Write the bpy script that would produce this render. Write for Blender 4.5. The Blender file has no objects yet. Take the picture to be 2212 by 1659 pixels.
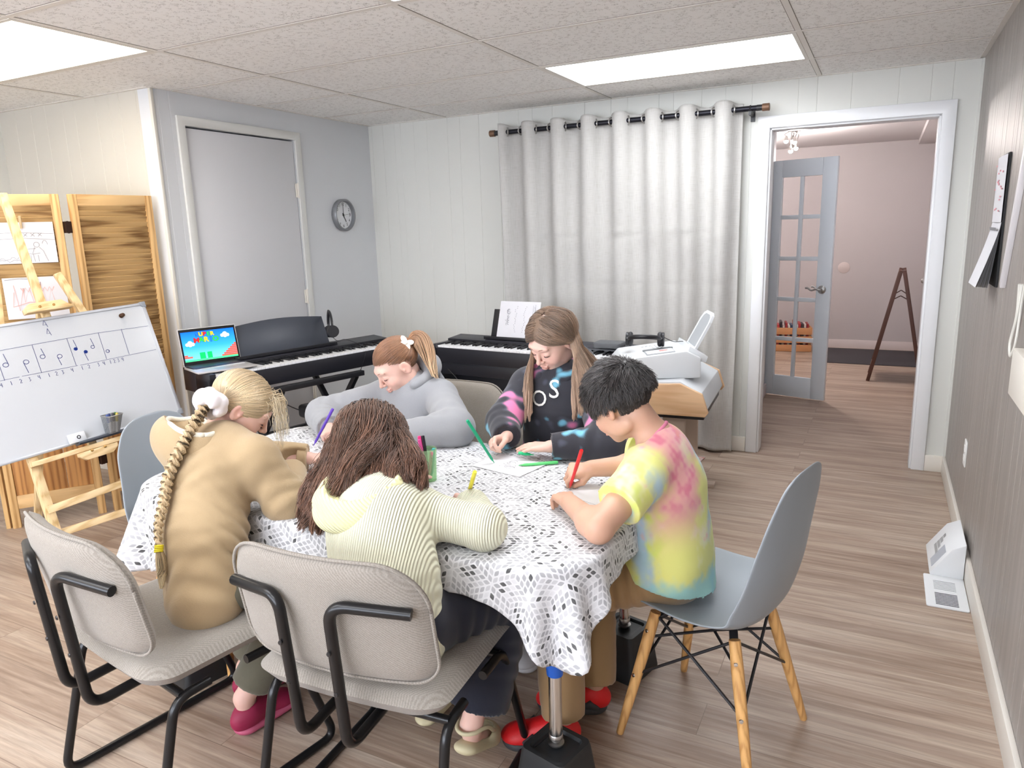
import bpy, bmesh, math, random
import numpy as np
from math import sin, cos, pi, radians as R, sqrt
from mathutils import Vector, Matrix
from mathutils.bvhtree import BVHTree
scene = bpy.context.scene
COL = scene.collection
def V(*a): return np.array(a if len(a) > 1 else a[0], float)
def srgb(r, g, b, a=1):
    f = lambda c: (c/255/12.92 if c/255 <= .04045 else ((c/255+.055)/1.055)**2.4)
    return (f(r), f(g), f(b), a)

# ------------------------------------------------------------------ node helper
class NT:
    def __init__(s, m):
        m.use_nodes = True; s.t = m.node_tree; s.t.nodes.clear(); s.m = m
        s.out = s.t.nodes.new('ShaderNodeOutputMaterial')
    def n(s, kind, ins=None, **kw):
        nd = s.t.nodes.new('ShaderNode'+kind)
        for k, v in kw.items(): setattr(nd, k, v)
        for k, v in (ins or {}).items(): s.put(nd.inputs[k], v)
        return nd
    def put(s, sock, v):
        if isinstance(v, bpy.types.NodeSocket): s.t.links.new(v, sock)
        elif isinstance(v, bpy.types.Node): s.t.links.new(v.outputs[0], sock)
        elif v is not None:
            try: sock.default_value = v
            except Exception: sock.default_value = v[:3]
    def math(s, op, a, b=None, c=None, clamp=False):
        nd = s.t.nodes.new('ShaderNodeMath'); nd.operation = op; nd.use_clamp = clamp
        s.put(nd.inputs[0], a)
        if b is not None: s.put(nd.inputs[1], b)
        if c is not None: s.put(nd.inputs[2], c)
        return nd.outputs[0]
    def mix(s, f, a, b, mode='MIX'):
        nd = s.t.nodes.new('ShaderNodeMix'); nd.data_type = 'RGBA'; nd.blend_type = mode
        s.put(nd.inputs[0], f); s.put(nd.inputs[6], a); s.put(nd.inputs[7], b)
        return nd.outputs[2]
    def ramp(s, f, stops, interp='LINEAR'):
        nd = s.t.nodes.new('ShaderNodeValToRGB'); nd.color_ramp.interpolation = interp
        el = nd.color_ramp.elements
        while len(el) < len(stops): el.new(.5)
        for e, (p, c) in zip(el, stops):
            e.position = p; e.color = c if len(c) == 4 else (*c, 1)
        s.put(nd.inputs[0], f); return nd.outputs[0]
    def coord(s, scale=(1, 1, 1), rot=(0, 0, 0), loc=(0, 0, 0), kind='Object'):
        tc = s.n('TexCoord'); mp = s.n('Mapping', {'Vector': tc.outputs[kind], 'Scale': scale, 'Rotation': rot, 'Location': loc})
        return mp.outputs[0]
    def noise(s, vec, scale, detail=3, rough=.5, dist=0):
        return s.n('TexNoise', {'Vector': vec, 'Scale': scale, 'Detail': detail, 'Roughness': rough, 'Distortion': dist}).outputs[0]
    def bump(s, h, strength=.3, dist=.01, normal=None):
        return s.n('Bump', {'Height': h, 'Strength': strength, 'Distance': dist, 'Normal': normal}).outputs[0]
    def bsdf(s, col, rough=.5, metal=0, normal=None, **kw):
        b = s.n('BsdfPrincipled', {'Base Color': col, 'Roughness': rough, 'Metallic': metal})
        if normal is not None: s.put(b.inputs['Normal'], normal)
        for k, v in kw.items(): s.put(b.inputs[k.replace('_', ' ')], v)
        s.t.links.new(b.outputs[0], s.out.inputs[0]); return b
MATS = {}
def mat(name, col, rough=.5, metal=0, var=.0, vscale=20, bump=0, bscale=60, bdist=.002, stretch=(1, 1, 1), **kw):
    if name in MATS: return MATS[name]
    m = bpy.data.materials.new(name); t = NT(m); MATS[name] = m
    vec = t.coord(stretch); c = col
    if var:
        n = t.noise(vec, vscale, 4)
        c = t.mix(n, tuple(x*(1-var) for x in col[:3])+(1,), tuple(min(1, x*(1+var)) for x in col[:3])+(1,))
    nm = None
    if bump: nm = t.bump(t.noise(vec, bscale, 3), bump, bdist)
    t.bsdf(c, rough, metal, nm, **kw); return m

# ------------------------------------------------------------------ mesh builder
class MB:
    def __init__(s): s.v = []; s.f = []; s.fm = []; s.cols = None
    def add(s, vs, fs, mi=0):
        o = len(s.v); s.v += [tuple(map(float, p)) for p in vs]
        s.f += [tuple(i+o for i in f) for f in fs]; s.fm += [mi]*len(fs); return s
    def box(s, c, size, rot=None, mi=0, taper=None):
        hx, hy, hz = size[0]/2, size[1]/2, size[2]/2
        vs = [V(x*hx, y*hy, z*hz) for z in (-1, 1) for y in (-1, 1) for x in (-1, 1)]
        if taper: vs = [V(p[0]*(taper if p[2] > 0 else 1), p[1]*(taper if p[2] > 0 else 1), p[2]) for p in vs]
        if rot is not None: vs = [np.array(rot) @ p for p in vs]
        return s.add([p+V(c) for p in vs], [(0, 2, 3, 1), (4, 5, 7, 6), (0, 1, 5, 4), (2, 6, 7, 3), (0, 4, 6, 2), (1, 3, 7, 5)], mi)
    def b2(s, lo, hi, mi=0):
        lo, hi = V(lo), V(hi); return s.box((lo+hi)/2, hi-lo, None, mi)
    def bar(s, a, b, w, h, up=(0, 0, 1), mi=0):
        a, b = V(a), V(b); d = b-a; L = np.linalg.norm(d); d /= L
        u = V(up); x = np.cross(d, u); x /= np.linalg.norm(x); u = np.cross(x, d)
        return s.box((a+b)/2, (w, L, h), np.column_stack([x, d, u]), mi)
    def tube(s, pts, r, n=12, caps=True, mi=0, flat=None):
        pts = [V(p) for p in pts]; m = len(pts)
        rs = [r]*m if np.isscalar(r) else list(r)
        T = []
        for i in range(m):
            t = pts[min(i+1, m-1)]-pts[max(i-1, 0)]; T.append(t/(np.linalg.norm(t)+1e-12))
        ref = V(0, 0, 1) if abs(T[0][2]) < .9 else V(1, 0, 0)
        x = np.cross(T[0], ref); x /= np.linalg.norm(x); vs = []
        for i in range(m):
            x = x-T[i]*np.dot(x, T[i]); x /= np.linalg.norm(x)+1e-12; y = np.cross(T[i], x)
            for k in range(n):
                a = 2*pi*k/n; vs.append(pts[i]+rs[i]*(cos(a)*x+sin(a)*y*(flat or 1)))
        fs = [(i*n+k, i*n+(k+1) % n, (i+1)*n+(k+1) % n, (i+1)*n+k) for i in range(m-1) for k in range(n)]
        if caps: fs += [tuple(range(n))[::-1], tuple(range((m-1)*n, m*n))]
        return s.add(vs, fs, mi)
    def cyl(s, a, b, r, r2=None, n=20, mi=0): return s.tube([a, b], [r, r if r2 is None else r2], n, True, mi)
    def lathe(s, prof, c=(0, 0, 0), n=28, M=None, mi=0):
        vs = []; fs = []; m = len(prof)
        for (r, z) in prof:
            for k in range(n):
                a = 2*pi*k/n; p = V(r*cos(a), r*sin(a), z)
                if M is not None: p = np.array(M) @ p
                vs.append(p+V(c))
        fs = [(i*n+k, i*n+(k+1) % n, (i+1)*n+(k+1) % n, (i+1)*n+k) for i in range(m-1) for k in range(n)]
        fs += [tuple(range(n))[::-1], tuple(range((m-1)*n, m*n))]
        return s.add(vs, fs, mi)
    def prism(s, poly, t, M=None, c=(0, 0, 0), mi=0):
        """poly in local XY, thickness along local Z from 0 to t"""
        n = len(poly); vs = [V(x, y, 0) for x, y in poly]+[V(x, y, t) for x, y in poly]
        if M is not None: vs = [np.array(M) @ p for p in vs]
        fs = [tuple(range(n))[::-1], tuple(range(n, 2*n))]+[(i, (i+1) % n, n+(i+1) % n, n+i) for i in range(n)]
        return s.add([p+V(c) for p in vs], fs, mi)
    def ell(s, c, r, M=None, n=20, m=12, mi=0):
        vs = []; r = V(r) if not np.isscalar(r) else V(r, r, r)
        for i in range(1, m):
            t = pi*i/m
            for k in range(n):
                a = 2*pi*k/n; vs.append(V(r[0]*sin(t)*cos(a), r[1]*sin(t)*sin(a), r[2]*cos(t)))
        vs += [V(0, 0, r[2]), V(0, 0, -r[2])]
        if M is not None: vs = [np.array(M) @ p for p in vs]
        N = (m-1)*n
        fs = [(i*n+k, (i+1)*n+k, (i+1)*n+(k+1) % n, i*n+(k+1) % n) for i in range(m-2) for k in range(n)]
        fs += [(N, k, (k+1) % n) for k in range(n)]+[(N+1, (m-2)*n+(k+1) % n, (m-2)*n+k) for k in range(n)]
        return s.add([p+V(c) for p in vs], fs, mi)
    def torus(s, c, Rr, r, M=None, n=28, k=8, mi=0, a0=0, a1=2*pi):
        full = abs(a1-a0-2*pi) < 1e-6
        pts = []
        for i in range(n if full else n+1):
            a = a0+(a1-a0)*i/n; pts.append(V(Rr*cos(a), Rr*sin(a), 0))
        vs = []
        for i, p in enumerate(pts):
            a = a0+(a1-a0)*i/n; d = V(cos(a), sin(a), 0)
            for j in range(k):
                b = 2*pi*j/k; vs.append(p+r*(cos(b)*d+sin(b)*V(0, 0, 1)))
        if M is not None: vs = [np.array(M) @ p for p in vs]
        m = len(pts); fs = []
        for i in range(m if full else m-1):
            for j in range(k):
                i2 = (i+1) % m; fs.append((i*k+j, i2*k+j, i2*k+(j+1) % k, i*k+(j+1) % k))
        if not full: fs += [tuple(range(k)), tuple(range((m-1)*k, m*k))[::-1]]
        return s.add([p+V(c) for p in vs], fs, mi)
    def grid(s, fn, nu, nv, mi=0, closeu=False):
        vs = [fn(i/nu, j/nv) for j in range(nv+1) for i in range(nu+1)]
        w = nu+1
        return s.add(vs, [(j*w+i, j*w+i+1, (j+1)*w+i+1, (j+1)*w+i) for j in range(nv) for i in range(nu)], mi)
    def ribbon(s, pts, w, nrm, mi=0):
        pts = [V(p) for p in pts]; nrm = V(nrm); vs = []
        for i, p in enumerate(pts):
            t = pts[min(i+1, len(pts)-1)]-pts[max(i-1, 0)]; t /= np.linalg.norm(t)+1e-12
            x = np.cross(nrm, t); x /= np.linalg.norm(x)+1e-12; vs += [p+x*w/2, p-x*w/2]
        return s.add(vs, [(2*i, 2*i+1, 2*i+3, 2*i+2) for i in range(len(pts)-1)], mi)
    def xf(s, M=None, t=(0, 0, 0)):
        M = np.eye(3) if M is None else np.array(M)
        s.v = [tuple(M @ V(p)+V(t)) for p in s.v]; return s
def rz(a): return np.array([[cos(a), -sin(a), 0], [sin(a), cos(a), 0], [0, 0, 1]])
def ry(a): return np.array([[cos(a), 0, sin(a)], [0, 1, 0], [-sin(a), 0, cos(a)]])
def rx(a): return np.array([[1, 0, 0], [0, cos(a), -sin(a)], [0, sin(a), cos(a)]])
def frame(z, x=None):
    z = V(z); z /= np.linalg.norm(z)
    x = V(x) if x is not None else (V(0, 0, 1) if abs(z[2]) < .9 else V(1, 0, 0))
    x = x-z*np.dot(x, z); x /= np.linalg.norm(x); return np.column_stack([x, np.cross(z, x), z])
def bez(P, n=12):
    """Catmull-Rom through the points"""
    P = [V(p) for p in P]; Q = [2*P[0]-P[1]]+P+[2*P[-1]-P[-2]]; out = []
    for i in range(1, len(Q)-2):
        for k in range(n):
            t = k/n; a, b, c, d = Q[i-1:i+3]
            out.append(.5*((2*b)+(-a+c)*t+(2*a-5*b+4*c-d)*t*t+(-a+3*b-3*c+d)*t**3))
    return out+[P[-1]]
def fillet(P, r, n=6):
    """polyline with rounded corners"""
    P = [V(p) for p in P]; out = [P[0]]
    for i in range(1, len(P)-1):
        a, b, c = P[i-1:i+2]; d1 = a-b; d2 = c-b; l1, l2 = np.linalg.norm(d1), np.linalg.norm(d2)
        q = min(r, l1*.49, l2*.49); A = b+d1/l1*q; B = b+d2/l2*q
        for k in range(n+1):
            t = k/n; out.append((1-t)**2*A+2*t*(1-t)*b+t*t*B)
    return out+[P[-1]]
def rrect(w, h, r, n=5):
    out = []
    for cx, cy, a0 in ((w/2-r, h/2-r, 0), (-w/2+r, h/2-r, 90), (-w/2+r, -h/2+r, 180), (w/2-r, -h/2+r, 270)):
        for k in range(n+1):
            a = R(a0+90*k/n); out.append((cx+r*cos(a), cy+r*sin(a)))
    return out
def meshof(name, mb, ms, bevel=0, smooth=40, seg=2):
    me = bpy.data.meshes.new(name); me.from_pydata(mb.v, [], mb.f)
    ms = ms if isinstance(ms, (list, tuple)) else [ms]
    for m in ms: me.materials.append(m)
    me.polygons.foreach_set('material_index', mb.fm)
    if bevel:
        bm = bmesh.new(); bm.from_mesh(me)
        ed = [e for e in bm.edges if len(e.link_faces) == 2 and e.calc_face_angle(0) > R(35)]
        bmesh.ops.bevel(bm, geom=ed, offset=bevel, segments=seg, profile=.5, affect='EDGES', clamp_overlap=True)
        bm.to_mesh(me); bm.free()
    me.update()
    me.shade_smooth()
    if smooth < 180: me.set_sharp_from_angle(angle=R(smooth))
    return me
def link(o, parent=None, **props):
    COL.objects.link(o)
    if parent is not None: o.parent = parent
    for k, v in props.items(): o[k] = v
    return o
def thing(name, label, cat, loc=(0, 0, 0), rot=0, group=None):
    o = bpy.data.objects.new(name, None); o.empty_display_size = .05
    link(o); o.location = loc; o.rotation_euler = (0, 0, rot) if np.isscalar(rot) else rot
    o['label'] = label; o['category'] = cat
    if group: o['group'] = group
    return o
def part(parent, name, mb, m, bevel=0, smooth=40, label=None, world=False, seg=2, kind=None):
    if world:
        root = parent
        while root.parent: root = root.parent
        mb.xf(None, -V(root.location))
    o = bpy.data.objects.new(name, meshof(name, mb, m, bevel, smooth, seg)); link(o, parent)
    if label: o['label'] = label
    if kind: o['kind'] = kind
    return o
def solo(name, label, cat, mb, m, loc=(0, 0, 0), rot=0, bevel=0, smooth=40, group=None):
    o = bpy.data.objects.new(name, meshof(name, mb, m, bevel, smooth)); link(o)
    o.location = loc; o.rotation_euler = (0, 0, rot) if np.isscalar(rot) else rot
    o['label'] = label; o['category'] = cat
    if group: o['group'] = group
    return o
def struct(name, mb, m, bevel=0, parent=None, smooth=40):
    o = bpy.data.objects.new(name, meshof(name, mb, m, bevel, smooth)); link(o, parent)
    if parent is None: o['kind'] = 'structure'
    return o
def copy_tree(o, loc=None, rot=None, label=None, group=None, parent=None):
    c = o.copy(); COL.objects.link(c); c.parent = parent
    if loc is not None: c.location = loc
    if rot is not None: c.rotation_euler = (0, 0, rot)
    if label: c['label'] = label
    if group: c['group'] = group
    for ch in list(o.children): copy_tree(ch, parent=c)
    return c
def text_mb(txt, size, extrude=0, font_scale=(1, 1), align='CENTER'):
    cu = bpy.data.curves.new('t', 'FONT'); cu.body = txt; cu.size = size; cu.extrude = extrude; cu.align_x = align; cu.align_y = 'CENTER'
    cu.resolution_u = 3
    o = bpy.data.objects.new('t', cu); COL.objects.link(o)
    bpy.context.view_layer.update()
    me = bpy.data.meshes.new_from_object(o.evaluated_get(bpy.context.evaluated_depsgraph_get()))
    mb = MB(); mb.add([v.co for v in me.vertices], [tuple(p.vertices) for p in me.polygons])
    bpy.data.objects.remove(o); bpy.data.meshes.remove(me); bpy.data.curves.remove(cu)
    return mb
def merge(a, b, mi=0):
    a.add(b.v, b.f, mi); return a
# ------------------------------------------------------------------ camera
CH = 2.2142
cam_d = bpy.data.cameras.new('camera'); cam = bpy.data.objects.new('camera', cam_d); link(cam)
f_px = 1565.24; cam_d.sensor_width = 36; cam_d.lens = f_px/2212*36; cam_d.clip_start = .05
yaw, pitch, roll = .4731, .2096, -.0292
fw = V(-sin(yaw)*cos(pitch), cos(yaw)*cos(pitch), -sin(pitch))
rt = V(cos(yaw), sin(yaw), 0); upv = np.cross(rt, fw)
rt2 = cos(roll)*rt + sin(roll)*upv; up2 = cos(roll)*upv - sin(roll)*rt
# image x axis follows (cos roll, sin roll) in (right, down)
M = Matrix(((rt2[0], up2[0], -fw[0], 2.8246), (rt2[1], up2[1], -fw[1], -2.2951), (rt2[2], up2[2], -fw[2], CH-.7895), (0, 0, 0, 1)))
cam.matrix_world = M
scene.camera = cam
vs = scene.view_settings; vs.view_transform = 'Standard'; vs.look = 'None'; vs.gamma = 1; vs.use_curve_mapping = False; vs.exposure = 1.0
w = bpy.data.worlds.new('world'); scene.world = w; w.use_nodes = True
w.node_tree.nodes['Background'].inputs[0].default_value = (.75, .8, .9, 1); w.node_tree.nodes['Background'].inputs[1].default_value = 6.5
scene.cycles.max_bounces = 6; scene.cycles.diffuse_bounces = 3; scene.cycles.glossy_bounces = 2; scene.cycles.transmission_bounces = 4; scene.cycles.use_adaptive_sampling = True; scene.cycles.adaptive_threshold = .08; scene.cycles.sample_clamp_indirect = 4; scene.cycles.use_denoising = True

# ------------------------------------------------------------------ room materials
def wood_floor():
    m = bpy.data.materials.new('vinyl_plank'); t = NT(m)
    co = t.coord()
    br = t.n('TexBrick', {'Vector': co, 'Scale': 1, 'Mortar Size': .0011, 'Brick Width': 1.22, 'Row Height': .152, 'Color1': (0, 0, 0, 1), 'Color2': (1, 1, 1, 1), 'Mortar': (0, 0, 0, 1), 'Bias': 0})
    br.offset = .37; br.offset_frequency = 2
    sep = t.n('SeparateXYZ', {'Vector': co})
    rnd = t.n('SeparateColor', {'Color': br.outputs[0]}).outputs[0]
    cmb = t.n('CombineXYZ', {'X': t.math('MULTIPLY', sep.outputs[0], .9), 'Y': t.math('MULTIPLY', sep.outputs[1], 14), 'Z': t.math('MULTIPLY', rnd, 17)})
    grain = t.noise(cmb, 1.9, 6, .62, .8)
    cmb2 = t.n('CombineXYZ', {'X': t.math('MULTIPLY', sep.outputs[0], 1.6), 'Y': t.math('MULTIPLY', sep.outputs[1], 42), 'Z': t.math('MULTIPLY', rnd, 31)})
    fine = t.noise(cmb2, 2.6, 5, .7, .3)
    cmb3 = t.n('CombineXYZ', {'X': t.math('MULTIPLY', sep.outputs[0], .55), 'Y': t.math('MULTIPLY', sep.outputs[1], 5), 'Z': t.math('MULTIPLY', rnd, 9)})
    big = t.noise(cmb3, 1.6, 3, .5, .4)
    c1 = t.ramp(t.math('ADD', t.math('MULTIPLY', grain, .6), t.math('MULTIPLY', big, .4)), [(.34, srgb(138, 114, 97)), (.46, srgb(168, 145, 127)), (.56, srgb(188, 168, 150)), (.68, srgb(204, 187, 170))])
    c2 = t.mix(t.ramp(fine, [(.4, (0, 0, 0)), (.62, (1, 1, 1))]), t.mix(.32, c1, srgb(98, 78, 66)), c1)
    c3 = t.mix(t.math('MULTIPLY', t.math('SUBTRACT', rnd, .5), .22), c2, srgb(196, 180, 166))
    c4 = t.mix(t.math('MULTIPLY', br.outputs[1], .55), c3, srgb(84, 68, 58))
    h = t.math('SUBTRACT', t.math('MULTIPLY', fine, .35), br.outputs[1])
    t.bsdf(c4, t.math('MULTIPLY_ADD', fine, .16, .36), 0, t.bump(h, .22, .0012)); return m
def paint(name, c, rough=.55, b=.12):
    return mat(name, c, rough, var=.025, vscale=3, bump=b, bscale=180, bdist=.001)
M_FLOOR = wood_floor()
M_WALL = paint('back_wall_paint', srgb(222, 222, 216), .5)
M_WALLL = paint('left_wall_paint', srgb(220, 222, 225), .5)
M_CREAM = paint('alcove_wall_paint', srgb(210, 205, 194), .5)
M_TRIM = mat('white_trim_paint', srgb(240, 241, 243), .32, var=.01, vscale=2)
M_BASE = mat('cream_baseboard_paint', srgb(232, 226, 216), .4, var=.01, vscale=2)
M_HALL = paint('hall_wall_paint', srgb(190, 182, 182), .6)
M_BLACK = mat('black_plastic', srgb(30, 30, 34), .38, bump=.05, bscale=300, bdist=.0006)
M_CHROME = mat('chrome', (.75, .74, .72, 1), .18, 1)
M_NICKEL = mat('brushed_nickel', (.46, .45, .44, 1), .33, 1)
def groovewall_mat():
    m = bpy.data.materials.new('taupe_panelling'); t = NT(m)
    co = t.coord((1, 1, 1)); s = t.n('SeparateXYZ', {'Vector': co})
    v = t.n('CombineXYZ', {'X': t.math('MULTIPLY', s.outputs[1], 22), 'Y': t.math('MULTIPLY', s.outputs[2], .5), 'Z': 0})
    n = t.noise(v, 1.3, 4, .55)
    c = t.ramp(n, [(.3, srgb(146, 139, 133)), (.7, srgb(168, 161, 155))])
    t.bsdf(c, .42, 0, t.bump(t.noise(v, 3, 3), .1, .002)); return m
M_TAUPE = groovewall_mat()
def ceil_mat():
    m = bpy.data.materials.new('acoustic_ceiling_tile'); t = NT(m)
    co = t.coord()
    n1 = t.noise(co, 72, 2, .5, 1.6)
    worm = t.ramp(t.math('ABSOLUTE', t.math('SUBTRACT', n1, .5)), [(.0, (1, 1, 1)), (.022, (1, 1, 1)), (.034, (0, 0, 0))])
    gate = t.ramp(t.noise(co, 50, 2, .5), [(.52, (0, 0, 0)), (.56, (1, 1, 1))])
    k = t.math('MULTIPLY', worm, gate)
    patch = t.noise(co, .9, 2)
    base = t.mix(patch, srgb(243, 241, 238), srgb(251, 250, 248))
    c = t.mix(t.math('MULTIPLY', k, .55), base, srgb(120, 112, 104))
    t.bsdf(c, .9, 0, t.bump(k, -.5, .003)); return m
M_CEIL = ceil_mat()
M_GRID = mat('ceiling_grid_paint', srgb(232, 227, 220), .45)
# ------------------------------------------------------------------ room shell
XR, XL, YB, YF = 3.216, -.686, 2.324, -4.2
XA, YA = -2.065, .477
DX0, DX1, DZ = 2.187, 3.048, 1.957
struct('floor', MB().b2((XA-.1, YF-.1, -.06), (XR+.35, 7.0, 0)), M_FLOOR)
def grooved(a, b, z0, z1, grooves, nrm, gw=.0045, gd=.0020, thick=.1):
    """vertical wall from a to b (plan), room side towards nrm, V grooves at distances along a->b"""
    a, b, nrm = V(*a, 0), V(*b, 0), V(*nrm, 0); d = b-a; L = np.linalg.norm(d); d /= L
    prof = [a]
    for g in sorted(grooves):
        if g < gw or g > L-gw: continue
        prof += [a+d*(g-gw/2), a+d*g-nrm*gd, a+d*(g+gw/2)]
    prof += [b, b-nrm*thick, a-nrm*thick]
    n = len(prof); mb = MB()
    vs = [p+V(0, 0, z0) for p in prof]+[p+V(0, 0, z1) for p in prof]
    mb.add(vs, [(i, (i+1) % n, n+(i+1) % n, n+i) for i in range(n)]+[tuple(range(n)), tuple(range(n, 2*n))[::-1]])
    return mb
WT = .12
gb = [-.654, -.554, -.45, -.395, -.28, -.169, .006, .107, .26, .417, .568, .671, .816, 1.043, 1.221, 1.331, 1.53, 1.62, 1.79, 1.93, 2.08, 2.332, 2.431, 2.606, 2.836, 2.988, 3.088]
mbk = grooved((XL, YB), (DX0, YB), 0, CH, [g-XL for g in gb if g < DX0], (0, -1), thick=WT)
merge(mbk, grooved((DX0, YB), (DX1, YB), DZ, CH, [g-DX0 for g in gb if DX0 < g < DX1], (0, -1), thick=WT))
merge(mbk, grooved((DX1, YB), (XR+.02, YB), 0, CH, [g-DX1 for g in gb if g > DX1], (0, -1), thick=WT))
struct('wall_back', mbk, M_WALL)
D1 = (.663, 1.517, 2.04)   # white door in the left wall
mbl = grooved((XL, YA), (XL, D1[0]), 0, CH, [.04, .11], (1, 0))
merge(mbl, grooved((XL, D1[0]), (XL, D1[1]), D1[2], CH, [], (1, 0)))
merge(mbl, grooved((XL, D1[1]), (XL, YB), 0, CH, [], (1, 0)))
struct('wall_left', mbl, M_WALLL)
struct('wall_alcove', grooved((XA, YA), (XL-.1, YA), 0, CH, [.16, .32, .46, .62, .73, .92, 1.03, 1.12, 1.26], (0, -1), thick=.1), M_CREAM)
struct('wall_far_left', grooved((XA, YF), (XA, YA), 0, CH, [.4*k for k in range(1, 11)], (1, 0)), M_WALL)
gr = []; y = YF; k = 0
rr = random.Random(4)
while y < YB:
    y += [.10, .19, .12, .24, .08][k % 5]; k += 1; gr.append(y-YF)
struct('wall_right', grooved((XR, YF), (XR, YB), 0, CH, gr, (-1, 0), .005, .003), M_TAUPE)
mbf = MB().b2((XA-.1, YF-.1, 0), (XR+.1, YF, .85)); mbf.b2((XA-.1, YF-.1, 2.05), (XR+.1, YF, CH)); mbf.b2((XA-.1, YF-.1, .85), (-1.5, YF, 2.05)); mbf.b2((2.9, YF-.1, .85), (XR+.1, YF, 2.05)); mbf.b2((.62, YF-.1, .85), (.78, YF, 2.05))
struct('wall_front', mbf, M_WALL)
for i_, (a_, b_) in enumerate(((-1.5, .62), (.78, 2.9))):  # added windows behind the camera, letting in sky light to brighten the room
    fr_ = MB(); fr_.b2((a_, YF-.07, .85), (a_+.05, YF-.03, 2.05)); fr_.b2((b_-.05, YF-.07, .85), (b_, YF-.03, 2.05)); fr_.b2((a_, YF-.07, .85), (b_, YF-.03, .9)); fr_.b2((a_, YF-.07, 2.0), (b_, YF-.03, 2.05)); fr_.b2(((a_+b_)/2-.02, YF-.07, .9), ((a_+b_)/2+.02, YF-.03, 2.0))
    wn_ = struct('window_%d' % (i_+1), fr_, M_TRIM, .002)
    pl = bpy.data.lights.new('window_portal', 'AREA'); pl.shape = 'RECTANGLE'; pl.size = b_-a_; pl.size_y = 1.2; pl.cycles.is_portal = True
    po = bpy.data.objects.new('window_portal', pl); link(po); po.location = ((a_+b_)/2, YF-.02, 1.45); po.rotation_euler = (pi/2, 0, 0); po.rotation_euler = (-pi/2, 0, 0); po.rotation_euler = (pi/2, 0, pi)
# ceiling slab with grid
T = .6096
struct('ceiling', MB().b2((XA-.1, YF-.1, CH), (XR+.1, YB+WT, CH+.06)), M_CEIL)
gx = [T*2*k for k in range(-1, 3)]; gy = [T*k for k in range(-7, 4)]
mg = MB(); gp = .0025
lights = [(-2*T, -T), (2*T, 2*T), (2*T, -T), (0, -4*T), (-2*T, -5*T), (2*T, -5*T)]
for x in gx:
    if XA < x < XR: mg.b2((x-.012, YF, CH-gp), (x+.012, YB, CH+.002))
for y in gy: mg.b2((XA, y-.012, CH-gp-.0004), (XR, y+.012, CH+.002))
for x0, x1, y0, y1 in ((XA, XA+.02, YF, YA), (XR-.022, XR, YF, YB), (XL, XL+.02, YA, YB), (XL, XR, YB-.02, YB), (XA, XL, YA-.02, YA)):
    mg.b2((x0, y0, CH-gp-.0008), (x1, y1, CH+.002))
struct('trim_1', mg, M_GRID)
md_ = MB()
for x in gx:
    for s_ in (-.0135, .0125):
        if XA < x < XR: md_.b2((x+s_-.0012, YF, CH-.0012), (x+s_+.0012, YB, CH+.002))
for y in gy:
    for s_ in (-.0135, .0125): md_.b2((XA, y+s_-.0012, CH-.0010), (XR, y+s_+.0012, CH+.002))
struct('trim_7', md_, mat('tile_shadow_gap', srgb(120, 110, 102), .9))
# dark shadow joint of the tiles: painted dark strips beside the grid bars
def emis(name, c, s):
    m = bpy.data.materials.new(name); t = NT(m)
    e = t.n('Emission', {'Color': c, 'Strength': s}); t.t.links.new(e.outputs[0], t.out.inputs[0]); return m
E_WARM = emis('warm_light_diffuser', (1, .90, .74, 1), 4.0)
E_COOL = emis('cool_light_diffuser', (.95, .97, 1.0, 1), 6.0)
M_LFR = mat('light_frame_paint', srgb(226, 222, 214), .4)
labs = ['glowing warm ceiling light panel at the left above the folding screen', 'long glowing ceiling light panel above the curtain and doorway',
        'glowing ceiling light panel cut by the top edge of the photo', 'glowing ceiling light panel over the middle of the room behind the camera',
        'warm glowing ceiling light panel in the far left rear of the room', 'glowing ceiling light panel above and behind the camera']
for i, (x, y) in enumerate(lights):
    L = thing('ceiling_light', labs[i], 'ceiling light', (x+T, y+T/2, CH), 0, 'ceiling light panels')
    fr = MB()
    for a, b in (((-T+.012, -T/2+.012), (T-.012, -T/2+.03)), ((-T+.012, T/2-.03), (T-.012, T/2-.012)), ((-T+.012, -T/2+.03), (-T+.03, T/2-.03)), ((T-.03, -T/2+.03), (T-.012, T/2-.03))):
        fr.b2((*a, -.004), (*b, .002))
    part(L, 'frame', fr, M_LFR)
    part(L, 'diffuser', MB().b2((-T+.03, -T/2+.03, -.0025), (T-.03, T/2-.03, .001)), E_WARM if i in (0, 4) else E_COOL)
# ------------------------------------------------------------------ trims
bb = .095
def base(name, segs, m=M_BASE):
    mb = MB()
    for (x0, y0, x1, y1) in segs: mb.b2((x0, y0, 0), (x1, y1, bb))
    return struct(name, mb, m, .003)
base('baseboard_back', [(XL, YB-.016, 2.12, YB), (3.114, YB-.016, XR, YB)])
base('baseboard_right', [(XR-.016, YF, XR, YB)])
base('baseboard_left', [(XL, YA-.0, XL+.016, D1[0]-.05), (XL, D1[1]+.05, XL+.016, YB), (XA, YA-.016, XL+.016, YA), (XA, YF, XA+.016, YA)])
# casing of the wide doorway (trim_2) and its jamb
mb = MB(); cw = .064
mb.prism([(DX0-.066, 0), (DX0, 0), (DX0, DZ), (DX1, DZ), (DX1, 0), (DX1+.066, 0), (DX1+.066, DZ+.066), (DX0-.066, DZ+.066)], .018, np.column_stack([(1, 0, 0), (0, 0, 1), (0, -1, 0)]), (0, YB, 0))
mb.b2((DX0-.002, YB-.001, 0), (DX0+.012, YB+WT, DZ)); mb.b2((DX1-.012, YB-.001, 0), (DX1+.002, YB+WT, DZ)); mb.b2((DX0, YB-.001, DZ-.012), (DX1, YB+WT, DZ+.002))
struct('trim_2', mb, M_TRIM, .003)
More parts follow.
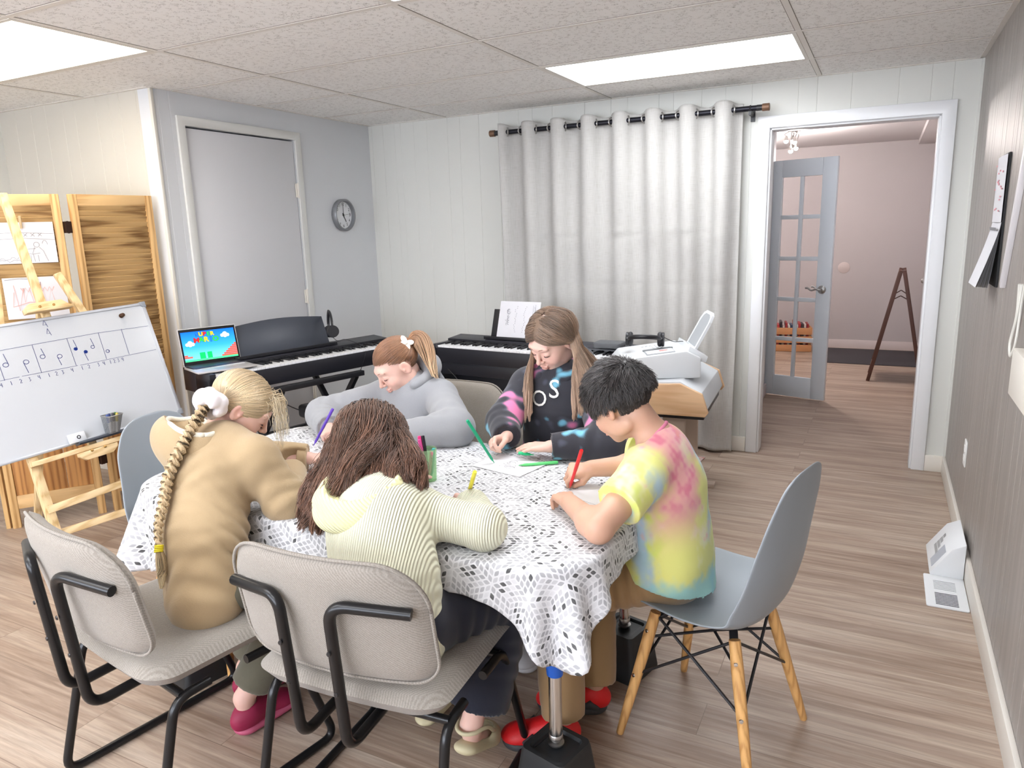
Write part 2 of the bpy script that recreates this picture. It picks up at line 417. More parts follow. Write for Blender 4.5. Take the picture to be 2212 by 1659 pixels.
# small crown bead on corners
struct('trim_3', MB().b2((XR-.012, YB-.012, bb), (XR, YB, CH-.004)), M_WALL)
struct('trim_4', MB().b2((XL-.012, YA-.006, .0), (XL+.007, YA+.012, CH-.004)), mat('corner_bead_paint', srgb(226, 222, 212), .4), .002)
# white closed door in left wall
mb = MB(); y0, y1, z1 = D1
mb.prism([(y0-.05, 0), (y0, 0), (y0, z1), (y1, z1), (y1, 0), (y1+.05, 0), (y1+.05, z1+.05), (y0-.05, z1+.05)], .016, np.column_stack([(0, 1, 0), (0, 0, 1), (1, 0, 0)]), (XL, 0, 0))
struct('trim_5', mb, mat('door_casing_paint', srgb(226, 226, 222), .35), .003)
mb = MB(); mb.b2((XL-.06, y0+.006, .01), (XL-.004, y1-.005, z1-.009))
d1 = struct('door_1', mb, mat('white_door_paint', srgb(222, 222, 225), .4, var=.012, vscale=3), .002)
struct('door_jamb', MB().b2((XL-.1, y0-.02, 0), (XL-.07, y1+.02, z1+.03)), mat('dark_gap', srgb(60, 55, 50), .8), parent=d1)  # dark sheet behind the door, standing in for shade in its gap
for z in (.35, 1.02, 1.72):
    mb = MB(); mb.b2((XL-.002, y1-.02, z-.045), (XL+.006, y1+.012, z+.045)); mb.cyl((XL+.009, y1-.003, z-.05), (XL+.009, y1-.003, z+.05), .006)
    o = struct('door_hinge', mb, M_BASE, .001, parent=d1)
# ------------------------------------------------------------------ hallway behind the doorway
HZ = 2.225
M_HCEIL = paint('hall_ceiling_paint', srgb(206, 200, 200), .7)
struct('wall_hall_far', MB().b2((.7, 6.69, 0), (3.4, 6.8, 2.5)), M_HALL)
struct('wall_hall_left', MB().b2((1.9, YB+WT, 0), (2.0, 4.06, 2.5)), paint('hall_side_wall_paint', srgb(206, 206, 210), .6))
struct('wall_hall_end', MB().b2((.6, 4.06, 0), (.7, 6.8, 2.5)), M_HALL)
struct('wall_hall_near', MB().b2((.7, 3.96, 0), (1.9, 4.06, 2.5)), M_HALL)
mb = MB().b2((3.22, YB+WT, 0), (3.34, 4.95, 2.5)); mb.b2((3.22, 5.80, 0), (3.34, 6.8, 2.5)); mb.b2((3.22, 4.95, 1.93), (3.34, 5.80, 2.5))
struct('wall_hall_right', mb, M_HALL)
mb = MB().b2((.6, YB+WT, HZ), (3.34, 6.8, HZ+.1)); mb.b2((3.07, YB+WT, HZ-.05), (3.22, 6.69, HZ))
struct('ceiling_hall', mb, M_HCEIL)
base('baseboard_hall', [(.7, 6.674, 3.22, 6.69), (2.0, YB+WT+.0, 2.016, 4.02), (3.204, 5.86, 3.22, 6.69)], mat('hall_baseboard_paint', srgb(226, 214, 212), .4))
# closed white door on the right of the hall
d3 = struct('door_3', MB().b2((3.225, 4.96, .01), (3.262, 5.79, 1.92)), M_TRIM, .002)
mb = MB(); mb.b2((3.205, 4.90, 0), (3.222, 4.955, 1.985)); mb.b2((3.205, 5.795, 0), (3.222, 5.85, 1.985)); mb.b2((3.205, 4.955, 1.93), (3.222, 5.795, 1.985))
struct('trim_6', mb, M_TRIM, .002)
kb = MB(); kb.lathe([(.03, 0), (.03, .006), (.012, .01), (.011, .03), (.026, .04), (.028, .055), (.018, .066), (.001, .068)], (3.226, 5.70, .84), 20, ry(-pi/2)); kb.lathe([(.024, 0), (.024, .008), (.014, .014), (.001, .015)], (3.226, 5.70, .98), 18, ry(-pi/2))
struct('door_knob', kb, M_NICKEL, parent=d3)
# open ten-lite glass door
leaf = MB(); Wd, Hd, td = .493, 1.885, .035
xs = [0, .072, .214, .242, .384, Wd]; zt = Hd-.13
zr = []
for i in range(5): zr.append((zt-.292-i*.324, zt-i*.324))
leaf.b2((0, -td/2, 0), (xs[1], td/2, Hd)); leaf.b2((xs[4], -td/2, 0), (Wd, td/2, Hd)); leaf.b2((xs[1], -td/2, zt), (xs[4], td/2, Hd)); leaf.b2((xs[1], -td/2, 0), (xs[4], td/2, zr[-1][0]))
leaf.b2((xs[2], -td/2+.004, zr[-1][0]), (xs[3], td/2-.004, zt))
for i in range(4): leaf.b2((xs[1], -td/2+.005, zr[i+1][1]), (xs[4], td/2-.005, zr[i][0]))
d2 = struct('door_2', leaf, mat('glass_door_paint', srgb(228, 234, 240), .4), .003)
ang = math.atan2(3.885-4.02, 2.469-1.995)
d2.location = (2.002, 4.015, .012); d2.rotation_euler = (0, 0, ang)
gm = bpy.data.materials.new('window_glass'); t = NT(gm)
t.t.links.new(t.n('BsdfPrincipled', {'Base Color': (1, 1, 1, 1), 'Roughness': .02, 'IOR': 1.1, 'Transmission Weight': 1.0}).outputs[0], t.out.inputs[0])
for i in range(5):
    for a, b in ((1, 2), (3, 4)):
        struct('glass_pane', MB().b2((xs[a]-.003, -.002, zr[i][0]-.003), (xs[b]+.003, .002, zr[i][1]+.003)), gm, parent=d2)
hm = MB(); hz = .885
for s in (-1, 1):
    hm.lathe([(.032, 0), (.032, .006), (.024, .012), (.012, .016), (.011, .045), (.001, .046)], (.43, s*td/2, hz), 20, rx(-s*pi/2))
    hm.tube(bez([(.43, s*(td/2+.042), hz), (.40, s*(td/2+.046), hz+.006), (.365, s*(td/2+.046), hz-.004), (.335, s*(td/2+.044), hz+.014), (.318, s*(td/2+.042), hz+.012)], 6), [.009]*6+[.0075]*19, 8)
struct('door_lever', hm, M_NICKEL, parent=d2)
hg = MB()
for z in (.25, .95, 1.68): hg.cyl((-.004, -td/2, z-.045), (-.004, -td/2, z+.045), .007, n=10)
struct('door_hinge', hg, M_NICKEL, parent=d2)
# far wall plate
solo('wall_plate', 'small round blank plate on the pinkish far wall of the hallway', 'wall plate', MB().lathe([(.062, 0), (.062, .004), (.055, .008), (.001, .009)], (0, 0, 0), 32, rx(pi/2)), paint('plate_paint', srgb(206, 192, 188)), (2.437, 6.69, .905))
solo('door_mat', 'dark charcoal door mat lying at the far end of the hallway', 'mat', MB().b2((-.43, -.47, 0), (.43, .47, .008)), mat('mat_rubber', srgb(62, 58, 62), .9, bump=.5, bscale=150), (2.76, 6.14, 0), bevel=.003)
# A-frame easel sign seen from its side
af = thing('sign_board', 'dark brown folding A-frame board seen edge-on standing in the hallway', 'sign board', (2.985, 5.05, 0), R(-1))
mw = mat('dark_brown_wood', srgb(84, 50, 38), .5, var=.25, vscale=30, stretch=(1, 1, .1))
for s in (-1, 1):
    f = MB(); top = V(s*.012, 0, .985); bot = V(s*.21, 0, .0)
    for yy in (-.2, .2): f.bar(bot+V(0, yy, 0), top+V(0, yy, 0), .03, .03, (0, 1, 0))
    for q in (.12, .97): f.bar(bot*(1-q)+top*q+V(0, -.2, 0), bot*(1-q)+top*q+V(0, .2, 0), .028, .028)
    part(af, 'frame', f, mw, .002)
    q0, q1 = .14, .95; dd = top-bot; nn = V(cos(math.atan2(dd[2], s*-dd[0])), 0, 1)
    p_ = MB(); mid = bot*.46+top*.54; ax = dd/np.linalg.norm(dd)
    p_.box(mid, (.008, .375, np.linalg.norm(dd)*.8), np.column_stack([np.cross((0, 1, 0), ax), (0, 1, 0), ax]))
    part(af, 'panel', p_, mat('sign_face', srgb(44, 36, 36), .6), 0)
br = MB()
for z in (.80, .75):
    for yy in (.0,):
        br.bar((-.05-(.8-z)*.2, yy, z-.035), (0, yy, z), .008, .012, (0, 1, 0)); br.bar((.05+(.8-z)*.2, yy, z-.035), (0, yy, z), .008, .012, (0, 1, 0))
part(af, 'hinge_brace', br, mw, 0)
# crate with magazines
cr = thing('wooden_crate', 'slatted pine crate full of magazines behind the glass door', 'crate', (1.96, 6.37, 0), R(10))
mp = mat('pine_crate_wood', srgb(198, 142, 96), .55, var=.15, vscale=12, stretch=(1, 8, 8))
s_ = MB()
for k in range(3):
    z0 = .004+k*.095
    for yy in (-.125, .113): s_.b2((-.2, yy, z0), (.2, yy+.012, z0+.075))
    for xx in (-.2, .188): s_.b2((xx, -.113, z0), (xx+.012, .113, z0+.075))
for xx in (-.186, .166):
    for yy in (-.112, .092): s_.b2((xx, yy, 0), (xx+.02, yy+.02, .275))
part(cr, 'slats', s_, mp, .002); part(cr, 'base', MB().b2((-.19, -.115, .004), (.19, .115, .014)), mp)
rr = random.Random(8); cols = [(186, 60, 62), (60, 52, 58), (214, 196, 190), (150, 40, 46), (224, 214, 208), (70, 80, 110), (200, 120, 90), (236, 226, 220)]
for k in range(12):
    c = cols[k % 8]; x = -.152+k*.0277
    solo('magazine', 'magazine standing upright in the pine crate among the others', 'magazine', MB().b2((-.011, -.1, 0), (.011, .1, .27+rr.uniform(0, .05))), mat('magazine_cover_%d' % (k % 8), srgb(*c), .45, var=.5, vscale=25),
         (1.96+x*cos(R(10)), 6.37+x*sin(R(10)), .015), R(10), group='magazines in the crate')
# track light cluster
sp = thing('spotlight_cluster', 'chrome ceiling spotlight cluster glowing in the hallway beyond the doorway', 'ceiling light', (2.04, 4.86, HZ))
part(sp, 'mounting_plate', MB().lathe([(.001, 0), (.07, 0), (.07, -.012), (.055, -.02), (.001, -.022)], (0, 0, 0), 28), M_CHROME)
E_BULB = emis('glowing_bulb', (1, .90, .80, 1), 80)
for (x, y, z) in ((-.06, -.02, -.105), (-.01, .03, -.10), (.012, -.03, -.12), (.018, .04, -.165), (-.02, 0, -.19)):
    a = MB(); a.tube(bez([(x*.5, y*.5, -.018), (x*1.4+.01, y*1.2, -.04), (x, y, z+.045)], 6), .004, 8); a.lathe([(.007, .05), (.012, .04), (.017, .008), (.019, 0), (.016, 0), (.014, .008)], (x, y, z), 16)
    o = part(sp, 'spot_arm', a, M_CHROME); part(o, 'bulb', MB().ell((x, y, z+.003), (.0185, .0185, .017)), E_BULB)
dm = thing('ceiling_light', 'white dome light on the ceiling of the near hallway above the doorway line', 'ceiling light', (2.6, 3.1, HZ))  # unseen lamp added to brighten the open glass door
part(dm, 'base', MB().lathe([(.001, 0), (.13, 0), (.13, -.02), (.001, -.022)], (0, 0, 0), 32), M_TRIM)
part(dm, 'glass_dome', MB().lathe([(.125, -.02), (.118, -.05), (.09, -.075), (.05, -.09), (.0005, -.095)], (0, 0, 0), 32), emis('dome_glass', (.92, .95, 1, 1), 11))
def alight(name, loc, size, power, col, rot=(0, 0, 0), sizey=None):
    l = bpy.data.lights.new(name, 'AREA'); l.energy = power; l.color = col; l.size = size
    if sizey: l.shape = 'RECTANGLE'; l.size_y = sizey
    o = bpy.data.objects.new(name, l); link(o); o.location = loc; o.rotation_euler = rot; return o
for (x, y, p) in ((2.04, 4.86, 23), (1.4, 5.6, 11)):
    l = bpy.data.lights.new('spot_glow', 'POINT'); l.energy = p; l.color = (1, .93, .90); l.shadow_soft_size = .06
    o = bpy.data.objects.new('spot_glow', l); link(o); o.location = (x, y, 1.98)
# ------------------------------------------------------------------ curtain and rod
rod = thing('curtain_rod', 'black curtain rod with wooden end caps above the long curtain', 'curtain rod', (1.3, 2.215, 2.06))
part(rod, 'pole', MB().cyl((-.83, 0, 0), (.83, 0, 0), .0155, n=16), mat('black_rod_metal', srgb(34, 34, 42), .35, .6))
M_COPPER = mat('bronze_wood_cap', srgb(122, 92, 72), .45, .3)
for s in (-1, 1):
    part(rod, 'finial', MB().tube([(s*.855, 0, 0), (s*.895, 0, 0)], .021, 20), M_COPPER, .003)
    f = MB(); f.cyl((s*.825, 0, 0), (s*.856, 0, 0), .017, n=16); f.cyl((s*.80, 0, 0), (s*.826, 0, 0), .0145, n=16)
    part(rod, 'collar', f, M_BLACK)
    b = MB(); b.b2((s*.79-.007, -.01, -.035), (s*.79+.007, .108, -.012)); b.b2((s*.79-.012, .1, -.06), (s*.79+.012, .109, .02)); b.torus((s*.79, 0, 0), .016, .004, ry(pi/2), 18, 6)
    part(rod, 'bracket', b, M_BLACK)
def cur_mat():
    m = bpy.data.materials.new('curtain_linen'); t = NT(m); co = t.coord((1, 1, 1))
    s = t.n('SeparateXYZ', {'Vector': co})
    a = t.noise(t.n('CombineXYZ', {'X': t.math('MULTIPLY', s.outputs[0], 260), 'Y': 0, 'Z': t.math('MULTIPLY', s.outputs[2], 14)}), 1, 3)
    b = t.noise(t.n('CombineXYZ', {'X': t.math('MULTIPLY', s.outputs[0], 20), 'Y': 0, 'Z': t.math('MULTIPLY', s.outputs[2], 300)}), 1, 3)
    k = t.math('ADD', t.math('MULTIPLY', a, .5), t.math('MULTIPLY', b, .5))
    c = t.ramp(k, [(.34, srgb(178, 175, 170)), (.48, srgb(191, 189, 185)), (.62, srgb(196, 194, 191))])
    w = t.noise(t.coord((1, 1, 2.2)), 3.5, 2, .45)
    nb = t.bump(w, .16, .012, t.bump(k, .2, .001))
    t.bsdf(c, .8, 0, nb, Sheen_Weight=.15); return m
rr = random.Random(3); wob = [rr.uniform(-1, 1) for _ in range(40)]
def cfn(u, v):
    z = 2.105-(2.105-.018)*v
    amp = .040*(1-.45*v)+.010*sin(7*u+3*v)*(.4+v)
    ph = 2*pi*7.5*(u+.012*sin(5.3*u+2.2*v*1.4)*v)
    c = cos(ph); c = c
    y = 2.215-amp*c
    x = .485+1.56*u+.006*sin(2*ph)*(1-v)+(.02*v*sin(9*u+1)+.015*v)
    cre = .004*sin(37*z+9*sin(3*u+z))*math.exp(-((z-1.35)/.03)**2)+.004*math.exp(-((z-1.06)/.006)**2)-.004*math.exp(-((z-1.40)/.006)**2)
    y += .008*sin(3*u*pi+6*z)*v+cre+.006*sin(14*u+4*z+2*sin(5*z))*v
    z2 = z+(.010*cos(ph) if v < .02 else 0)
    return (x, y, z2)
cu = thing('curtain', 'long off-white grommet curtain covering the window beside the doorway', 'curtain', (1.3, 2.215, 0))
part(cu, 'cloth', MB().grid(cfn, 360, 130), cur_mat(), 0, 180, world=True)
for o in (cu.children[0],):
    md = o.modifiers.new('thick', 'SOLIDIFY'); md.thickness = .0016
gm_ = MB()
for k in range(15):
    u = (k+.5)/15.0; p = cfn(u, .0215)
    part(cu, 'grommet', MB().torus((p[0], 2.215, 2.06), .026, .0045, rz(.55 if k % 2 == 0 else -.55) @ ry(pi/2), 22, 6), M_NICKEL, world=True)
# ------------------------------------------------------------------ clock
ck = thing('wall_clock', 'round grey-rimmed wall clock showing five beside the white door', 'clock', (XL, 1.945, 1.563))
F = np.column_stack([(0, 1, 0), (0, 0, 1), (1, 0, 0)])
part(ck, 'rim', MB().lathe([(.108, 0), (.112, .004), (.112, .036), (.106, .042), (.099, .040), (.096, .024), (.0961, .002)], (0, 0, 0), 48, F), mat('clock_rim', srgb(140, 142, 146), .4, .3), 0, 50)
dial = MB().lathe([(.098, .0), (.098, .012), (.0001, .0122)], (0, 0, 0), 48, F)
dl = part(ck, 'dial', dial, mat('clock_dial', srgb(238, 240, 243), .4))
num = MB()
for h in range(1, 13):
    a = pi/2-2*pi*h/12; tm = text_mb(str(h), .030); tm.xf(F, F @ V(.076*cos(a), .076*sin(a), .0135)); merge(num, tm)
for h in range(60):
    a = 2*pi*h/60; q = F @ V(cos(a), sin(a), 0); r1 = .0935; r0 = .089 if h % 5 == 0 else .091
    num.ribbon([q*r0+V(.0135, 0, 0), q*r1+V(.0135, 0, 0)], .0016 if h % 5 == 0 else .0008, (1, 0, 0))
part(dl, 'numerals', num, mat('clock_ink', srgb(30, 30, 32), .5))
for nm, h, L_, w_, z_ in (('hour_hand', 5/12, .055, .006, .016), ('minute_hand', 0, .08, .0045, .018), ('second_hand', 14/60, .082, .0015, .020)):
    a = pi/2-2*pi*h; d_ = F @ V(cos(a), sin(a), 0)
    b = MB().bar(-d_*.015+V(z_, 0, 0), d_*L_+V(z_, 0, 0), w_, .0008, (1, 0, 0)); b.lathe([(.005, z_-.002), (.005, z_+.001), (.0001, z_+.001)], (0, 0, 0), 14, F)
    part(ck, nm, b, MATS['clock_ink'])
# ------------------------------------------------------------------ louvred screen
def pine(name, c0, c1, ax=2, sc=1.0, dark=.35):
    m = bpy.data.materials.new(name); t = NT(m); co = t.coord()
    st = [11, 11, 11]; st[ax] = .7
    mp = t.n('Mapping', {'Vector': co, 'Scale': [q*sc for q in st]}).outputs[0]
    n = t.noise(mp, 2.2, 4, .55, 1.5)
    w = t.n('TexWave', {'Vector': mp, 'Scale': 1.1, 'Distortion': 6, 'Detail': 3, 'Detail Scale': 1.4}).outputs[1]
    k = t.math('ADD', t.math('MULTIPLY', n, .65), t.math('MULTIPLY', w, .35))
    c = t.ramp(k, [(.25, c1), (.5, c0), (.75, tuple(min(1, x*1.12) for x in c0[:3])+(1,))])
    t.bsdf(c, .5, 0, t.bump(k, .1, .001)); return m
P_SCR = pine('screen_frame_wood', srgb(216, 176, 120), srgb(176, 130, 76), 2)
P_SCRX = pine('screen_rail_wood', srgb(220, 182, 128), srgb(180, 134, 80), 0)
P_SLAT = pine('screen_slat_wood', srgb(200, 164, 112), srgb(132, 96, 56), 0)
P_BOARD = pine('screen_board_wood', srgb(196, 142, 84), srgb(150, 96, 50), 2)
scn = thing('folding_screen', 'tall folding wooden screen with louvred panels behind the whiteboard easel', 'folding screen', (-.80, .02, 0))
def panel(a, b, zt=1.66, up=.10):
    a, b = V(*a, 0), V(*b, 0); d = b-a; W = np.linalg.norm(d); d /= W; ang = math.atan2(d[1], d[0])
    E_ = thing('x', 'x', 'x'); 
    root = bpy.data.objects.new('panel', None)
    bpy.data.objects.remove(E_)
    fr = MB(); q = .042
    fr.b2((.004, -.011, 0), (q, .011, zt)); fr.b2((W-q, -.011, 0), (W-.004, .011, zt))

    sl = MB(); n = 30; z0, z1 = .775, zt-.055; h = (z1-z0)/n
    for k in range(n): sl.box(((W)/2, 0, z0+(k+.5)*h), (W-2*q, .005, h*1.22), rx(R(24)))
    bd = MB(); nb = 3
    for k in range(nb): bd.b2((q+(W-2*q)*k/nb+.001, -.004, .17), (q+(W-2*q)*(k+1)/nb-.001, .004, .72))
    fo = part(scn, 'frame', fr, P_SCR, .003)
    objs = [fo]+[part(scn, 'rail', MB().b2((q, -.009, z0), (W-q, .009, z1)), P_SCRX, .002) for z0, z1 in ((zt-.055, zt), (.72, .775), (.10, .17))]
    objs += [part(scn, 'louvres', sl, P_SLAT), part(scn, 'boards', bd, P_BOARD, .002)]
    for o in objs: o.location = a-V(*scn.location); o.rotation_euler = (0, 0, ang)
panel((-1.065, -.36), (-.812, -.012)); panel((-.795, .012), (-.735, .44)); panel((-1.33, -.03), (-1.075, -.375))
for z in (1.50, .95, .3):
    hg = MB(); hg.b2((-.813, -.016, z-.028), (-.792, .016, z+.028)); hg.cyl((-.80, .0, z-.03), (-.80, 0, z+.03), .005, n=10)
    part(scn, 'hinge', hg, mat('dark_bronze', srgb(58, 38, 30), .45, .6), world=True)
# drawings clipped on the screen
pa, pb = V(-1.065, -.36, 0), V(-.812, -.012, 0); pd = (pb-pa)/np.linalg.norm(pb-pa); pn = V(pd[1], -pd[0], 0)
PF = np.column_stack([pd, (0, 0, 1), pn])
M_PAPER = mat('white_paper', srgb(224, 223, 227), .75, var=.015, vscale=30, bump=.15, bscale=25, bdist=.004)
M_PENCIL = mat('pencil_line', srgb(120, 118, 122), .8)
M_RPENCIL = mat('red_pencil_line', srgb(232, 176, 164), .8)
def sheet(w, h, bow=.006):
    return MB().grid(lambda u, v: (w*(u-.5), h*(v-.5), bow*sin(pi*u)*sin(2.1*v+.5)), 12, 12)
def strokes(L_, w=.0016, z=.0012, m=None):
    mb = MB()
    for s in L_: mb.ribbon([(x, y, z) for x, y in s], w, (0, 0, 1))
    return mb
def arc(cx, cy, rx_, ry_, a0=0, a1=360, n=16): return [(cx+rx_*cos(R(a0+(a1-a0)*k/n)), cy+ry_*sin(R(a0+(a1-a0)*k/n))) for k in range(n+1)]
rr = random.Random(5)
dr1 = [[(-.13, .045), (-.02, .05), (.13, .04)], [(-.13, .018), (0, .022), (.13, .012)]]+[[(x-.008, .03), (x+.008, .045)] for x in (-.11, -.02, .01, .04, .07)]+[[(x-.008, .045), (x+.008, .03)] for x in (-.11, -.02, .01, .04, .07)]
dr1 += [arc(.05, -.01, .012, .012), [(.04, -.022), (.03, -.05), (.035, -.09)], [(.06, -.022), (.075, -.04), (.09, -.09)], [(.01, -.03), (.0, -.05), (.03, -.055), (.06, -.05)], [(.012, -.03), (.045, -.028)], [(.02, -.06), (.02, -.09)], [(.05, -.06), (.052, -.09)], arc(.085, -.02, .012, .03, 20, 150)]
dr1 += [[(-.13+k*.01, -.085+rr.uniform(-.006, .006)) for k in range(12)], [(-.12+k*.009, -.075+rr.uniform(-.006, .01)) for k in range(11)]]
dr2 = [[(-.08+.012*k+rr.uniform(-.01, .01), .06-.10*(k % 2)+rr.uniform(-.02, .02)) for k in range(14)], [(-.06+.01*k, .05-.02*(k % 2)) for k in range(15)], [(-.09, .03), (-.10, -.04), (-.03, -.02), (.09, -.03)]]
dr2b = [[(-.12, .09), (-.06, .095), (.02, .088)], [(-.05, -.045), (.0, -.052), (.08, -.046)]]
for k, (px, pz, nm, w_, h_) in enumerate(((.255, 1.43, 'crayon drawing of figures on white paper clipped to upper louvres', .26, .195), (.27, 1.165, 'pink crayon drawing on white paper on louvres above whiteboard', .26, .20))):
    c = pa+pd*px+V(0, 0, pz)+pn*.021
    g = thing('drawing', nm, 'drawing', c); 
    s = sheet(w_, h_, .004); s.xf(PF); part(g, 'paper', s, M_PAPER, smooth=180)
    s = strokes(dr1 if k == 0 else dr2, .0013 if k == 0 else .003, .0062); s.xf(PF); part(g, 'pencil_lines', s, M_PENCIL if k == 0 else M_RPENCIL)
    if k == 1:
        s = strokes(dr2b, .002, .0062); s.xf(PF); part(g, 'dark_lines', s, M_PENCIL)
    cp = MB().box((0, 0, 0), (.010, .06, .006)); cp.box((0, 0, .007), (.010, .06, .005), rx(.09)); cp.cyl((-.006, .006, .004), (.006, .006, .004), .003, n=8)
    cp.xf(PF, c+V(0, 0, h_/2)+pn*.009)
    solo('clothespin', 'small wooden clothespin holding the %s drawing on the screen' % ('upper', 'lower')[k], 'clothespin', cp, mat('clothespin_wood', srgb(206, 180, 140), .6), bevel=.001)
# ------------------------------------------------------------------ easel with whiteboard
bp, be, bd_ = V(-0.55645, 0.17988, 1.1143), V(.29687726, .01284297, -.95482928), V(-.122498, -.99113, -.0514)
bn = np.cross(bd_, be); bn /= np.linalg.norm(bn)
if bn[0] < 0: bn = -bn
def BP(s, t_, h=0): return bp+bd_*s+be*t_+bn*h
BF = np.column_stack([bd_*-1, be*-1, bn])      # x to the right, y up, z out of the board
P_EAS = pine('easel_pine', srgb(232, 204, 156), srgb(206, 170, 116), 2, 1.4)
P_EASY = pine('easel_pine_rail', srgb(232, 204, 158), srgb(208, 172, 118), 1, 1.4)
es = thing('easel', 'pale pine H-frame easel holding the tilted whiteboard', 'easel', (-.25, -.28, 0))
ez = lambda s, z_, off=-.03: bp+bd_*s+be*((z_-bp[2]-bd_[2]*s)/be[2])+bn*off
part(es, 'mast', MB().bar(ez(.457, .46, -.03), BP(.453, -.60, -.03), .036, .026, bn), P_EAS, .004, world=True)
for a, b_, t0 in ((.725, .715, .60), (.249, .249, .60)):
    part(es, 'leg', MB().bar(ez(a, .012, -.05), BP(b_, t0, -.03), .040, .03, bn), P_EAS, .004, world=True)
part(es, 'upright', MB().bar(BP(.20, .3, -.05), BP(.335, -.21, -.05), .036, .022, bn), P_EAS, .004, world=True)
part(es, 'upright', MB().bar(BP(.71, .3, -.05), BP(.60, -.21, -.05), .036, .022, bn), P_EAS, .004, world=True)
part(es, 'rear_leg', MB().bar(V(-.93, -.31, .012), BP(.456, -.05, -.06), .034, .024, bn), P_EAS, .004, world=True)
part(es, 'cross_rail', MB().bar(BP(.73, .845, -.03), BP(.235, .842, -.03), .034, .024, bn), P_EASY, .004, world=True)
part(es, 'cross_rail', MB().bar(ez(.735, .16, -.05), ez(.235, .16, -.05), .034, .024, bn), P_EASY, .004, world=True)
part(es, 'shelf', MB().bar(BP(.745, .632, .008), BP(.19, .632, .008), .055, .022, be), P_EASY, .003, world=True)
for t_, s0 in ((-.045, .455), (.655, .468)):
    c = MB(); c.prism([(-.10, -.014), (.10, -.014), (.10, 0), (.07, .026), (-.07, .026), (-.10, 0)] if t_ < 0 else [(-.09, .016), (.09, .016), (.09, 0), (.06, -.024), (-.06, -.024), (-.09, 0)], .022, BF, BP(s0, t_+(-.0 if t_ < 0 else .006), -.008 if t_ < 0 else .022))
    if t_ < 0: c.box(BP(s0, t_+.014, .018), (.20, .014, .05), BF)
    o = part(es, 'clamp', c, P_EASY, .002, world=True)
    sc_ = MB()
    for q in (-.03, .03): sc_.lathe([(.006, 0), (.006, .003), (.0001, .0045)], BP(s0+q, t_-.006, .014 if t_ < 0 else .044), 12, BF)
    part(o, 'screw', sc_, mat('brass', srgb(190, 150, 90), .3, .9), world=True)
wb = thing('whiteboard', 'whiteboard with handwritten music notes resting on the pine easel', 'whiteboard', tuple(BP(.45, .3)))
WB, HB = .9, .6
M_ALU = mat('aluminium_frame', srgb(196, 198, 204), .35, .5); M_WB = mat('whiteboard_enamel', srgb(206, 209, 214), .16, var=.01, vscale=4)
s = MB().b2((-.45+.008, -.3+.008, -.012), (.45-.008, .3-.008, 0)); s.xf(BF, BP(.45, .3)); part(wb, 'writing_surface', s, M_WB, world=True)
f = MB()
for x0, x1, y0_, y1_ in ((-.45, .45, .286, .3), (-.45, .45, -.3, -.286), (-.45, -.436, -.286, .286), (.436, .45, -.286, .286)): f.b2((x0, y0_, -.014), (x1, y1_, .005))
f.xf(BF, BP(.45, .3)); part(wb, 'frame', f, M_ALU, .002, world=True)
for sx in (-1, 1):
    for sy in (-1, 1):
        c = MB().prism([(0, 0), (.028, 0), (.028, .012), (.020, .024), (.012, .028), (0, .028)] if True else 0, .024)
        pts = [(0, 0), (-sx*.030, 0), (-sx*.026, -sy*.018), (-sx*.018, -sy*.026), (0, -sy*.030)]
        if sx*sy < 0: pts = pts[::-1]
        c = MB().prism(pts, .024); c.xf(None, (sx*.453, sy*.303, -.016)); c.xf(BF, BP(.45, .3))
        part(wb, 'corner_cap', c, mat('grey_corner_plastic', srgb(150, 156, 164), .45), .002, world=True)
# handwriting, in board coordinates (s to the left, t down)
W1 = []; blue = []
def st(pts, w=.0022, L_=None): (W1 if L_ is None else L_).append((pts, w))
st([(.02, .123), (.157, .118), (.27, .113), (.9, .113)], .0012); st([(.02, .25), (.161, .249), (.40, .2485)], .0012); st([(.41, .2475), (.65, .243)], .0012); st([(.66, .243), (.9, .243)], .0012)
for a, b_ in ((.157, .161), (.27, .274), (.416, .417), (.567, .569), (.718, .72), (.87, .872)): st([(a, .114), (b_, .246)], .0016)
def glyph(ch, s, t_, h=.018):
    G = {'1': [[(0, 0), (0, 1)]], '2': [[(.3, .2), (0, 0), (-.3, .25), (.25, 1), (-.35, .95)]], '3': [[(.25, .05), (-.2, .1), (.05, .45), (-.25, .75), (.2, 1)]], '4': [[(.25, 0), (.2, .5), (-.25, .5)], [(-.2, 0), (-.2, 1)]], 'A': [[(.0, 0), (.35, .75), (-.25, .7)], [(0, 0), (-.3, 1.05)]]}
    for k in G[ch]: st([(s+x*h*.8, t_-h/2+y*h) for x, y in k], .0018)
for s, ch in ((.699, '1'), (.661, '2'), (.624, '3'), (.585, '4'), (.543, '1'), (.511, '2'), (.483, '3'), (.441, '4'), (.395, '1'), (.364, '2'), (.319, '3'), (.293, '4'), (.261, '1'), (.242, '2'), (.222, '3'), (.201, '4'), (.739, '4'), (.775, '3'), (.81, '2')): glyph(ch, s, .263)
glyph('A', .485, .026, .034); glyph('A', .482, .068, .032)
def note(s, t_, up, r=.011, L_=.05, fill=False):
    o_ = arc(s, t_, r, r*.85); st(o_, .002)
    if fill:
        for q in (.75, .5, .25, .05): blue.append((arc(s, t_, r*q, r*.85*q), .0045))
    if up: st([(s-r, t_), (s-r+.006, t_-L_)], .002)
    else: st([(s+r, t_), (s+r-.006, t_+L_)], .002)
note(.695, .18, True); note(.614, .184, False); note(.542, .175, True, .0105, .038); note(.472, .188, False, .0105, .042); note(.394, .169, True, .008, .044, True); note(.355, .191, False, .008, .044, True); note(.317, .175, True, .0085, .042); note(.256, .209, True, .0085, 0); note(.84, .185, True); note(.775, .19, False)
def wmesh(L_, h=.0012):
    mb = MB()
    for pts, w_ in L_: mb.ribbon([BP(a, b_, h) for a, b_ in pts], w_, bn)
    return mb
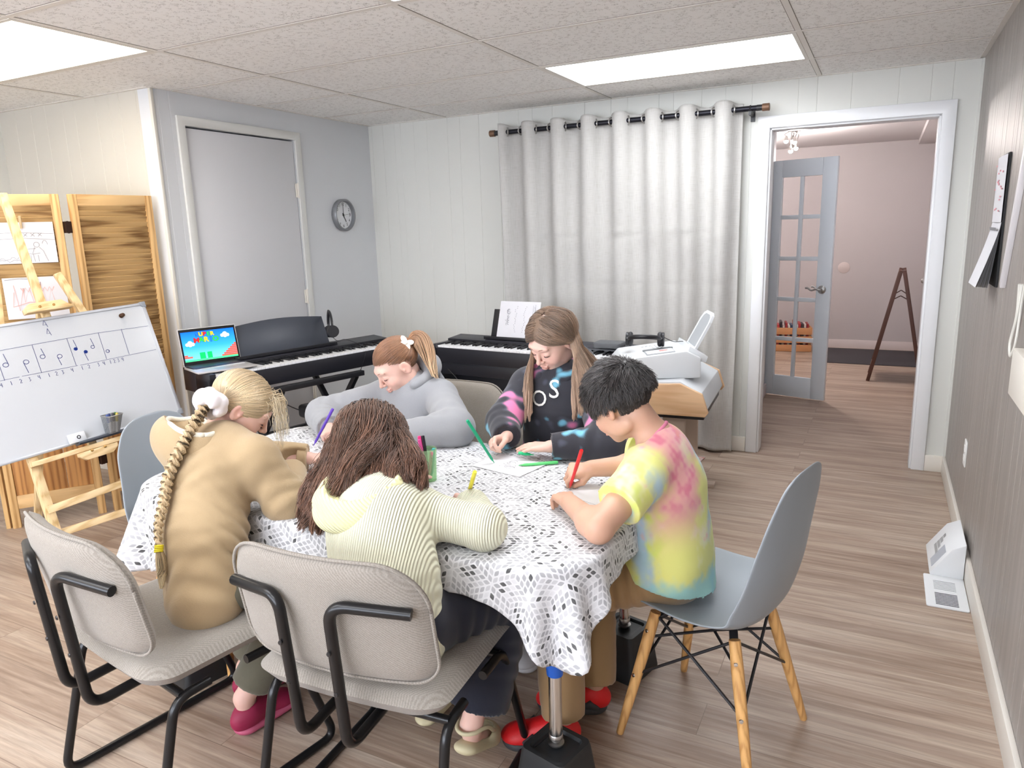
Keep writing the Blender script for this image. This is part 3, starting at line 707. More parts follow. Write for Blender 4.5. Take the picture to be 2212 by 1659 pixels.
part(wb, 'marker_lines', wmesh([(a_, b_*1.25) for a_, b_ in W1]), mat('blue_grey_ink', srgb(50, 60, 120), .6), world=True)
part(wb, 'note_heads', wmesh(blue, .0016), mat('blue_ink', srgb(20, 60, 160), .6), world=True)
mag = MB().lathe([(.011, 0), (.011, .005), (.007, .006), (.006, .014), (.010, .02), (.008, .026), (.0001, .028)], BP(.135, .05, .001), 18, BF)
solo('magnet', 'small brown and gold magnet near the top corner of the whiteboard', 'magnet', mag, mat('brown_magnet', srgb(78, 52, 34), .35, .4))
# tray, eraser, mesh cup and markers
tr = MB().b2((-.175, -.002, 0), (.19, .006, .045)); tr.b2((-.175, -.002, .041), (.19, .014, .045)); tr.xf(BF, BP(.365, .607, .002))
solo('marker_tray', 'thin dark marker tray at the bottom of the whiteboard', 'tray', tr, mat('dark_tray', srgb(70, 74, 84), .4), bevel=.001)
er = thing('eraser', 'white rectangular board eraser with a black oval on the tray', 'eraser', tuple(BP(.53, .572, .018)))
b = MB().b2((-.036, -.022, -.012), (.036, .022, .012)); b.xf(BF, BP(.53, .572, .018)); part(er, 'body', b, mat('eraser_white', srgb(224, 226, 230), .5), .004, world=True)
b = MB().torus((0, 0, .0125), .007, .002, None, 20, 6); b.xf(BF, BP(.526, .572, .018)); part(er, 'mark', b, M_BLACK, world=True)
cp_ = thing('pen_cup', 'grey metal mesh pen cup stuck on the lower whiteboard', 'pen cup', tuple(BP(.375, .55, .03)))
m = bpy.data.materials.new('metal_mesh'); t = NT(m); co = t.coord((1, 1, 1)); s_ = t.n('SeparateXYZ', {'Vector': co})
fx = t.math('FRACT', t.math('MULTIPLY', t.math('ADD', s_.outputs[1], s_.outputs[2]), 300)); fy = t.math('FRACT', t.math('MULTIPLY', t.math('SUBTRACT', s_.outputs[1], s_.outputs[2]), 300))
hole = t.math('MULTIPLY', t.math('GREATER_THAN', fx, .42), t.math('GREATER_THAN', fy, .42))
b1 = t.n('BsdfPrincipled', {'Base Color': srgb(150, 154, 158), 'Roughness': .4, 'Metallic': .6}); tb = t.n('BsdfTransparent')
mx = t.n('MixShader', {0: hole, 1: b1.outputs[0], 2: tb.outputs[0]}); t.t.links.new(mx.outputs[0], t.out.inputs[0]); M_MESH = m
wz = V(0, 0, 1); cN = V(1, 0.12, 0)/np.linalg.norm(V(1, .12, 0)); cF = np.column_stack([np.cross(wz, cN)*1, wz, cN])
c0 = BP(.385, .592, .006)
def ring(z_, w_, d_): return [c0+cF @ V(x, z_, y+d_/2+.004) for x, y in rrect(w_, d_, .012, 3)]
cup = MB(); R0, R1 = ring(.006, .056, .046), ring(.092, .080, .066); n_ = len(R0)
cup.add(R0+R1, [(i, (i+1) % n_, n_+(i+1) % n_, n_+i) for i in range(n_)]+[tuple(range(n_))])
part(cp_, 'mesh_body', cup, M_MESH, world=True); part(cp_, 'rim', MB().tube(R1+[R1[0]], .0022, 6), M_NICKEL, world=True)
for k, (x, y, c_, nm) in enumerate(((-.018, .03, (70, 90, 150), 'blue'), (-.004, .024, (50, 66, 120), 'dark blue'), (.010, .03, (60, 60, 66), 'black'), (.022, .026, (70, 120, 60), 'green'), (.016, .044, (190, 170, 70), 'yellow'))):
    mk = thing('marker', '%s capped marker standing in the mesh pen cup' % nm, 'marker', tuple(c0+cF @ V(x, .01, y)), group=None)
    a = c0+cF @ V(x*.6, .008, y); e_ = c0+cF @ V(x*1.25, .098, y*1.1)
    part(mk, 'barrel', MB().cyl(a, a*.45+e_*.55, .0055, n=12), mat('marker_barrel', srgb(222, 224, 226), .4), world=True)
    part(mk, 'cap', MB().tube([a*.45+e_*.55, a*.05+e_*.95, e_], [.0062, .0062, .004], 12), mat('marker_cap_%s' % nm.replace(' ', '_'), srgb(*c_), .4), world=True)
# ------------------------------------------------------------------ digital pianos
M_PBODY = mat('piano_black', srgb(34, 34, 40), .34, bump=.06, bscale=400, bdist=.0005)
M_PTOP = mat('piano_top_charcoal', srgb(48, 48, 56), .45)
M_WK = mat('white_key_plastic', srgb(238, 238, 240), .25); M_BK = mat('black_key_plastic', srgb(22, 22, 26), .3)
def keyboard(name, label, loc, rot, L_=1.3, keyz=.735, zt=.765, zb=.63, depth=.29):
    p = thing(name, label, 'digital piano', loc, rot)
    b = MB(); ym = .155
    b.b2((0, 0, zb), (L_, .02, keyz-.012)); b.b2((0, .02, zb), (L_, ym, keyz-.025)); b.b2((0, ym, zb), (L_, depth, zt-.01))
    b.b2((0, 0, zb), (.035, ym, keyz+.008)); b.b2((L_-.035, 0, zb), (L_, ym, keyz+.008))
    part(p, 'body', b, M_PBODY, .004)
    tp = MB().prism([(0, 0), (depth-ym+.006, 0), (depth-ym+.006, .012), (0, .001)], L_-.01, np.column_stack([(0, 1, 0), (0, 0, 1), (1, 0, 0)]), (.005, ym-.004, zt-.010)); part(p, 'top_panel', tp, M_PTOP, .001)
    pb = MB()
    for k in range(10): pb.b2((.42+k*.032, ym+.05, zt-.001), (.436+k*.032, ym+.056, zt+.003))
    part(p, 'buttons', pb, mat('button_grey', srgb(120, 120, 126), .4))
    kw = (L_-.07)/52; wk = None; bk = None; x0 = .035
    for i in range(52):
        if wk is None:
            wk = part(p, 'white_key', MB().b2((.0004, .004, keyz-.02), (kw-.0006, ym-.004, keyz)), M_WK, .0012, seg=1); wk.location = (x0, 0, 0)
        else:
            c = wk.copy(); COL.objects.link(c); c.location = (x0+i*kw, 0, 0)
        if i < 51 and (i % 7) in (0, 2, 3, 5, 6):
            if bk is None:
                bk = part(p, 'black_key', MB().prism([(0, 0), (.092, 0), (.092, .012), (.006, .012)], .011, np.column_stack([(0, 1, 0), (0, 0, 1), (1, 0, 0)]), (-.0055, .055, keyz-.001)), M_BK, .001, seg=1); bk.location = (x0+kw, 0, 0)
            else:
                c = bk.copy(); COL.objects.link(c); c.location = (x0+(i+1)*kw, 0, 0)
    return p
def music_rest(p, x0, x1, y, z, h, tilt, m, bow=0.0):
    mb = MB(); n = 12
    pts = [(x0, 0)]+[(x0+(x1-x0)*k/n, h+bow*sin(pi*k/n)) for k in range(n+1)]+[(x1, 0)]
    Mx = np.column_stack([(1, 0, 0), (0, sin(tilt), cos(tilt)), (0, -cos(tilt), sin(tilt))])
    mb.prism(pts[::-1], .006, Mx, (0, y, z)); o = part(p, 'music_rest', mb, m, .002)
    mb = MB().b2((x0-.02, y-.055, z-.006), (x1+.02, y+.012, z+.004)); mb.b2((x0-.02, y-.057, z-.006), (x1+.02, y-.051, z+.012)); part(o, 'ledge', mb, M_BLACK, .001)
    return Mx
a1 = math.atan2(.97, .242)
p1 = keyboard('digital_piano', 'black digital piano on an X stand in front of the white door', (-.208, .24, 0), a1)
M_REST = mat('music_rest_charcoal', srgb(62, 66, 76), .4)
Mx = music_rest(p1, .29, .90, .235, .768, .175, .38, M_REST, .022)
inl = MB().ribbon([Mx @ V(x, y, -.0005)+V(0, .235, .768) for x, y in [(.31, .02), (.315, .155), (.45, .168), (.60, .175), (.75, .170), (.875, .157)]], .002, Mx @ V(0, 0, -1)); part(p1, 'inlay_line', inl, mat('inlay_dark', srgb(36, 38, 46), .5))
for x in (.33, .83):
    xs_ = MB(); xs_.bar((x, -.12, .03), (x, .34, .60), .03, .03, (1, 0, 0)); xs_.bar((x+.035, .40, .03), (x+.035, -.06, .60), .03, .03, (1, 0, 0))
    part(p1, 'stand_leg', xs_, M_BLACK, .003)
sb = MB()
for y_ in (-.08, .36): sb.b2((.30, y_-.02, .60), (.90, y_+.02, .63))
sb.b2((.33, .12, .30), (.87, .15, .33)); sb.cyl((.22, -.13, .02), (.98, -.13, .02), .017); sb.cyl((.22, .41, .02), (.98, .41, .02), .017)
part(p1, 'stand_bar', sb, M_BLACK, .003)
p2 = keyboard('digital_piano', 'black digital piano on a solid stand with modesty panel along the back wall', (.345, 1.478, 0), R(-5.5), 1.27)
for x in (0, 1.248): part(p2, 'side_panel', MB().b2((x, .0, 0), (x+.022, .30, .63)), M_PBODY, .003)
part(p2, 'modesty_panel', MB().b2((.022, .20, .19), (1.248, .218, .52)), M_PBODY, .002)
part(p2, 'stretcher', MB().b2((.022, .17, .12), (1.248, .23, .185)), M_PBODY, .003)
part(p2, 'apron', MB().b2((.022, .02, .555), (1.248, .24, .63)), M_PBODY, .003)
Mx2 = music_rest(p2, .285, .76, .235, .768, .178, .3, M_BLACK)
ang2 = R(-5.5)
def P2W(x, y, z): return rz(ang2) @ V(x, y, z)+V(.345, 1.478, 0)
def P1W(x, y, z): return rz(a1) @ V(x, y, z)+V(-.208, .24, 0)
M_HIN = mat('music_ink', srgb(110, 110, 120), .8)
st_ = []; rr = random.Random(2)
for col_ in (-.02, .045):
    for k in range(16):
        st_.append(arc(col_+rr.uniform(-.008, .008), .08-k*.0105, .0016, .0016, n=6))
st_ += [arc(-.075+rr.uniform(-.01, .01), .01+rr.uniform(-.045, .045), rr.uniform(.004, .014), rr.uniform(.004, .018), rr.uniform(0, 180), rr.uniform(200, 360), 8) for _ in range(9)]
st_ += [[(.10, -.09+k*.008), (.112, -.09+k*.008)] for k in range(7)]+[[(.10, .03), (.10, .09)], [(.112, .0), (.115, .095)], [(.108, .04), (.118, .06), (.108, .08)]]
def lean(p, x, h, W_=.29, H_=.215):
    return None
Fm = rz(ang2) @ Mx2
sc0 = P2W(.475, .235, .772)+Fm @ V(0, .112, 0)
Fs = np.column_stack([Fm[:, 0], Fm[:, 1], -Fm[:, 2]*1]); Fs = np.column_stack([Fm[:, 0], Fm[:, 1], np.cross(Fm[:, 0], Fm[:, 1])])
fnr = Fs[:, 2] if Fs[1, 2] < 0 else -Fs[:, 2]; Fs = np.column_stack([Fs[:, 0], Fs[:, 1], fnr])
sm_ = thing('sheet_music', 'white song sheet with small notes standing on the back piano', 'sheet music', tuple(sc0))
b = sheet(.29, .225, .004); b.xf(Fs, sc0+fnr*.010); part(sm_, 'paper', b, M_PAPER, smooth=180, world=True)
b = strokes(st_, .0014, .0062); b.xf(Fs, sc0+fnr*.010); part(sm_, 'printing', b, M_HIN, world=True)
# headphones
def headphones(name, label, loc, Mr, cable=None):
    h = thing(name, label, 'headphones', loc)
    b = MB(); pts = [Mr @ V(.082*cos(a), 0, .095*sin(a)) for a in np.linspace(R(-8), R(188), 24)]
    b.tube(pts, [.006]*24, 8, flat=1.9); part(h, 'headband', b, M_BLACK)
    for s_ in (-1, 1):
        c = Mr @ V(s_*.078, 0, -.03); A_ = Mr @ ry(s_*pi/2) if True else None
        e = MB().lathe([(.001, -.002), (.030, 0), (.036, .008), (.036, .016), (.034, .018)], c, 24, Mr @ ry(s_*pi/2)); o = part(h, 'ear_cup', e, M_BLACK)
        e = MB().torus(c-Mr @ V(s_*.004, 0, 0), .026, .012, Mr @ ry(s_*pi/2), 24, 10); part(o, 'ear_pad', e, mat('ear_pad_leather', srgb(40, 40, 44), .55))
        part(h, 'slider', MB().bar(Mr @ V(s_*.083, 0, -.012), Mr @ V(s_*.081, 0, .025), .012, .006), M_NICKEL, .001)
    if cable is not None: part(h, 'cable', MB().tube(bez(cable, 8), .0018, 6), M_BLACK)
    return h
hl = P1W(.905, .215, .872)
headphones('headphones', 'black headphones hanging over the end of the door-side piano music rest', tuple(hl), rz(a1+1.1) @ ry(.12),
           [V(-.02, .02, -.06), V(.0, .06, -.10), P1W(1.0, .2, .78)-hl, P1W(1.02, .05, .745)-hl, P1W(.98, -.01, .70)-hl, P1W(.95, .01, .60)-hl])
headphones('headphones', 'black headphones lying on top of the white fax machine', (1.775, 1.24, .868), rz(.2) @ rx(R(76)),
           [V(.07, .05, .01), V(.13, .07, -.02), V(.17, .14, -.03), V(.22, .2, -.08)])
# cord in front of the back piano
cd = MB().tube(bez([P2W(.98, .10, .745), P2W(.86, -.01, .735), P2W(.84, -.02, .64), P2W(.74, -.02, .46), P2W(.52, -.01, .36), P2W(.3, -.02, .42), P2W(.18, -.01, .54), P2W(.11, .0, .59)], 10), .0025, 8)
solo('audio_cable', 'thin black audio cable drooping in front of the back piano', 'cable', cd, M_BLACK)
cd = MB().tube(bez([P1W(.28, .02, .63), P1W(.42, -.03, .50), P1W(.6, -.03, .41), P1W(.74, 0, .39)], 10), .003, 8)
solo('power_cord', 'thin black cord drooping below the door-side piano', 'cable', cd, M_BLACK)
# laptop
lt = thing('laptop', 'silver laptop with a bright game title screen on the left end of the piano', 'laptop', tuple(P1W(.135, .135, .745)), a1-.13)
M_SIL = mat('laptop_silver', srgb(206, 202, 200), .35, .35)
part(lt, 'base', MB().b2((-.155, -.11, 0), (.155, .11, .009)), M_SIL, .003)
kb_ = MB()
for j in range(5):
    for i in range(13): kb_.b2((-.135+i*.0208, .085-j*.0185-.015, .009), (-.135+i*.0208+.018, .085-j*.0185, .0102))
part(lt, 'keys', kb_, mat('laptop_keys', srgb(214, 212, 212), .5)); part(lt, 'touchpad', MB().b2((-.05, -.095, .009), (.05, -.03, .0094)), mat('touchpad', srgb(170, 168, 168), .3))
tl = R(103); sy, sz = cos(pi-tl), sin(tl)
SF = np.column_stack([(1, 0, 0), (0, -cos(tl), sin(tl)), (0, -sin(tl), -cos(tl))])
lid = MB().b2((-.155, 0, -.005), (.155, .205, 0)); lid.xf(SF, (0, .108, .010)); ld = part(lt, 'lid', lid, M_SIL, .002)
bz_ = MB().b2((-.151, .004, 0), (.151, .201, .001)); bz_.xf(SF, (0, .108, .010)); part(ld, 'bezel', bz_, mat('bezel_black', srgb(16, 16, 18), .25))
def bold_letter(ch, size, off):
    cu = bpy.data.curves.new('t', 'FONT'); cu.body = ch; cu.size = size; cu.offset = off; cu.align_x = 'CENTER'; cu.align_y = 'CENTER'; cu.resolution_u = 3
    o = bpy.data.objects.new('t', cu); COL.objects.link(o); bpy.context.view_layer.update()
    me = bpy.data.meshes.new_from_object(o.evaluated_get(bpy.context.evaluated_depsgraph_get())); mb = MB(); mb.add([v.co for v in me.vertices], [tuple(p.vertices) for p in me.polygons])
    bpy.data.objects.remove(o); bpy.data.meshes.remove(me); bpy.data.curves.remove(cu); return mb
def escreen(name, c, s=1.25): return emis(name, srgb(*c), s)
def sky_m():
    m = bpy.data.materials.new('screen_blue'); t = NT(m); s_ = t.n('SeparateXYZ', {'Vector': t.coord()})
    c = t.ramp(t.n('MapRange', {'Value': s_.outputs[2], 'From Min': .02, 'From Max': .2}).outputs[0], [(0, srgb(120, 200, 250)), (.5, srgb(50, 150, 240)), (1, srgb(20, 90, 220))])
    e = t.n('Emission', {'Color': c, 'Strength': 1.25}); t.t.links.new(e.outputs[0], t.out.inputs[0]); return m
def scr(mb, name, m, h):
    mb.xf(None, (0, 0, h)); mb.xf(SF, (0, .108, .010)); part(ld, name, mb, m)
scr(MB().b2((-.142, .026, .001), (.142, .186, .0014)), 'display', sky_m(), 0)
scr(MB().b2((-.142, .026, 0), (.142, .036, .0004)), 'screen_ground', escreen('screen_green', (70, 200, 130)), .0015)
bl = MB()
for x, y, w_, h_ in ((-.062, .036, .030, .034), (-.022, .036, .026, .034)): bl.b2((x, y, 0), (x+w_, y+h_, .0004))
scr(bl, 'screen_blocks', escreen('screen_green_block', (20, 170, 90)), .0016)
bl = MB()
for i in range(7):
    bl.b2((.142-(7-i)*.0125, .036+i*.0098, 0), (.142, .036+(i+1)*.0098-.0006, .0004))
bl.b2((-.142, .044, 0), (-.1, .053, .0004)); bl.b2((-.142, .0535, 0), (-.124, .062, .0004)); scr(bl, 'screen_steps', escreen('screen_brown', (176, 84, 66)), .0016)
cl = MB()
for cx, cy, k in ((-.102, .118, 1), (.09, .150, 1)):
    for dx, dy, r in ((-.016, 0, .009), (0, .006, .013), (.015, 0, .009), (.0, -.002, .011)):
        cl.lathe([(.0001, 0), (r, 0), (r, .0003), (.0001, .0003)], (cx+dx, cy+dy, 0), 16)
scr(cl, 'screen_clouds', escreen('screen_white', (240, 244, 255), 1.2), .0018)
cols = {'r': (225, 40, 40), 'g': (50, 180, 70), 'b': (40, 110, 230), 'y': (250, 205, 40)}
def word(txt, cs, size, cx, cy, sp):
    for i, (ch, c) in enumerate(zip(txt, cs)):
        x = cx+(i-(len(txt)-1)/2)*sp
        tb_ = bold_letter(ch, size, .0011); sh = bold_letter(ch, size, .0022)
        for v_, dz, mt, nm in ((sh, .0020, escreen('screen_shadow', (20, 30, 60), .6) if 'screen_shadow' not in bpy.data.materials else bpy.data.materials['screen_shadow'], 'letter_shadow'), (tb_, .0024, bpy.data.materials.get('screen_'+c) or escreen('screen_'+c, cols[c]), 'letter')):
            q = MB(); q.add([(p[0]*1.15+x, p[1]+cy+sin(i*1.3)*.001, 0) for p in v_.v], v_.f); scr(q, nm, mt, dz)
word('SUPER', 'byrgy', .028, -.018, .167, .0200); word('MARIO', 'rgybg', .036, -.014, .136, .0255)
# piano bench
bn_ = thing('piano_bench', 'black padded piano bench beneath the door-side piano', 'bench', (.09, 1.02, 0), a1)
s_ = MB().prism(rrect(.62, .32, .03), .075, None, (0, 0, .40)); part(bn_, 'cushion', s_, mat('black_vinyl', srgb(28, 28, 32), .35, bump=.2, bscale=200, bdist=.001), .02, seg=4)
part(bn_, 'apron', MB().b2((-.28, -.13, .34), (.28, .13, .40)), M_BLACK, .004)
for x in (-1, 1):
    for y_ in (-1, 1): part(bn_, 'leg', MB().b2((x*.26-.018, y_*.11-.018, 0), (x*.26+.018, y_*.11+.018, .34)), M_BLACK, .003)
# ------------------------------------------------------------------ wood-sided console desk with a fax machine
dk = thing('console_desk', 'grey-topped sloping desk with light wood side panels behind the dark-haired boy', 'desk', (1.83, 1.37, 0), R(4))
P_OAK = pine('light_oak_veneer', srgb(222, 184, 144), srgb(204, 160, 118), 0, .8)
side = [(-.19, .53), (.27, .53), (.285, .55), (.255, .64), (.15, .685), (-.17, .665), (-.19, .64)]
XZ = np.column_stack([(1, 0, 0), (0, 0, 1), (0, -1, 0)])
for y_ in (-.30, .32):
    part(dk, 'side_panel', MB().prism(side, .022, XZ, (0, y_, 0)), P_OAK, .002)
ins = [(-.18, .535), (.265, .535), (.275, .555), (.248, .636), (.147, .690), (-.165, .672), (-.18, .64)]
part(dk, 'console_top', MB().prism(ins, .60, XZ, (0, .30, .003)), mat('console_grey', srgb(206, 210, 214), .45), .003)
part(dk, 'tray', MB().b2((-.17, -.28, .505), (.26, .28, .53)), M_BLACK, .003)
for y_ in (-.2, .22): part(dk, 'leg', MB().b2((.05, y_-.015, 0.02), (.16, y_+.015, .507)), mat('desk_leg_taupe', srgb(196, 176, 160), .5), .003)
for y_ in (-.22, .18): part(dk, 'foot', MB().b2((-.15, y_, 0), (.26, y_+.06, .022)), MATS['desk_leg_taupe'], .003)
fx_ = thing('fax_machine', 'white fax machine with keypad and raised paper tray on the desk', 'fax machine', (1.84, 1.30, .69), R(24))
M_FAX = mat('fax_white', srgb(222, 225, 228), .4); M_FAXG = mat('fax_grey', srgb(168, 172, 176), .4)
fb = MB().prism([(-.235, 0), (.17, 0), (.17, .10), (.10, .135), (-.20, .10), (-.235, .06)], .36, XZ, (0, .18, 0)); part(fx_, 'body', fb, M_FAX, .008)
SL = ry(-math.atan2(.035, .30))
def onslope(x, y, h=0): return V(x, y, .10+(x+.20)*.1167+h)
q = MB().box(onslope(-.02, -.08, .001), (.14, .16, .004), SL); pn_ = part(fx_, 'control_panel', q, M_FAXG, .001)
kp = MB()
for i in range(4):
    for j in range(3): kp.box(onslope(-.03+j*.02, .02+i*.016, .004), (.013, .010, .006), SL)
for j in range(6): kp.box(onslope(-.08+j*.02, .09, .004), (.012, .006, .005), SL)
part(pn_, 'buttons', kp, mat('fax_button', srgb(240, 240, 240), .4), .001)
q = MB().box(onslope(-.02, -.04, .004), (.15, .022, .003), SL); part(pn_, 'display', q, mat('fax_display', srgb(120, 126, 130), .3))
q = MB().box(onslope(-.02, -.105, .004), (.13, .09, .0015), SL); part(pn_, 'label_card', q, M_PAPER)
q = MB().box(onslope(.0, -.10, .0055), (.04, .018, .001), SL); part(pn_, 'red_mark', q, mat('red_ink', srgb(236, 150, 140), .6))
tb = MB().prism([(.10, .10), (.20, .07), (.21, .10), (.12, .155)], .30, XZ, (0, .15, 0)); part(fx_, 'feeder', tb, M_FAX, .004)
# paper tray: an arched frame with an inner plate, leaning back
TF = np.column_stack([(0, 1, 0), (sin(R(28)), 0, cos(R(28))), (cos(R(28)), 0, -sin(R(28)))])
outer = [(-.11, 0), (.11, 0), (.11, .15), (.09, .185), (.05, .20), (-.05, .20), (-.09, .185), (-.11, .15)]
inner = [(x*.80, .012+y*.86) for x, y in outer]
fr_ = MB(); no = len(outer)
for i in range(no):
    a_, b_, c_, d_ = outer[i], outer[(i+1) % no], inner[(i+1) % no], inner[i]; fr_.prism([a_, b_, c_, d_], .012, TF, (.15, 0, .13))
part(fx_, 'paper_tray', fr_, M_FAX, 0); part(fx_, 'tray_plate', MB().prism(inner, .004, TF, (.152, 0, .13)), M_FAXG)
sp_ = MB().prism(rrect(.16, .12, .02), .03, None, (1.49, 1.52, .768)); 
solo('speaker', 'grey mesh-topped speaker at the right end of the back piano', 'speaker', sp_, mat('speaker_mesh', srgb(92, 94, 98), .5, bump=.6, bscale=500), (0, 0, -.0), bevel=.006)
# desk board behind the console
dt = MB().b2((-.42, -.02, .70), (.25, .30, .722)); 
# ------------------------------------------------------------------ right wall objects
SX = XR
ca = thing('wall_calendar', 'open paper calendar with flared pages hanging on the taupe wall', 'calendar', (XR, 1.12, 1.40))
up = MB().grid(lambda u, v: (XR-.012-.004*sin(pi*u), .98+.26*u, 1.40+.245*v), 6, 6); o = part(ca, 'upper_page', up, M_PAPER, 0, 180, world=True)
rr = random.Random(11); ms = MB()
for k in range(16):
    y_ = 1.0+rr.uniform(0, .2); z_ = 1.44+rr.uniform(0, .18); ms.ribbon([(XR-.0175, y_, z_), (XR-.0175, y_+.03, z_)], .006, (-1, 0, 0))
part(o, 'printing', ms, mat('pink_print', srgb(232, 150, 160), .7), world=True)
for k in range(7):
    sp = .012+.050*(1-k/7.5)
    pg = MB().grid(lambda u, v: (XR-.012-sp*(1-(1-v)**2)*.9 if False else XR-.010-sp*(1-v)**1.2, .98+.26*u, 1.40-(.245-.06*sp)*(1-v)), 4, 10)
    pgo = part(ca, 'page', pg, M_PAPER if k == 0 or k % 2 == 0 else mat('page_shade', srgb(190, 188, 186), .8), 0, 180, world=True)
part(ca, 'header_strip', MB().ribbon([(XR-.022, 1.0, 1.375), (XR-.022, 1.2, 1.375)], .012, (-1, 0, -.3)), mat('grey_print', srgb(150, 150, 154), .7), world=True)
part(ca, 'back_cover', MB().b2((XR-.008, .975, 1.16), (XR-.001, 1.245, 1.65)), mat('calendar_back', srgb(30, 30, 32), .7), world=True)
solo('wall_strip', 'narrow white slanting strip on the taupe wall right of the calendar', 'wall strip', MB().bar((XR-.009, .790, 1.18), (XR-.009, .560, 1.68), .018, .028, (0, 1, .3)), mat('board_white', srgb(226, 222, 224), .4), bevel=.002)
cc = MB()
for k in range(3): cc.tube(bez([(XR-.012-.004*k, .36, 1.22), (XR-.012, .385+.008*k, 1.12), (XR-.014, .44+.006*k, 1.03), (XR-.016, .40, 1.0-.004*k), (XR-.014, .35, 1.04), (XR-.012, .34, 1.14), (XR-.01, .33, 1.22)], 8), .0035, 8)
solo('white_cord', 'looped white cord hanging on the taupe wall at the right edge', 'cord', cc, mat('white_cord_rubber', srgb(232, 230, 222), .45))
solo('wall_panel_box', 'cream box on the taupe wall cut by the right edge of the photo', 'wall box', MB().prism([(-.02, .92), (.27, .92), (.27, 1.06), (-.02, 1.06)], .03, np.column_stack([(0, 1, 0), (0, 0, 1), (1, 0, 0)]), (XR-.03, 0, -.02)), mat('cream_plastic', srgb(236, 230, 220), .45), bevel=.004)
ot = thing('wall_outlet', 'white electrical outlet plate low on the taupe wall', 'outlet', (XR, 1.40, .385))
part(ot, 'plate', MB().b2((-.006, -.036, -.058), (0, .036, .058)), mat('outlet_white', srgb(240, 240, 238), .35), .002)
for z in (-.022, .022): part(ot, 'socket', MB().b2((-.009, -.016, z-.014), (-.005, .016, z+.014)), MATS['outlet_white'], .002)
# floor heat deflector and floor register
df = thing('heat_deflector', 'white metal heat deflector vent standing against the baseboard by the wall', 'vent', (3.2, 1.03, 0), 0)
M_VENT = mat('vent_white', srgb(234, 236, 238), .4)
y0, y1 = .885, 1.175
pf = [(3.198, .0), (3.085, .0), (3.078, .012), (3.150, .125), (3.198, .150)]
b = MB().prism(pf, y1-y0, np.column_stack([(1, 0, 0), (0, 0, 1), (0, -1, 0)]), (0, y1, 0)); part(df, 'housing', b, M_VENT, .003, world=True)
sl = MB(); a_ = V(3.078, 0, .012); b_ = V(3.150, 0, .125); nn = V(-(b_-a_)[2], 0, (b_-a_)[0]); nn /= np.linalg.norm(nn)
for k in range(9):
    for j in range(min(4, 1+k//2)):
        p0 = a_+(b_-a_)*(.35+j*.14)+V(0, 1.0+k*.011, 0)+nn*.0008; sl.ribbon([p0, p0+(b_-a_)*.11], .004, nn)
part(df, 'slots', sl, M_BLACK, world=True)
pw = MB(); c = a_+(b_-a_)*.45+V(0, .955, 0)+nn*.001; pw.box(c, (.085, .075, .002), np.column_stack([(b_-a_)/np.linalg.norm(b_-a_), (0, 1, 0), nn])); part(df, 'label_plate', pw, mat('vent_grey', srgb(186, 190, 198), .5), world=True)
fr = thing('floor_register', 'white flat floor register plate with dark slots next to the deflector', 'vent', (3.16, .92, 0))
y0, y1 = .64, .86
part(fr, 'plate', MB().prism([(x+3.128, y+(.75)) for x, y in rrect(.14, .28, .008, 3)], .005, None, (0, 0, 0)), M_VENT, .001, world=True)
sl = MB()
for k in range(9): sl.b2((3.09, .63+k*.0115, .0045), (3.165, .635+k*.0115, .0056))
for k in range(7): sl.b2((3.09, .76+k*.012, .0045), (3.165, .762+k*.012, .0054))
part(fr, 'slots', sl, mat('slot_dark', srgb(40, 44, 56), .6), world=True)
# woven rug at the desk
rg = MB().b2((-.2, -.19, 0), (.2, .19, .006))
def rug_m():
    m = bpy.data.materials.new('woven_rug'); t = NT(m); s_ = t.n('SeparateXYZ', {'Vector': t.coord()})
    n = t.noise(t.n('CombineXYZ', {'X': t.math('MULTIPLY', s_.outputs[0], 14), 'Y': t.math('MULTIPLY', s_.outputs[1], 90), 'Z': 0}), 1, 2)
    t.bsdf(t.ramp(n, [(.3, srgb(110, 100, 104)), (.45, srgb(212, 204, 198)), (.55, srgb(196, 120, 110)), (.7, srgb(222, 216, 210))]), .95, 0, t.bump(n, .6, .004)); return m
solo('woven_rug', 'small striped woven rug under the desk by the curtain', 'rug', rg, rug_m(), (1.70, 1.92, 0), R(-6))
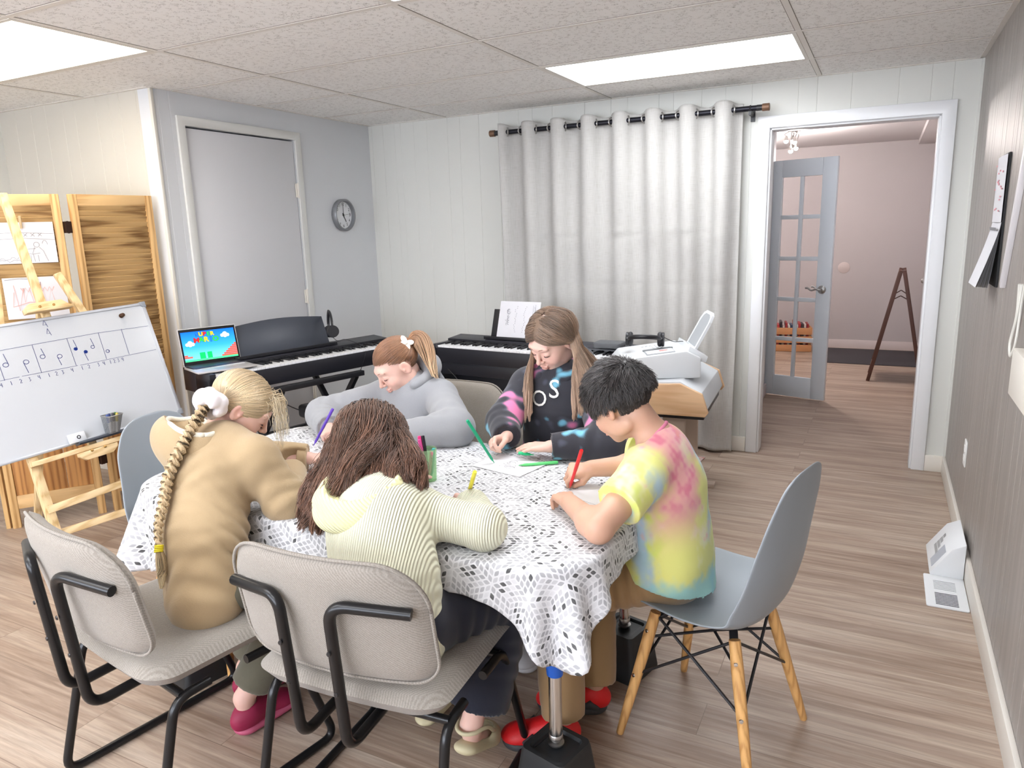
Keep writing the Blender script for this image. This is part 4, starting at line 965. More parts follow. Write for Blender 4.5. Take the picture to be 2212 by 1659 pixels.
# ------------------------------------------------------------------ table
TX0, TX1, TY0, TY1, TZ = .76, 2.28, -.95, -.12, .675
tcx, tcy = (TX0+TX1)/2, (TY0+TY1)/2
tb = thing('activity_table', 'rectangular activity table hidden under the patterned cloth, legs in black risers', 'table', (tcx, tcy, 0))
part(tb, 'tabletop', MB().prism(rrect(TX1-TX0, TY1-TY0, .17, 8), .028, None, (0, 0, TZ-.028)), mat('table_laminate', srgb(190, 170, 150), .4), .004)
M_BLUE = mat('blue_leg_sleeve', srgb(30, 92, 190), .4)
M_RIS = mat('riser_black_plastic', srgb(34, 36, 38), .5, bump=.3, bscale=250, bdist=.0008)
for i, (x, y) in enumerate(((2.168, -.825), (2.15, -.22), (.87, -.84), (.87, -.22))):
    lg = part(tb, 'leg', MB().cyl((x-tcx, y-tcy, .168), (x-tcx, y-tcy, .38), .0165, n=24), M_CHROME)
    part(lg, 'sleeve', MB().tube([(x-tcx, y-tcy, .345), (x-tcx, y-tcy, .36), (x-tcx, y-tcy, .65)], [.0205, .022, .022], 24), M_BLUE)
    part(lg, 'glide', MB().lathe([(.0001, .142), (.012, .143), (.021, .15), (.021, .154), (.012, .158), (.012, .164), (.018, .166), (.018, .176), (.0165, .178)], (x-tcx, y-tcy, 0), 24), M_NICKEL)
    r = thing('leg_riser', ('black plastic riser under the near right table leg in front of red shoes', 'black plastic riser under the far right table leg behind the plastic chair',
              'black plastic riser under the near left table leg', 'black plastic riser under the far left table leg')[i], 'furniture riser', (x, y, 0), R(-14), 'black risers under the table legs')
    b = MB(); o_, i_ = rrect(.170, .170, .02), rrect(.136, .136, .018); n = len(o_)
    b.add([(u, v, 0) for u, v in o_]+[(u, v, .135) for u, v in i_]+[(u, v, .148) for u, v in rrect(.128, .128, .016)]+[(u, v, .148) for u, v in rrect(.102, .102, .014)]+[(u, v, .140) for u, v in rrect(.092, .092, .012)],
          [(k*n+j, k*n+(j+1) % n, (k+1)*n+(j+1) % n, (k+1)*n+j) for k in range(4) for j in range(n)]+[tuple(range(n))[::-1], tuple(range(4*n, 5*n))])
    part(r, 'block', b, M_RIS, 0, 30)
    for (u, v) in ((-.043, 0), (.043, 0)): part(r, 'groove', MB().b2((u-.005, v-.038, .139), (u+.005, v+.038, .1415)), M_BLACK)
def cloth_mat():
    m = bpy.data.materials.new('patterned_tablecloth'); t = NT(m)
    uv = t.n('UVMap').outputs[0]; S_ = 1/.108
    mp = t.n('Mapping', {'Vector': uv, 'Scale': (S_, S_, 0), 'Rotation': (0, 0, R(8)), 'Location': (20.13, 20.37, 0)}).outputs[0]
    s = t.n('SeparateXYZ', {'Vector': mp}); x, y = s.outputs[0], s.outputs[1]; q3 = sqrt(3)
    def wrap(a, r): return t.math('SUBTRACT', t.math('FLOORED_MODULO', a, r), r/2)
    ax, ay = wrap(x, 1), wrap(y, q3); bx, by = wrap(t.math('SUBTRACT', x, .5), 1), wrap(t.math('SUBTRACT', y, q3/2), q3)
    l2 = lambda a, b: t.math('ADD', t.math('MULTIPLY', a, a), t.math('MULTIPLY', b, b))
    sel = t.math('LESS_THAN', l2(ax, ay), l2(bx, by)); ns = t.math('SUBTRACT', 1, sel)
    mx = lambda a, b: t.math('ADD', t.math('MULTIPLY', a, sel), t.math('MULTIPLY', b, ns))
    gx_, gy_ = mx(ax, bx), mx(ay, by); idx, idy = t.math('SUBTRACT', x, gx_), t.math('SUBTRACT', y, gy_)
    e = [(0, 1/q3), (-.5, -.5/q3), (.5, -.5/q3)]
    d = [t.math('MULTIPLY', t.math('ADD', t.math('MULTIPLY', gx_, a), t.math('MULTIPLY', gy_, b)), 2.0) for a, b in e]
    mn = t.math('MINIMUM', d[0], t.math('MINIMUM', d[1], d[2])); w_ = [t.math('SUBTRACT', k, mn) for k in d]
    N = 4.0; z = [t.math('LESS_THAN', k, 1e-4) for k in w_]
    # two live coordinates
    A = t.math('ADD', t.math('MULTIPLY', z[0], w_[1]), t.math('MULTIPLY', t.math('SUBTRACT', 1, z[0]), w_[0]))
    B = t.math('ADD', t.math('MULTIPLY', z[2], w_[1]), t.math('MULTIPLY', t.math('SUBTRACT', 1, z[2]), w_[2]))
    fa, fb = t.math('FRACT', t.math('MULTIPLY', A, N)), t.math('FRACT', t.math('MULTIPLY', B, N))
    ia, ib = t.math('FLOOR', t.math('MULTIPLY', A, N)), t.math('FLOOR', t.math('MULTIPLY', B, N))
    ca, cb = t.math('ABSOLUTE', t.math('SUBTRACT', fa, .5)), t.math('ABSOLUTE', t.math('SUBTRACT', fb, .5))
    pa, pb = t.math('POWER', ca, 4), t.math('POWER', cb, 4)
    cell = t.math('LESS_THAN', t.math('ADD', pa, pb), .37**4)
    sec = t.math('ADD', t.math('MULTIPLY', z[0], 3), t.math('MULTIPLY', z[1], 7))
    hid = t.n('CombineXYZ', {'X': t.math('ADD', t.math('ROUND', t.math('MULTIPLY', idx, 2)), t.math('MULTIPLY', ia, 13.7)), 'Y': t.math('ADD', t.math('ROUND', t.math('MULTIPLY', idy, 2)), t.math('MULTIPLY', ib, 5.3)), 'Z': sec})
    wn = t.n('TexWhiteNoise', {'Vector': hid}).outputs[0]
    g = t.ramp(wn, [(0, srgb(10, 11, 14)), (.12, srgb(158, 158, 162)), (.32, srgb(172, 172, 176)), (.62, srgb(192, 192, 195)), (.85, srgb(212, 212, 214))], 'CONSTANT')
    wash = t.noise(uv, 60, 2); g2 = t.mix(t.math('MULTIPLY', wash, .25), g, srgb(225, 225, 226))
    c = t.mix(cell, srgb(222, 222, 224), g2)
    t.bsdf(c, .62, 0, t.bump(t.noise(uv, 14, 4, .6), .25, .006)); return m
def perim(n=420):
    """points of the rounded table outline with outward normals and arc position"""
    r = .17; W, H = TX1-TX0, TY1-TY0; pts = []
    base_ = rrect(W, H, r, 16); P_ = [V(x+tcx, y+tcy) for x, y in base_]; P_.append(P_[0])
    L = [0]
    for a, b in zip(P_, P_[1:]): L.append(L[-1]+np.linalg.norm(b-a))
    out = []
    for k in range(n):
        s = L[-1]*k/n; i = max(j for j in range(len(L)-1) if L[j] <= s); f = (s-L[i])/(L[i+1]-L[i]); p = P_[i]*(1-f)+P_[i+1]*f
        q = V(np.clip(p[0], TX0+r, TX1-r), np.clip(p[1], TY0+r, TY1-r)); nn = p-q; nn /= np.linalg.norm(nn); out.append((p, nn, s))
    return out, L[-1]
def tablecloth():
    n = 480; Pm, Lt = perim(n); mb = MB(); uvs = []
    ztop = TZ+.0035; vs = []; rr = random.Random(4)
    # hem length by position
    def hem(p):
        h = .095
        dnr = np.hypot(p[0]-(TX1-.065), p[1]-(TY0+.03)); h = max(h, .29-1.75*dnr)
        dnl = np.hypot(p[0]-TX0, p[1]-TY0); h = max(h, .30-.35*dnl)
        if p[0] < TX0+.1: h = max(h, .20)
        dfl = np.hypot(p[0]-TX0, p[1]-TY1); h = max(h, .27-.5*dfl)
        dfr = np.hypot(p[0]-TX1, p[1]-TY1); h = max(h, .27-.8*dfr)
        return h
    rings = []
    for k in range(1, 13):          # top, shrinking rings
        f = k/12; rings.append([(V(tcx, tcy)*(1-f)+p*f, ztop+.0012*sin(9*p[0]*f+5*p[1])*sin(7*f+p[1]*4)) for p, nn, s in Pm])
    nd = 26
    hs = [hem(p) for p, _, _ in Pm]; hs = [np.mean([hs[(i+j) % n] for j in range(-5, 6)]) for i in range(n)]
    uvr = [[tuple(p-V(tcx, tcy)+V(3, 3)) for p, z in r] for r in rings]
    for k in range(1, nd+1):
        ring = []; ur = []
        for i, (p, nn, s) in enumerate(Pm):
            d = hs[i]*k/nd; rb = .012; a = min(d/rb, pi/2); 
            if d < rb*pi/2: off, dz = rb*sin(a), rb*(1-cos(a))
            else:
                e_ = d-rb*pi/2; fl = .16+.10*sin(s*23+1.3*sin(s*7))+.06*sin(s*51)
                corner = abs(nn[0]*nn[1])*2
                fl += corner*(.12+.5*sin(s*75)*0.5)
                off, dz = rb+e_*fl*.8, rb+e_*(1-.09*abs(fl))
            q = p+nn*off; ring.append((q, ztop-dz)); u = p+nn*d; ur.append(tuple(u-V(tcx, tcy)+V(3, 3)))
        rings.append(ring); uvr.append(ur)
    vs = [(tcx, tcy, ztop)]; uv = [(3, 3)]
    for r, u in zip(rings, uvr): vs += [(q[0], q[1], z) for q, z in r]; uv += u
    fs = [(0, 1+i, 1+(i+1) % n) for i in range(n)]
    for k in range(len(rings)-1): fs += [(1+k*n+i, 1+(k+1)*n+i, 1+(k+1)*n+(i+1) % n, 1+k*n+(i+1) % n) for i in range(n)]
    mb.add(vs, fs); me = meshof('tablecloth', mb, cloth_mat(), 0, 180)
    ul = me.uv_layers.new(name='UVMap'); li = np.zeros(len(me.loops), np.int32); me.loops.foreach_get('vertex_index', li)
    ul.data.foreach_set('uv', np.array(uv)[li].astype(np.float32).ravel())
    o = bpy.data.objects.new('tablecloth', me); link(o); md = o.modifiers.new('thick', 'SOLIDIFY'); md.thickness = .0012; md.offset = 1
    o['label'] = 'white tablecloth with grey and black diamond pattern draped over the table'; o['category'] = 'tablecloth'
tablecloth()
CZ = TZ+.006
# papers on the table
def paper_on(loc, w_, h_, rot, label, sk=None):
    g = thing('paper', label, 'paper', (loc[0], loc[1], CZ), rot)
    part(g, 'sheet', MB().grid(lambda u, v: (w_*(u-.5), h_*(v-.5), .0006+.004*abs(sin(2.5*u+1.3*v))*u*v), 8, 8), M_PAPER, 0, 180)
    if sk: part(g, 'drawing_lines', strokes(sk, .001, .0032), M_PENCIL)
    return g
rr = random.Random(21)
scrib = [arc(.02+rr.uniform(-.03, .03), rr.uniform(-.03, .03), rr.uniform(.006, .02), rr.uniform(.006, .02), rr.uniform(0, 90), rr.uniform(180, 340), 8) for _ in range(9)]
paper_on((1.37, -.79), .21, .15, R(20), 'blank white paper in front of the girl in the tan hoodie')
paper_on((1.36, -.50), .20, .14, R(10), 'white paper beside the elbow of the girl in the grey hoodie')
paper_on((1.79, -.31), .20, .15, R(-12), 'white paper with pencil sketch under the hands of the girl in tie-dye hoodie', scrib)
paper_on((2.13, -.50), .20, .15, R(70), 'white paper under the hands of the boy in the tie-dye shirt', [[(-.02, -.07), (-.02, .07)]])
def felt_pen(a, b, col, label, name='felt_pen', capped=False, tip=True):
    """a = tip end, b = cap end"""
    a, b = V(a), V(b); L = np.linalg.norm(b-a); d = (b-a)/L; g = thing(name, label, 'pen', tuple(a)); m = mat('pen_plastic_%d_%d_%d' % col, srgb(*col), .3)
    part(g, 'barrel', MB().tube([a+d*.012, a+d*.02, a+d*L*.45, a+d*L*.5, a+d*(L-.003), b], [.003, .0045, .0048, .0055, .0055, .0045], 14), m, world=True)
    part(g, 'tip', MB().tube([a, a+d*.013], [.0008, .0024], 10), m, world=True)
    return g
felt_pen((1.828, -.318, CZ+.006), (1.932, -.243, CZ+.006), (96, 208, 120), 'light green felt pen lying on the tablecloth near the centre right')
cu_ = thing('pen_glass', 'translucent green plastic cup of pens on the tablecloth', 'cup', (1.622, -.529, CZ))
gm2 = bpy.data.materials.new('green_cup_plastic'); t = NT(gm2)
mx = t.n('MixShader', {0: .34, 1: t.n('BsdfTransparent', {'Color': (.86, 1, .86, 1)}).outputs[0], 2: t.n('BsdfPrincipled', {'Base Color': srgb(196, 232, 190), 'Roughness': .12}).outputs[0]})
t.t.links.new(mx.outputs[0], t.out.inputs[0])
part(cu_, 'wall', MB().lathe([(.0001, 0), (.026, 0), (.030, .10), (.0285, .10), (.0248, .004), (.0001, .004)], (0, 0, 0), 28), gm2)
for (dx, dy, c_, ex, ey, L_, nm) in ((-.008, .004, (240, 60, 140), -.028, .004, .135, 'pink'), (.004, -.008, (236, 90, 170), -.016, -.014, .13, 'magenta'), (.0, .006, (40, 40, 48), -.020, .012, .135, 'black'), (.010, .004, (60, 190, 190), .020, .008, .10, 'teal'), (.006, -.004, (240, 150, 170), .024, -.010, .095, 'salmon')):
    a = V(1.622+dx, -.529+dy, CZ+.006); b = V(1.622+ex, -.529+ey, CZ+L_)
    felt_pen(a, b, c_, '%s felt pen standing in the translucent green cup' % nm)
# ------------------------------------------------------------------ upholstered sled chairs
def fabric(name, a, b, sc=420):
    m = bpy.data.materials.new(name); t = NT(m); co = t.coord()
    n1 = t.noise(co, sc, 2, .6); n2 = t.noise(co, 18, 3, .6)
    w_ = t.n('TexWave', {'Vector': t.n('Mapping', {'Vector': co, 'Rotation': (R(35), R(20), R(45))}).outputs[0], 'Scale': 70, 'Distortion': 2.5, 'Detail': 2, 'Detail Scale': 3}).outputs[1]
    k = t.math('ADD', t.math('MULTIPLY', n1, .7), t.math('MULTIPLY', w_, .3))
    c = t.mix(k, a, b); c = t.mix(t.math('MULTIPLY', n2, .12), c, srgb(140, 132, 122))
    t.bsdf(c, .9, 0, t.bump(k, .55, .0022), Sheen_Weight=.2); return m
M_FAB = fabric('oatmeal_upholstery', srgb(112, 105, 98), srgb(176, 168, 158))
M_TUBE = mat('black_powder_tube', srgb(26, 26, 28), .28, .2)
def pillow(fn, outline, thick, nr=10, seam=.0):
    """cushion from a closed outline: fn maps (x, y, side*h) to space"""
    mb = MB(); n = len(outline); cx = sum(p[0] for p in outline)/n; cy = sum(p[1] for p in outline)/n
    prof = []
    for side in (1, -1):
        seq = []
        for k in range(nr+1):
            f = k/nr; edge = 1-f; inset = 1-.0*f
            s_ = f
            h = thick/2*(min(1, (1-s_**6))**.5)
            seq.append((s_, h))
        prof.append(seq)
    vs = []; 
    for side, seq in ((1, prof[0]), (-1, prof[1])):
        vs.append(fn(cx, cy, side*seq[0][1]))
        for (s_, h) in seq[1:]:
            for (x, y) in outline: vs.append(fn(cx+(x-cx)*s_, cy+(y-cy)*s_, side*h))
    m = 1+nr*n; fs = []
    for sidx in (0, 1):
        o = sidx*m
        t_ = [(o, o+1+i, o+1+(i+1) % n) for i in range(n)]
        for k in range(nr-1): t_ += [(o+1+k*n+i, o+1+(k+1)*n+i, o+1+(k+1)*n+(i+1) % n, o+1+k*n+(i+1) % n) for i in range(n)]
        fs += t_ if sidx == 0 else [f_[::-1] for f_ in t_]
    mb.add(vs, fs); return mb
def dshape(w_, h_, rt, rb, bow=.012, n=9):
    out = []
    for cx, cy, a0, r in ((w_/2-rt, h_/2-rt, 0, rt), (-w_/2+rt, h_/2-rt, 90, rt), (-w_/2+rb, -h_/2+rb, 180, rb), (w_/2-rb, -h_/2+rb, 270, rb)):
        for k in range(n+1):
            a = R(a0+90*k/n); out.append((cx+r*cos(a), cy+r*sin(a)))
        m = 4
    res = []
    for i, p in enumerate(out):
        q = out[(i+1) % len(out)]; L_ = math.dist(p, q); res.append(p)
        if L_ > .05:
            for k in range(1, 8): res.append((p[0]+(q[0]-p[0])*k/8, p[1]+(q[1]-p[1])*k/8))
    return res
def make_chair(label, loc, rot):
    c = thing('upholstered_chair', label, 'chair', loc, rot, 'oatmeal fabric chairs with black tube frames')
    def seatfn(x, y, h):
        z = .425+h*(1.0)-.05*max(0, (y-.12)/.12)**2*.35+.05*max(0, (-y-.14)/.1)**2*.35+.012*(x/.25)**2
        return (x, y, z)
    part(c, 'seat', pillow(seatfn, dshape(.50, .46, .07, .07), .075, 12), M_FAB, 0, 180)
    def backfn(x, v, h):
        y = -.232-.05*(v+.14)/.28*1.0+.042*(x/.25)**2*1.0
        return (x, y+h, .645+v)
    bo = dshape(.50, .29, .11, .06)
    bk = part(c, 'backrest', pillow(backfn, bo, .056, 14), M_FAB, 0, 180)
    pp = [backfn(x*1.003, v*1.003, -.010) for x, v in bo]; part(bk, 'piping', MB().tube(pp+[pp[0]], .0035, 6), M_FAB, 0, 180)
    for s in (-1, 1):
        pth = fillet([(s*.235, -.08, .375), (s*.235, -.17, .372), (s*.245, -.262, .0125), (s*.245, .262, .0125), (s*.235, .14, .375), (s*.235, .02, .378)], .045, 7)
        part(c, 'sled_frame', MB().tube(pth, .0115, 12), M_TUBE, 0, 60)
        yb = -.278
        pth = fillet([(s*.06, .10, .372), (s*.06, yb-.005, .352), (s*.062, yb-.035, .705), (s*.225, yb+.015, .688)], .045, 8)
        sp = part(c, 'back_support', MB().tube(pth, .0125, 12), M_TUBE, 0, 60)
        for (x, y, z) in ((s*.061, yb-.0415, .60), (s*.061, yb-.0295, .50), (s*.14, yb-.018, .70)): part(sp, 'screw', MB().lathe([(.0055, 0), (.0045, .0025), (.0001, .003)], (x, y, z), 10, rx(pi/2)), mat('dark_screw', srgb(70, 70, 72), .35, .8))
    for y in (-.15, .12): part(c, 'cross_tube', MB().cyl((-.235, y, .375), (.235, y, .375), .0105, n=10), M_TUBE)
    return c
ch0 = make_chair('oatmeal fabric chair at front centre holding the girl in the pale yellow hoodie', (1.80, -.985, 0), R(4))
copy_tree(ch0, (1.215, -1.115, 0), R(-10), 'oatmeal fabric chair at left front holding the girl in the tan hoodie')
copy_tree(ch0, (1.225, .06, 0), R(180), 'oatmeal fabric chair behind the girl in the grey hoodie')
copy_tree(ch0, (1.745, .10, 0), R(182), 'oatmeal fabric chair behind the girl in the dark tie-dye hoodie')
# ------------------------------------------------------------------ moulded plastic chairs
M_SHELL = mat('grey_shell_plastic', srgb(150, 157, 163), .42, bump=.08, bscale=300, bdist=.0005)
M_BEECH = pine('beech_leg_wood', srgb(222, 172, 108), srgb(196, 142, 82), 2, 2)
def shellfn(u, v):
    """u across -1..1, v 0 front .. 1 back top"""
    P_ = [(.215, .395), (.205, .425), (.12, .418), (0, .402), (-.10, .402), (-.160, .430), (-.190, .51), (-.208, .61), (-.220, .72), (-.228, .835)]
    x_ = v*(len(P_)-1); i = min(int(x_), len(P_)-2); f = x_-i
    g = lambda j: V(P_[max(0, min(len(P_)-1, j))])
    a, b, c_, d = g(i-1), g(i), g(i+1), g(i+2); p = .5*((2*b)+(-a+c_)*f+(2*a-5*b+4*c_-d)*f*f+(-a+3*b-3*c_+d)*f**3)
    wd = np.interp(v, [0, .12, .35, .55, .72, .9, .97, 1], [.165, .205, .225, .222, .205, .172, .13, .02 if False else .10])
    lift = np.interp(v, [0, .15, .5, .75, 1], [.004, .028, .055, .028, .008]); fwd = np.interp(v, [0, .45, .6, .8, 1], [0, .01, .045, .035, .006])
    k = abs(u)**2.4
    rim = .0
    return (wd*u, p[0]+fwd*k, p[1]+lift*k*float(np.interp(v, [.45, .8], [1, .3]))-.02*abs(u)**3*float(np.interp(v, [.88, 1], [0, 1])))
def make_shell_chair(label, loc, rot):
    c = thing('plastic_chair', label, 'chair', loc, rot, 'grey moulded plastic chairs with wooden legs')
    s = part(c, 'shell', MB().grid(lambda u, v: shellfn(2*u-1, v), 28, 44), M_SHELL, 0, 180)
    md = s.modifiers.new('t', 'SOLIDIFY'); md.thickness = .006; md.offset = 0
    b2 = s.modifiers.new('s', 'SUBSURF'); b2.levels = 1; b2.render_levels = 1
    ft = .193; tp = .115
    for sx in (-1, 1):
        for sy in (-1, 1):
            a, b = V(sx*ft, sy*ft, 0), V(sx*tp, sy*tp+.01, .372); d = b-a
            lg = part(c, 'leg', MB().tube([a, a+d*.01, a+d*.25, a+d*.8, b], [.0085, .0105, .0135, .0165, .015], 16), M_BEECH)
            for q in (.86, .50):
                p = a+d*q; o_ = V(sx, sy*.3, 0)/np.linalg.norm(V(sx, .3, 0)); part(lg, 'screw', MB().lathe([(.006, 0), (.005, .003), (.0001, .0035)], p+o_*.0145, 12, frame(o_)), M_CHROME)
            part(c, 'bracket', MB().bar(V(sx*.07, sy*.08, .385), b+V(0, 0, -.02), .022, .012), M_BLACK, .003)
    lp = lambda sx, sy, q: V(sx*ft, sy*ft, 0)*(1-q)+V(sx*tp, sy*tp+.01, .372)*q
    for s_ in (-1, 1):
        for (A_, B_) in (((-1, s_), (1, s_)), ((s_, -1), (s_, 1))):
            w_ = MB(); w_.tube([lp(*A_, .99), lp(*B_, .50)], .0042, 8); part(c, 'wire_brace', w_, M_BLACK)
            w_ = MB(); w_.tube([lp(*A_, .50), lp(*B_, .99)], .0042, 8); part(c, 'wire_brace', w_, M_BLACK)
    w_ = MB(); w_.tube([lp(-1, -1, .80), V(0, 0, .30), lp(1, 1, .80)], .0042, 8); part(c, 'wire_brace', w_, M_BLACK)
    w_ = MB(); w_.tube([lp(1, -1, .80), V(0, 0, .308), lp(-1, 1, .80)], .0042, 8); part(c, 'wire_brace', w_, M_BLACK)
    return c
make_shell_chair('grey plastic shell chair with wooden legs holding the boy at the right', (2.475, -.400, 0), R(76))
s2 = make_shell_chair('slate grey plastic chair at the left end of the table behind the tan hoodie', (.80, -.66, 0), R(-84))
M_SLATE = mat('slate_shell_plastic', srgb(96, 108, 120), .45); s2.children[0].data = s2.children[0].data.copy(); s2.children[0].data.materials[0] = M_SLATE
# ------------------------------------------------------------------ signed distance body builder
def axis(lo, hi, fine, hf, hc):
    """coordinates from lo to hi, spacing hf inside the fine intervals, hc outside"""
    out = [lo]; x = lo
    while x < hi:
        d = min([0 if a <= x <= b else (a-x if x < a else x-b) for a, b in fine] or [1])
        h = hf if d <= 0 else min(hc, hf+d*.25); x += h; out.append(x)
    return np.array(out, np.float32)
def vnorm(v): v = V(v); return v/(np.linalg.norm(v)+1e-12)
class SDF:
    def __init__(s, lo, hi, h=.005, fine=None, hf=.0025):
        fine = fine or [[], [], []]
        s.A = [axis(lo[i], hi[i], fine[i], hf, h) for i in range(3)]
        s.D = np.full([len(a) for a in s.A], .5, np.float32)
    def reg(s, lo, hi):
        sl = []
        for i in range(3):
            a, b = np.searchsorted(s.A[i], lo[i]), np.searchsorted(s.A[i], hi[i]); sl.append(slice(max(0, a-1), min(len(s.A[i]), b+1)))
        if any(q.stop-q.start < 1 for q in sl): return None
        return tuple(sl), s.A[0][sl[0]][:, None, None], s.A[1][sl[1]][None, :, None], s.A[2][sl[2]][None, None, :]
    def comb(s, sl, d, k, op):
        D = s.D[sl]
        if op == 'add':
            if k > 0: h = np.clip(.5+.5*(D-d)/k, 0, 1); D = D*(1-h)+d*h-k*h*(1-h)
            else: D = np.minimum(D, d)
        else:
            if k > 0: h = np.clip(.5-.5*(D+d)/k, 0, 1); D = D*(1-h)-d*h+k*h*(1-h)
            else: D = np.maximum(D, -d)
        s.D[sl] = D
    def cone(s, a, b, ra, rb=None, k=.015, op='add', flat=None):
        rb = ra if rb is None else rb; a, b = V(a), V(b); m = max(ra, rb)+k+.03
        r = s.reg(np.minimum(a, b)-m, np.maximum(a, b)+m)
        if r is None: return
        sl, X, Y, Z = r; ab = b-a; L2 = ab@ab+1e-12
        px, py, pz = X-a[0], Y-a[1], Z-a[2]
        h = np.clip((px*ab[0]+py*ab[1]+pz*ab[2])/L2, 0, 1)
        qx, qy, qz = px-h*ab[0], py-h*ab[1], pz-h*ab[2]
        if flat is not None:   # flat = (direction, factor): squash along a direction
            n, f = vnorm(flat[0]), flat[1]; dn = qx*n[0]+qy*n[1]+qz*n[2]; c = (1/f-1)
            qx, qy, qz = qx+dn*n[0]*c, qy+dn*n[1]*c, qz+dn*n[2]*c
        d = np.sqrt(qx*qx+qy*qy+qz*qz)-(ra+(rb-ra)*h); s.comb(sl, d.astype(np.float32), k, op)
    def ell(s, c, r, M=None, k=.015, op='add'):
        c = V(c); r = V(r) if not np.isscalar(r) else V(r, r, r); M = np.eye(3) if M is None else np.array(M)
        e = np.sqrt(((M*r[None, :])**2).sum(1))+k+.03; q = s.reg(c-e, c+e)
        if q is None: return
        sl, X, Y, Z = q; px, py, pz = X-c[0], Y-c[1], Z-c[2]
        u = [(px*M[0, i]+py*M[1, i]+pz*M[2, i]) for i in range(3)]
        k0 = np.sqrt(sum((u[i]/r[i])**2 for i in range(3))); k1 = np.sqrt(sum((u[i]/r[i]**2)**2 for i in range(3)))+1e-9
        s.comb(sl, (k0*(k0-1)/k1).astype(np.float32), k, op)
    def chain(s, pts, rs, k=.015, flat=None, op='add'):
        for i in range(len(pts)-1): s.cone(pts[i], pts[i+1], rs[i], rs[i+1], k, op, flat)
    def cut(s, p, n, region_c=None, region_r=None):
        """remove what lies on the +n side of the plane through p (inside a ball)"""
        p, n = V(p), vnorm(n); rr_ = region_r or 9; c = V(region_c) if region_c is not None else p
        q = s.reg(c-rr_, c+rr_)
        if q is None: return
        sl, X, Y, Z = q; d = (X-p[0])*n[0]+(Y-p[1])*n[1]+(Z-p[2])*n[2]
        ball = np.sqrt((X-c[0])**2+(Y-c[1])**2+(Z-c[2])**2)-rr_
        s.D[sl] = np.maximum(s.D[sl], np.minimum(d, -ball))
    def warp(s, fn):
        X, Y, Z = np.meshgrid(*s.A, indexing='ij'); m = np.abs(s.D) < .03
        s.D[m] += fn(X[m], Y[m], Z[m]).astype(np.float32)
    def mesh(s):
        D = s.D.copy(); D[0] = D[-1] = .5; D[:, 0] = D[:, -1] = .5; D[:, :, 0] = D[:, :, -1] = .5
        I = D < 0; nx, ny, nz = D.shape
        c = np.zeros((nx-1, ny-1, nz-1), np.uint8)
        for dx in (0, 1):
            for dy in (0, 1):
                for dz in (0, 1): c += I[dx:nx-1+dx, dy:ny-1+dy, dz:nz-1+dz]
        act = np.argwhere((c > 0) & (c < 8)); N = len(act)
        idx = np.full(c.shape, -1, np.int32); idx[tuple(act.T)] = np.arange(N)
        corner = [(dx, dy, dz) for dx in (0, 1) for dy in (0, 1) for dz in (0, 1)]
        val = np.stack([D[act[:, 0]+a, act[:, 1]+b, act[:, 2]+g] for a, b, g in corner], 1)
        acc = np.zeros((N, 3)); cnt = np.zeros(N)
        cc = np.array(corner, float)
        for i in range(8):
            for j in range(i+1, 8):
                if np.abs(cc[i]-cc[j]).sum() != 1: continue
                m = (val[:, i] < 0) != (val[:, j] < 0); t_ = val[m, i]/(val[m, i]-val[m, j])
                acc[m] += cc[i]+(cc[j]-cc[i])*t_[:, None]; cnt[m] += 1
        loc = acc/cnt[:, None]; Vt = np.zeros((N, 3))
        for i in range(3):
            a = s.A[i]; lo = a[act[:, i]]; hi = a[act[:, i]+1]; Vt[:, i] = lo+(hi-lo)*loc[:, i]
        F = []
        for ax in range(3):
            o = [q for q in range(3) if q != ax]
            s1 = [slice(None)]*3; s2 = [slice(None)]*3; s1[ax] = slice(0, -1); s2[ax] = slice(1, None)
            A_, B_ = I[tuple(s1)], I[tuple(s2)]; e = np.argwhere(A_ != B_)
            e = e[(e[:, o[0]] > 0) & (e[:, o[1]] > 0)]
            fl = A_[tuple(e.T)]
            q = []
            for d0, d1 in ((0, 0), (1, 0), (1, 1), (0, 1)):
                w_ = e.copy(); w_[:, o[0]] -= d0; w_[:, o[1]] -= d1; q.append(idx[tuple(w_.T)])
            q = np.stack(q, 1); flip = fl if ax != 1 else ~fl; q[~flip] = q[~flip][:, ::-1]; F.append(q[:, ::-1])
        F = np.concatenate(F); F = F[(F >= 0).all(1)]
        return Vt, F
def sphere_waves(seed, n, f0, f1):
    r = np.random.RandomState(seed); d = r.normal(size=(n, 3)); d /= np.linalg.norm(d, axis=1)[:, None]
    return d*r.uniform(f0, f1, n)[:, None], r.uniform(0, 6.28, n)
def wnoise(P_, seed=0, n=7, f0=20, f1=60):
    w_, ph = sphere_waves(seed, n, f0, f1); return np.sin(P_@w_.T+ph).mean(1)*1.6
def vertex_normals(Vt, F):
    n = np.cross(Vt[F[:, 2]]-Vt[F[:, 0]], Vt[F[:, 3]]-Vt[F[:, 1]]); out = np.zeros_like(Vt)
    for i in range(4): np.add.at(out, F[:, i], n)
    return out/(np.linalg.norm(out, axis=1)[:, None]+1e-12)
def np_mesh(name, Vt, F, m, cols=None, loc=(0, 0, 0)):
    me = bpy.data.meshes.new(name); F = np.asarray(F); k = F.shape[1]
    me.vertices.add(len(Vt)); me.vertices.foreach_set('co', (Vt-V(loc)).astype(np.float32).ravel())
    me.loops.add(F.size); me.loops.foreach_set('vertex_index', F.astype(np.int32).ravel())
    me.polygons.add(len(F)); me.polygons.foreach_set('loop_start', np.arange(0, F.size, k, dtype=np.int32))
    if cols is not None:
        at = me.color_attributes.new('Col', 'FLOAT_COLOR', 'POINT'); at.data.foreach_set('color', np.c_[cols, np.ones(len(cols))].astype(np.float32).ravel())
    me.materials.append(m); me.update(calc_edges=True); me.shade_smooth(); return me
def rootof(o):
    while o.parent: o = o.parent
    return o
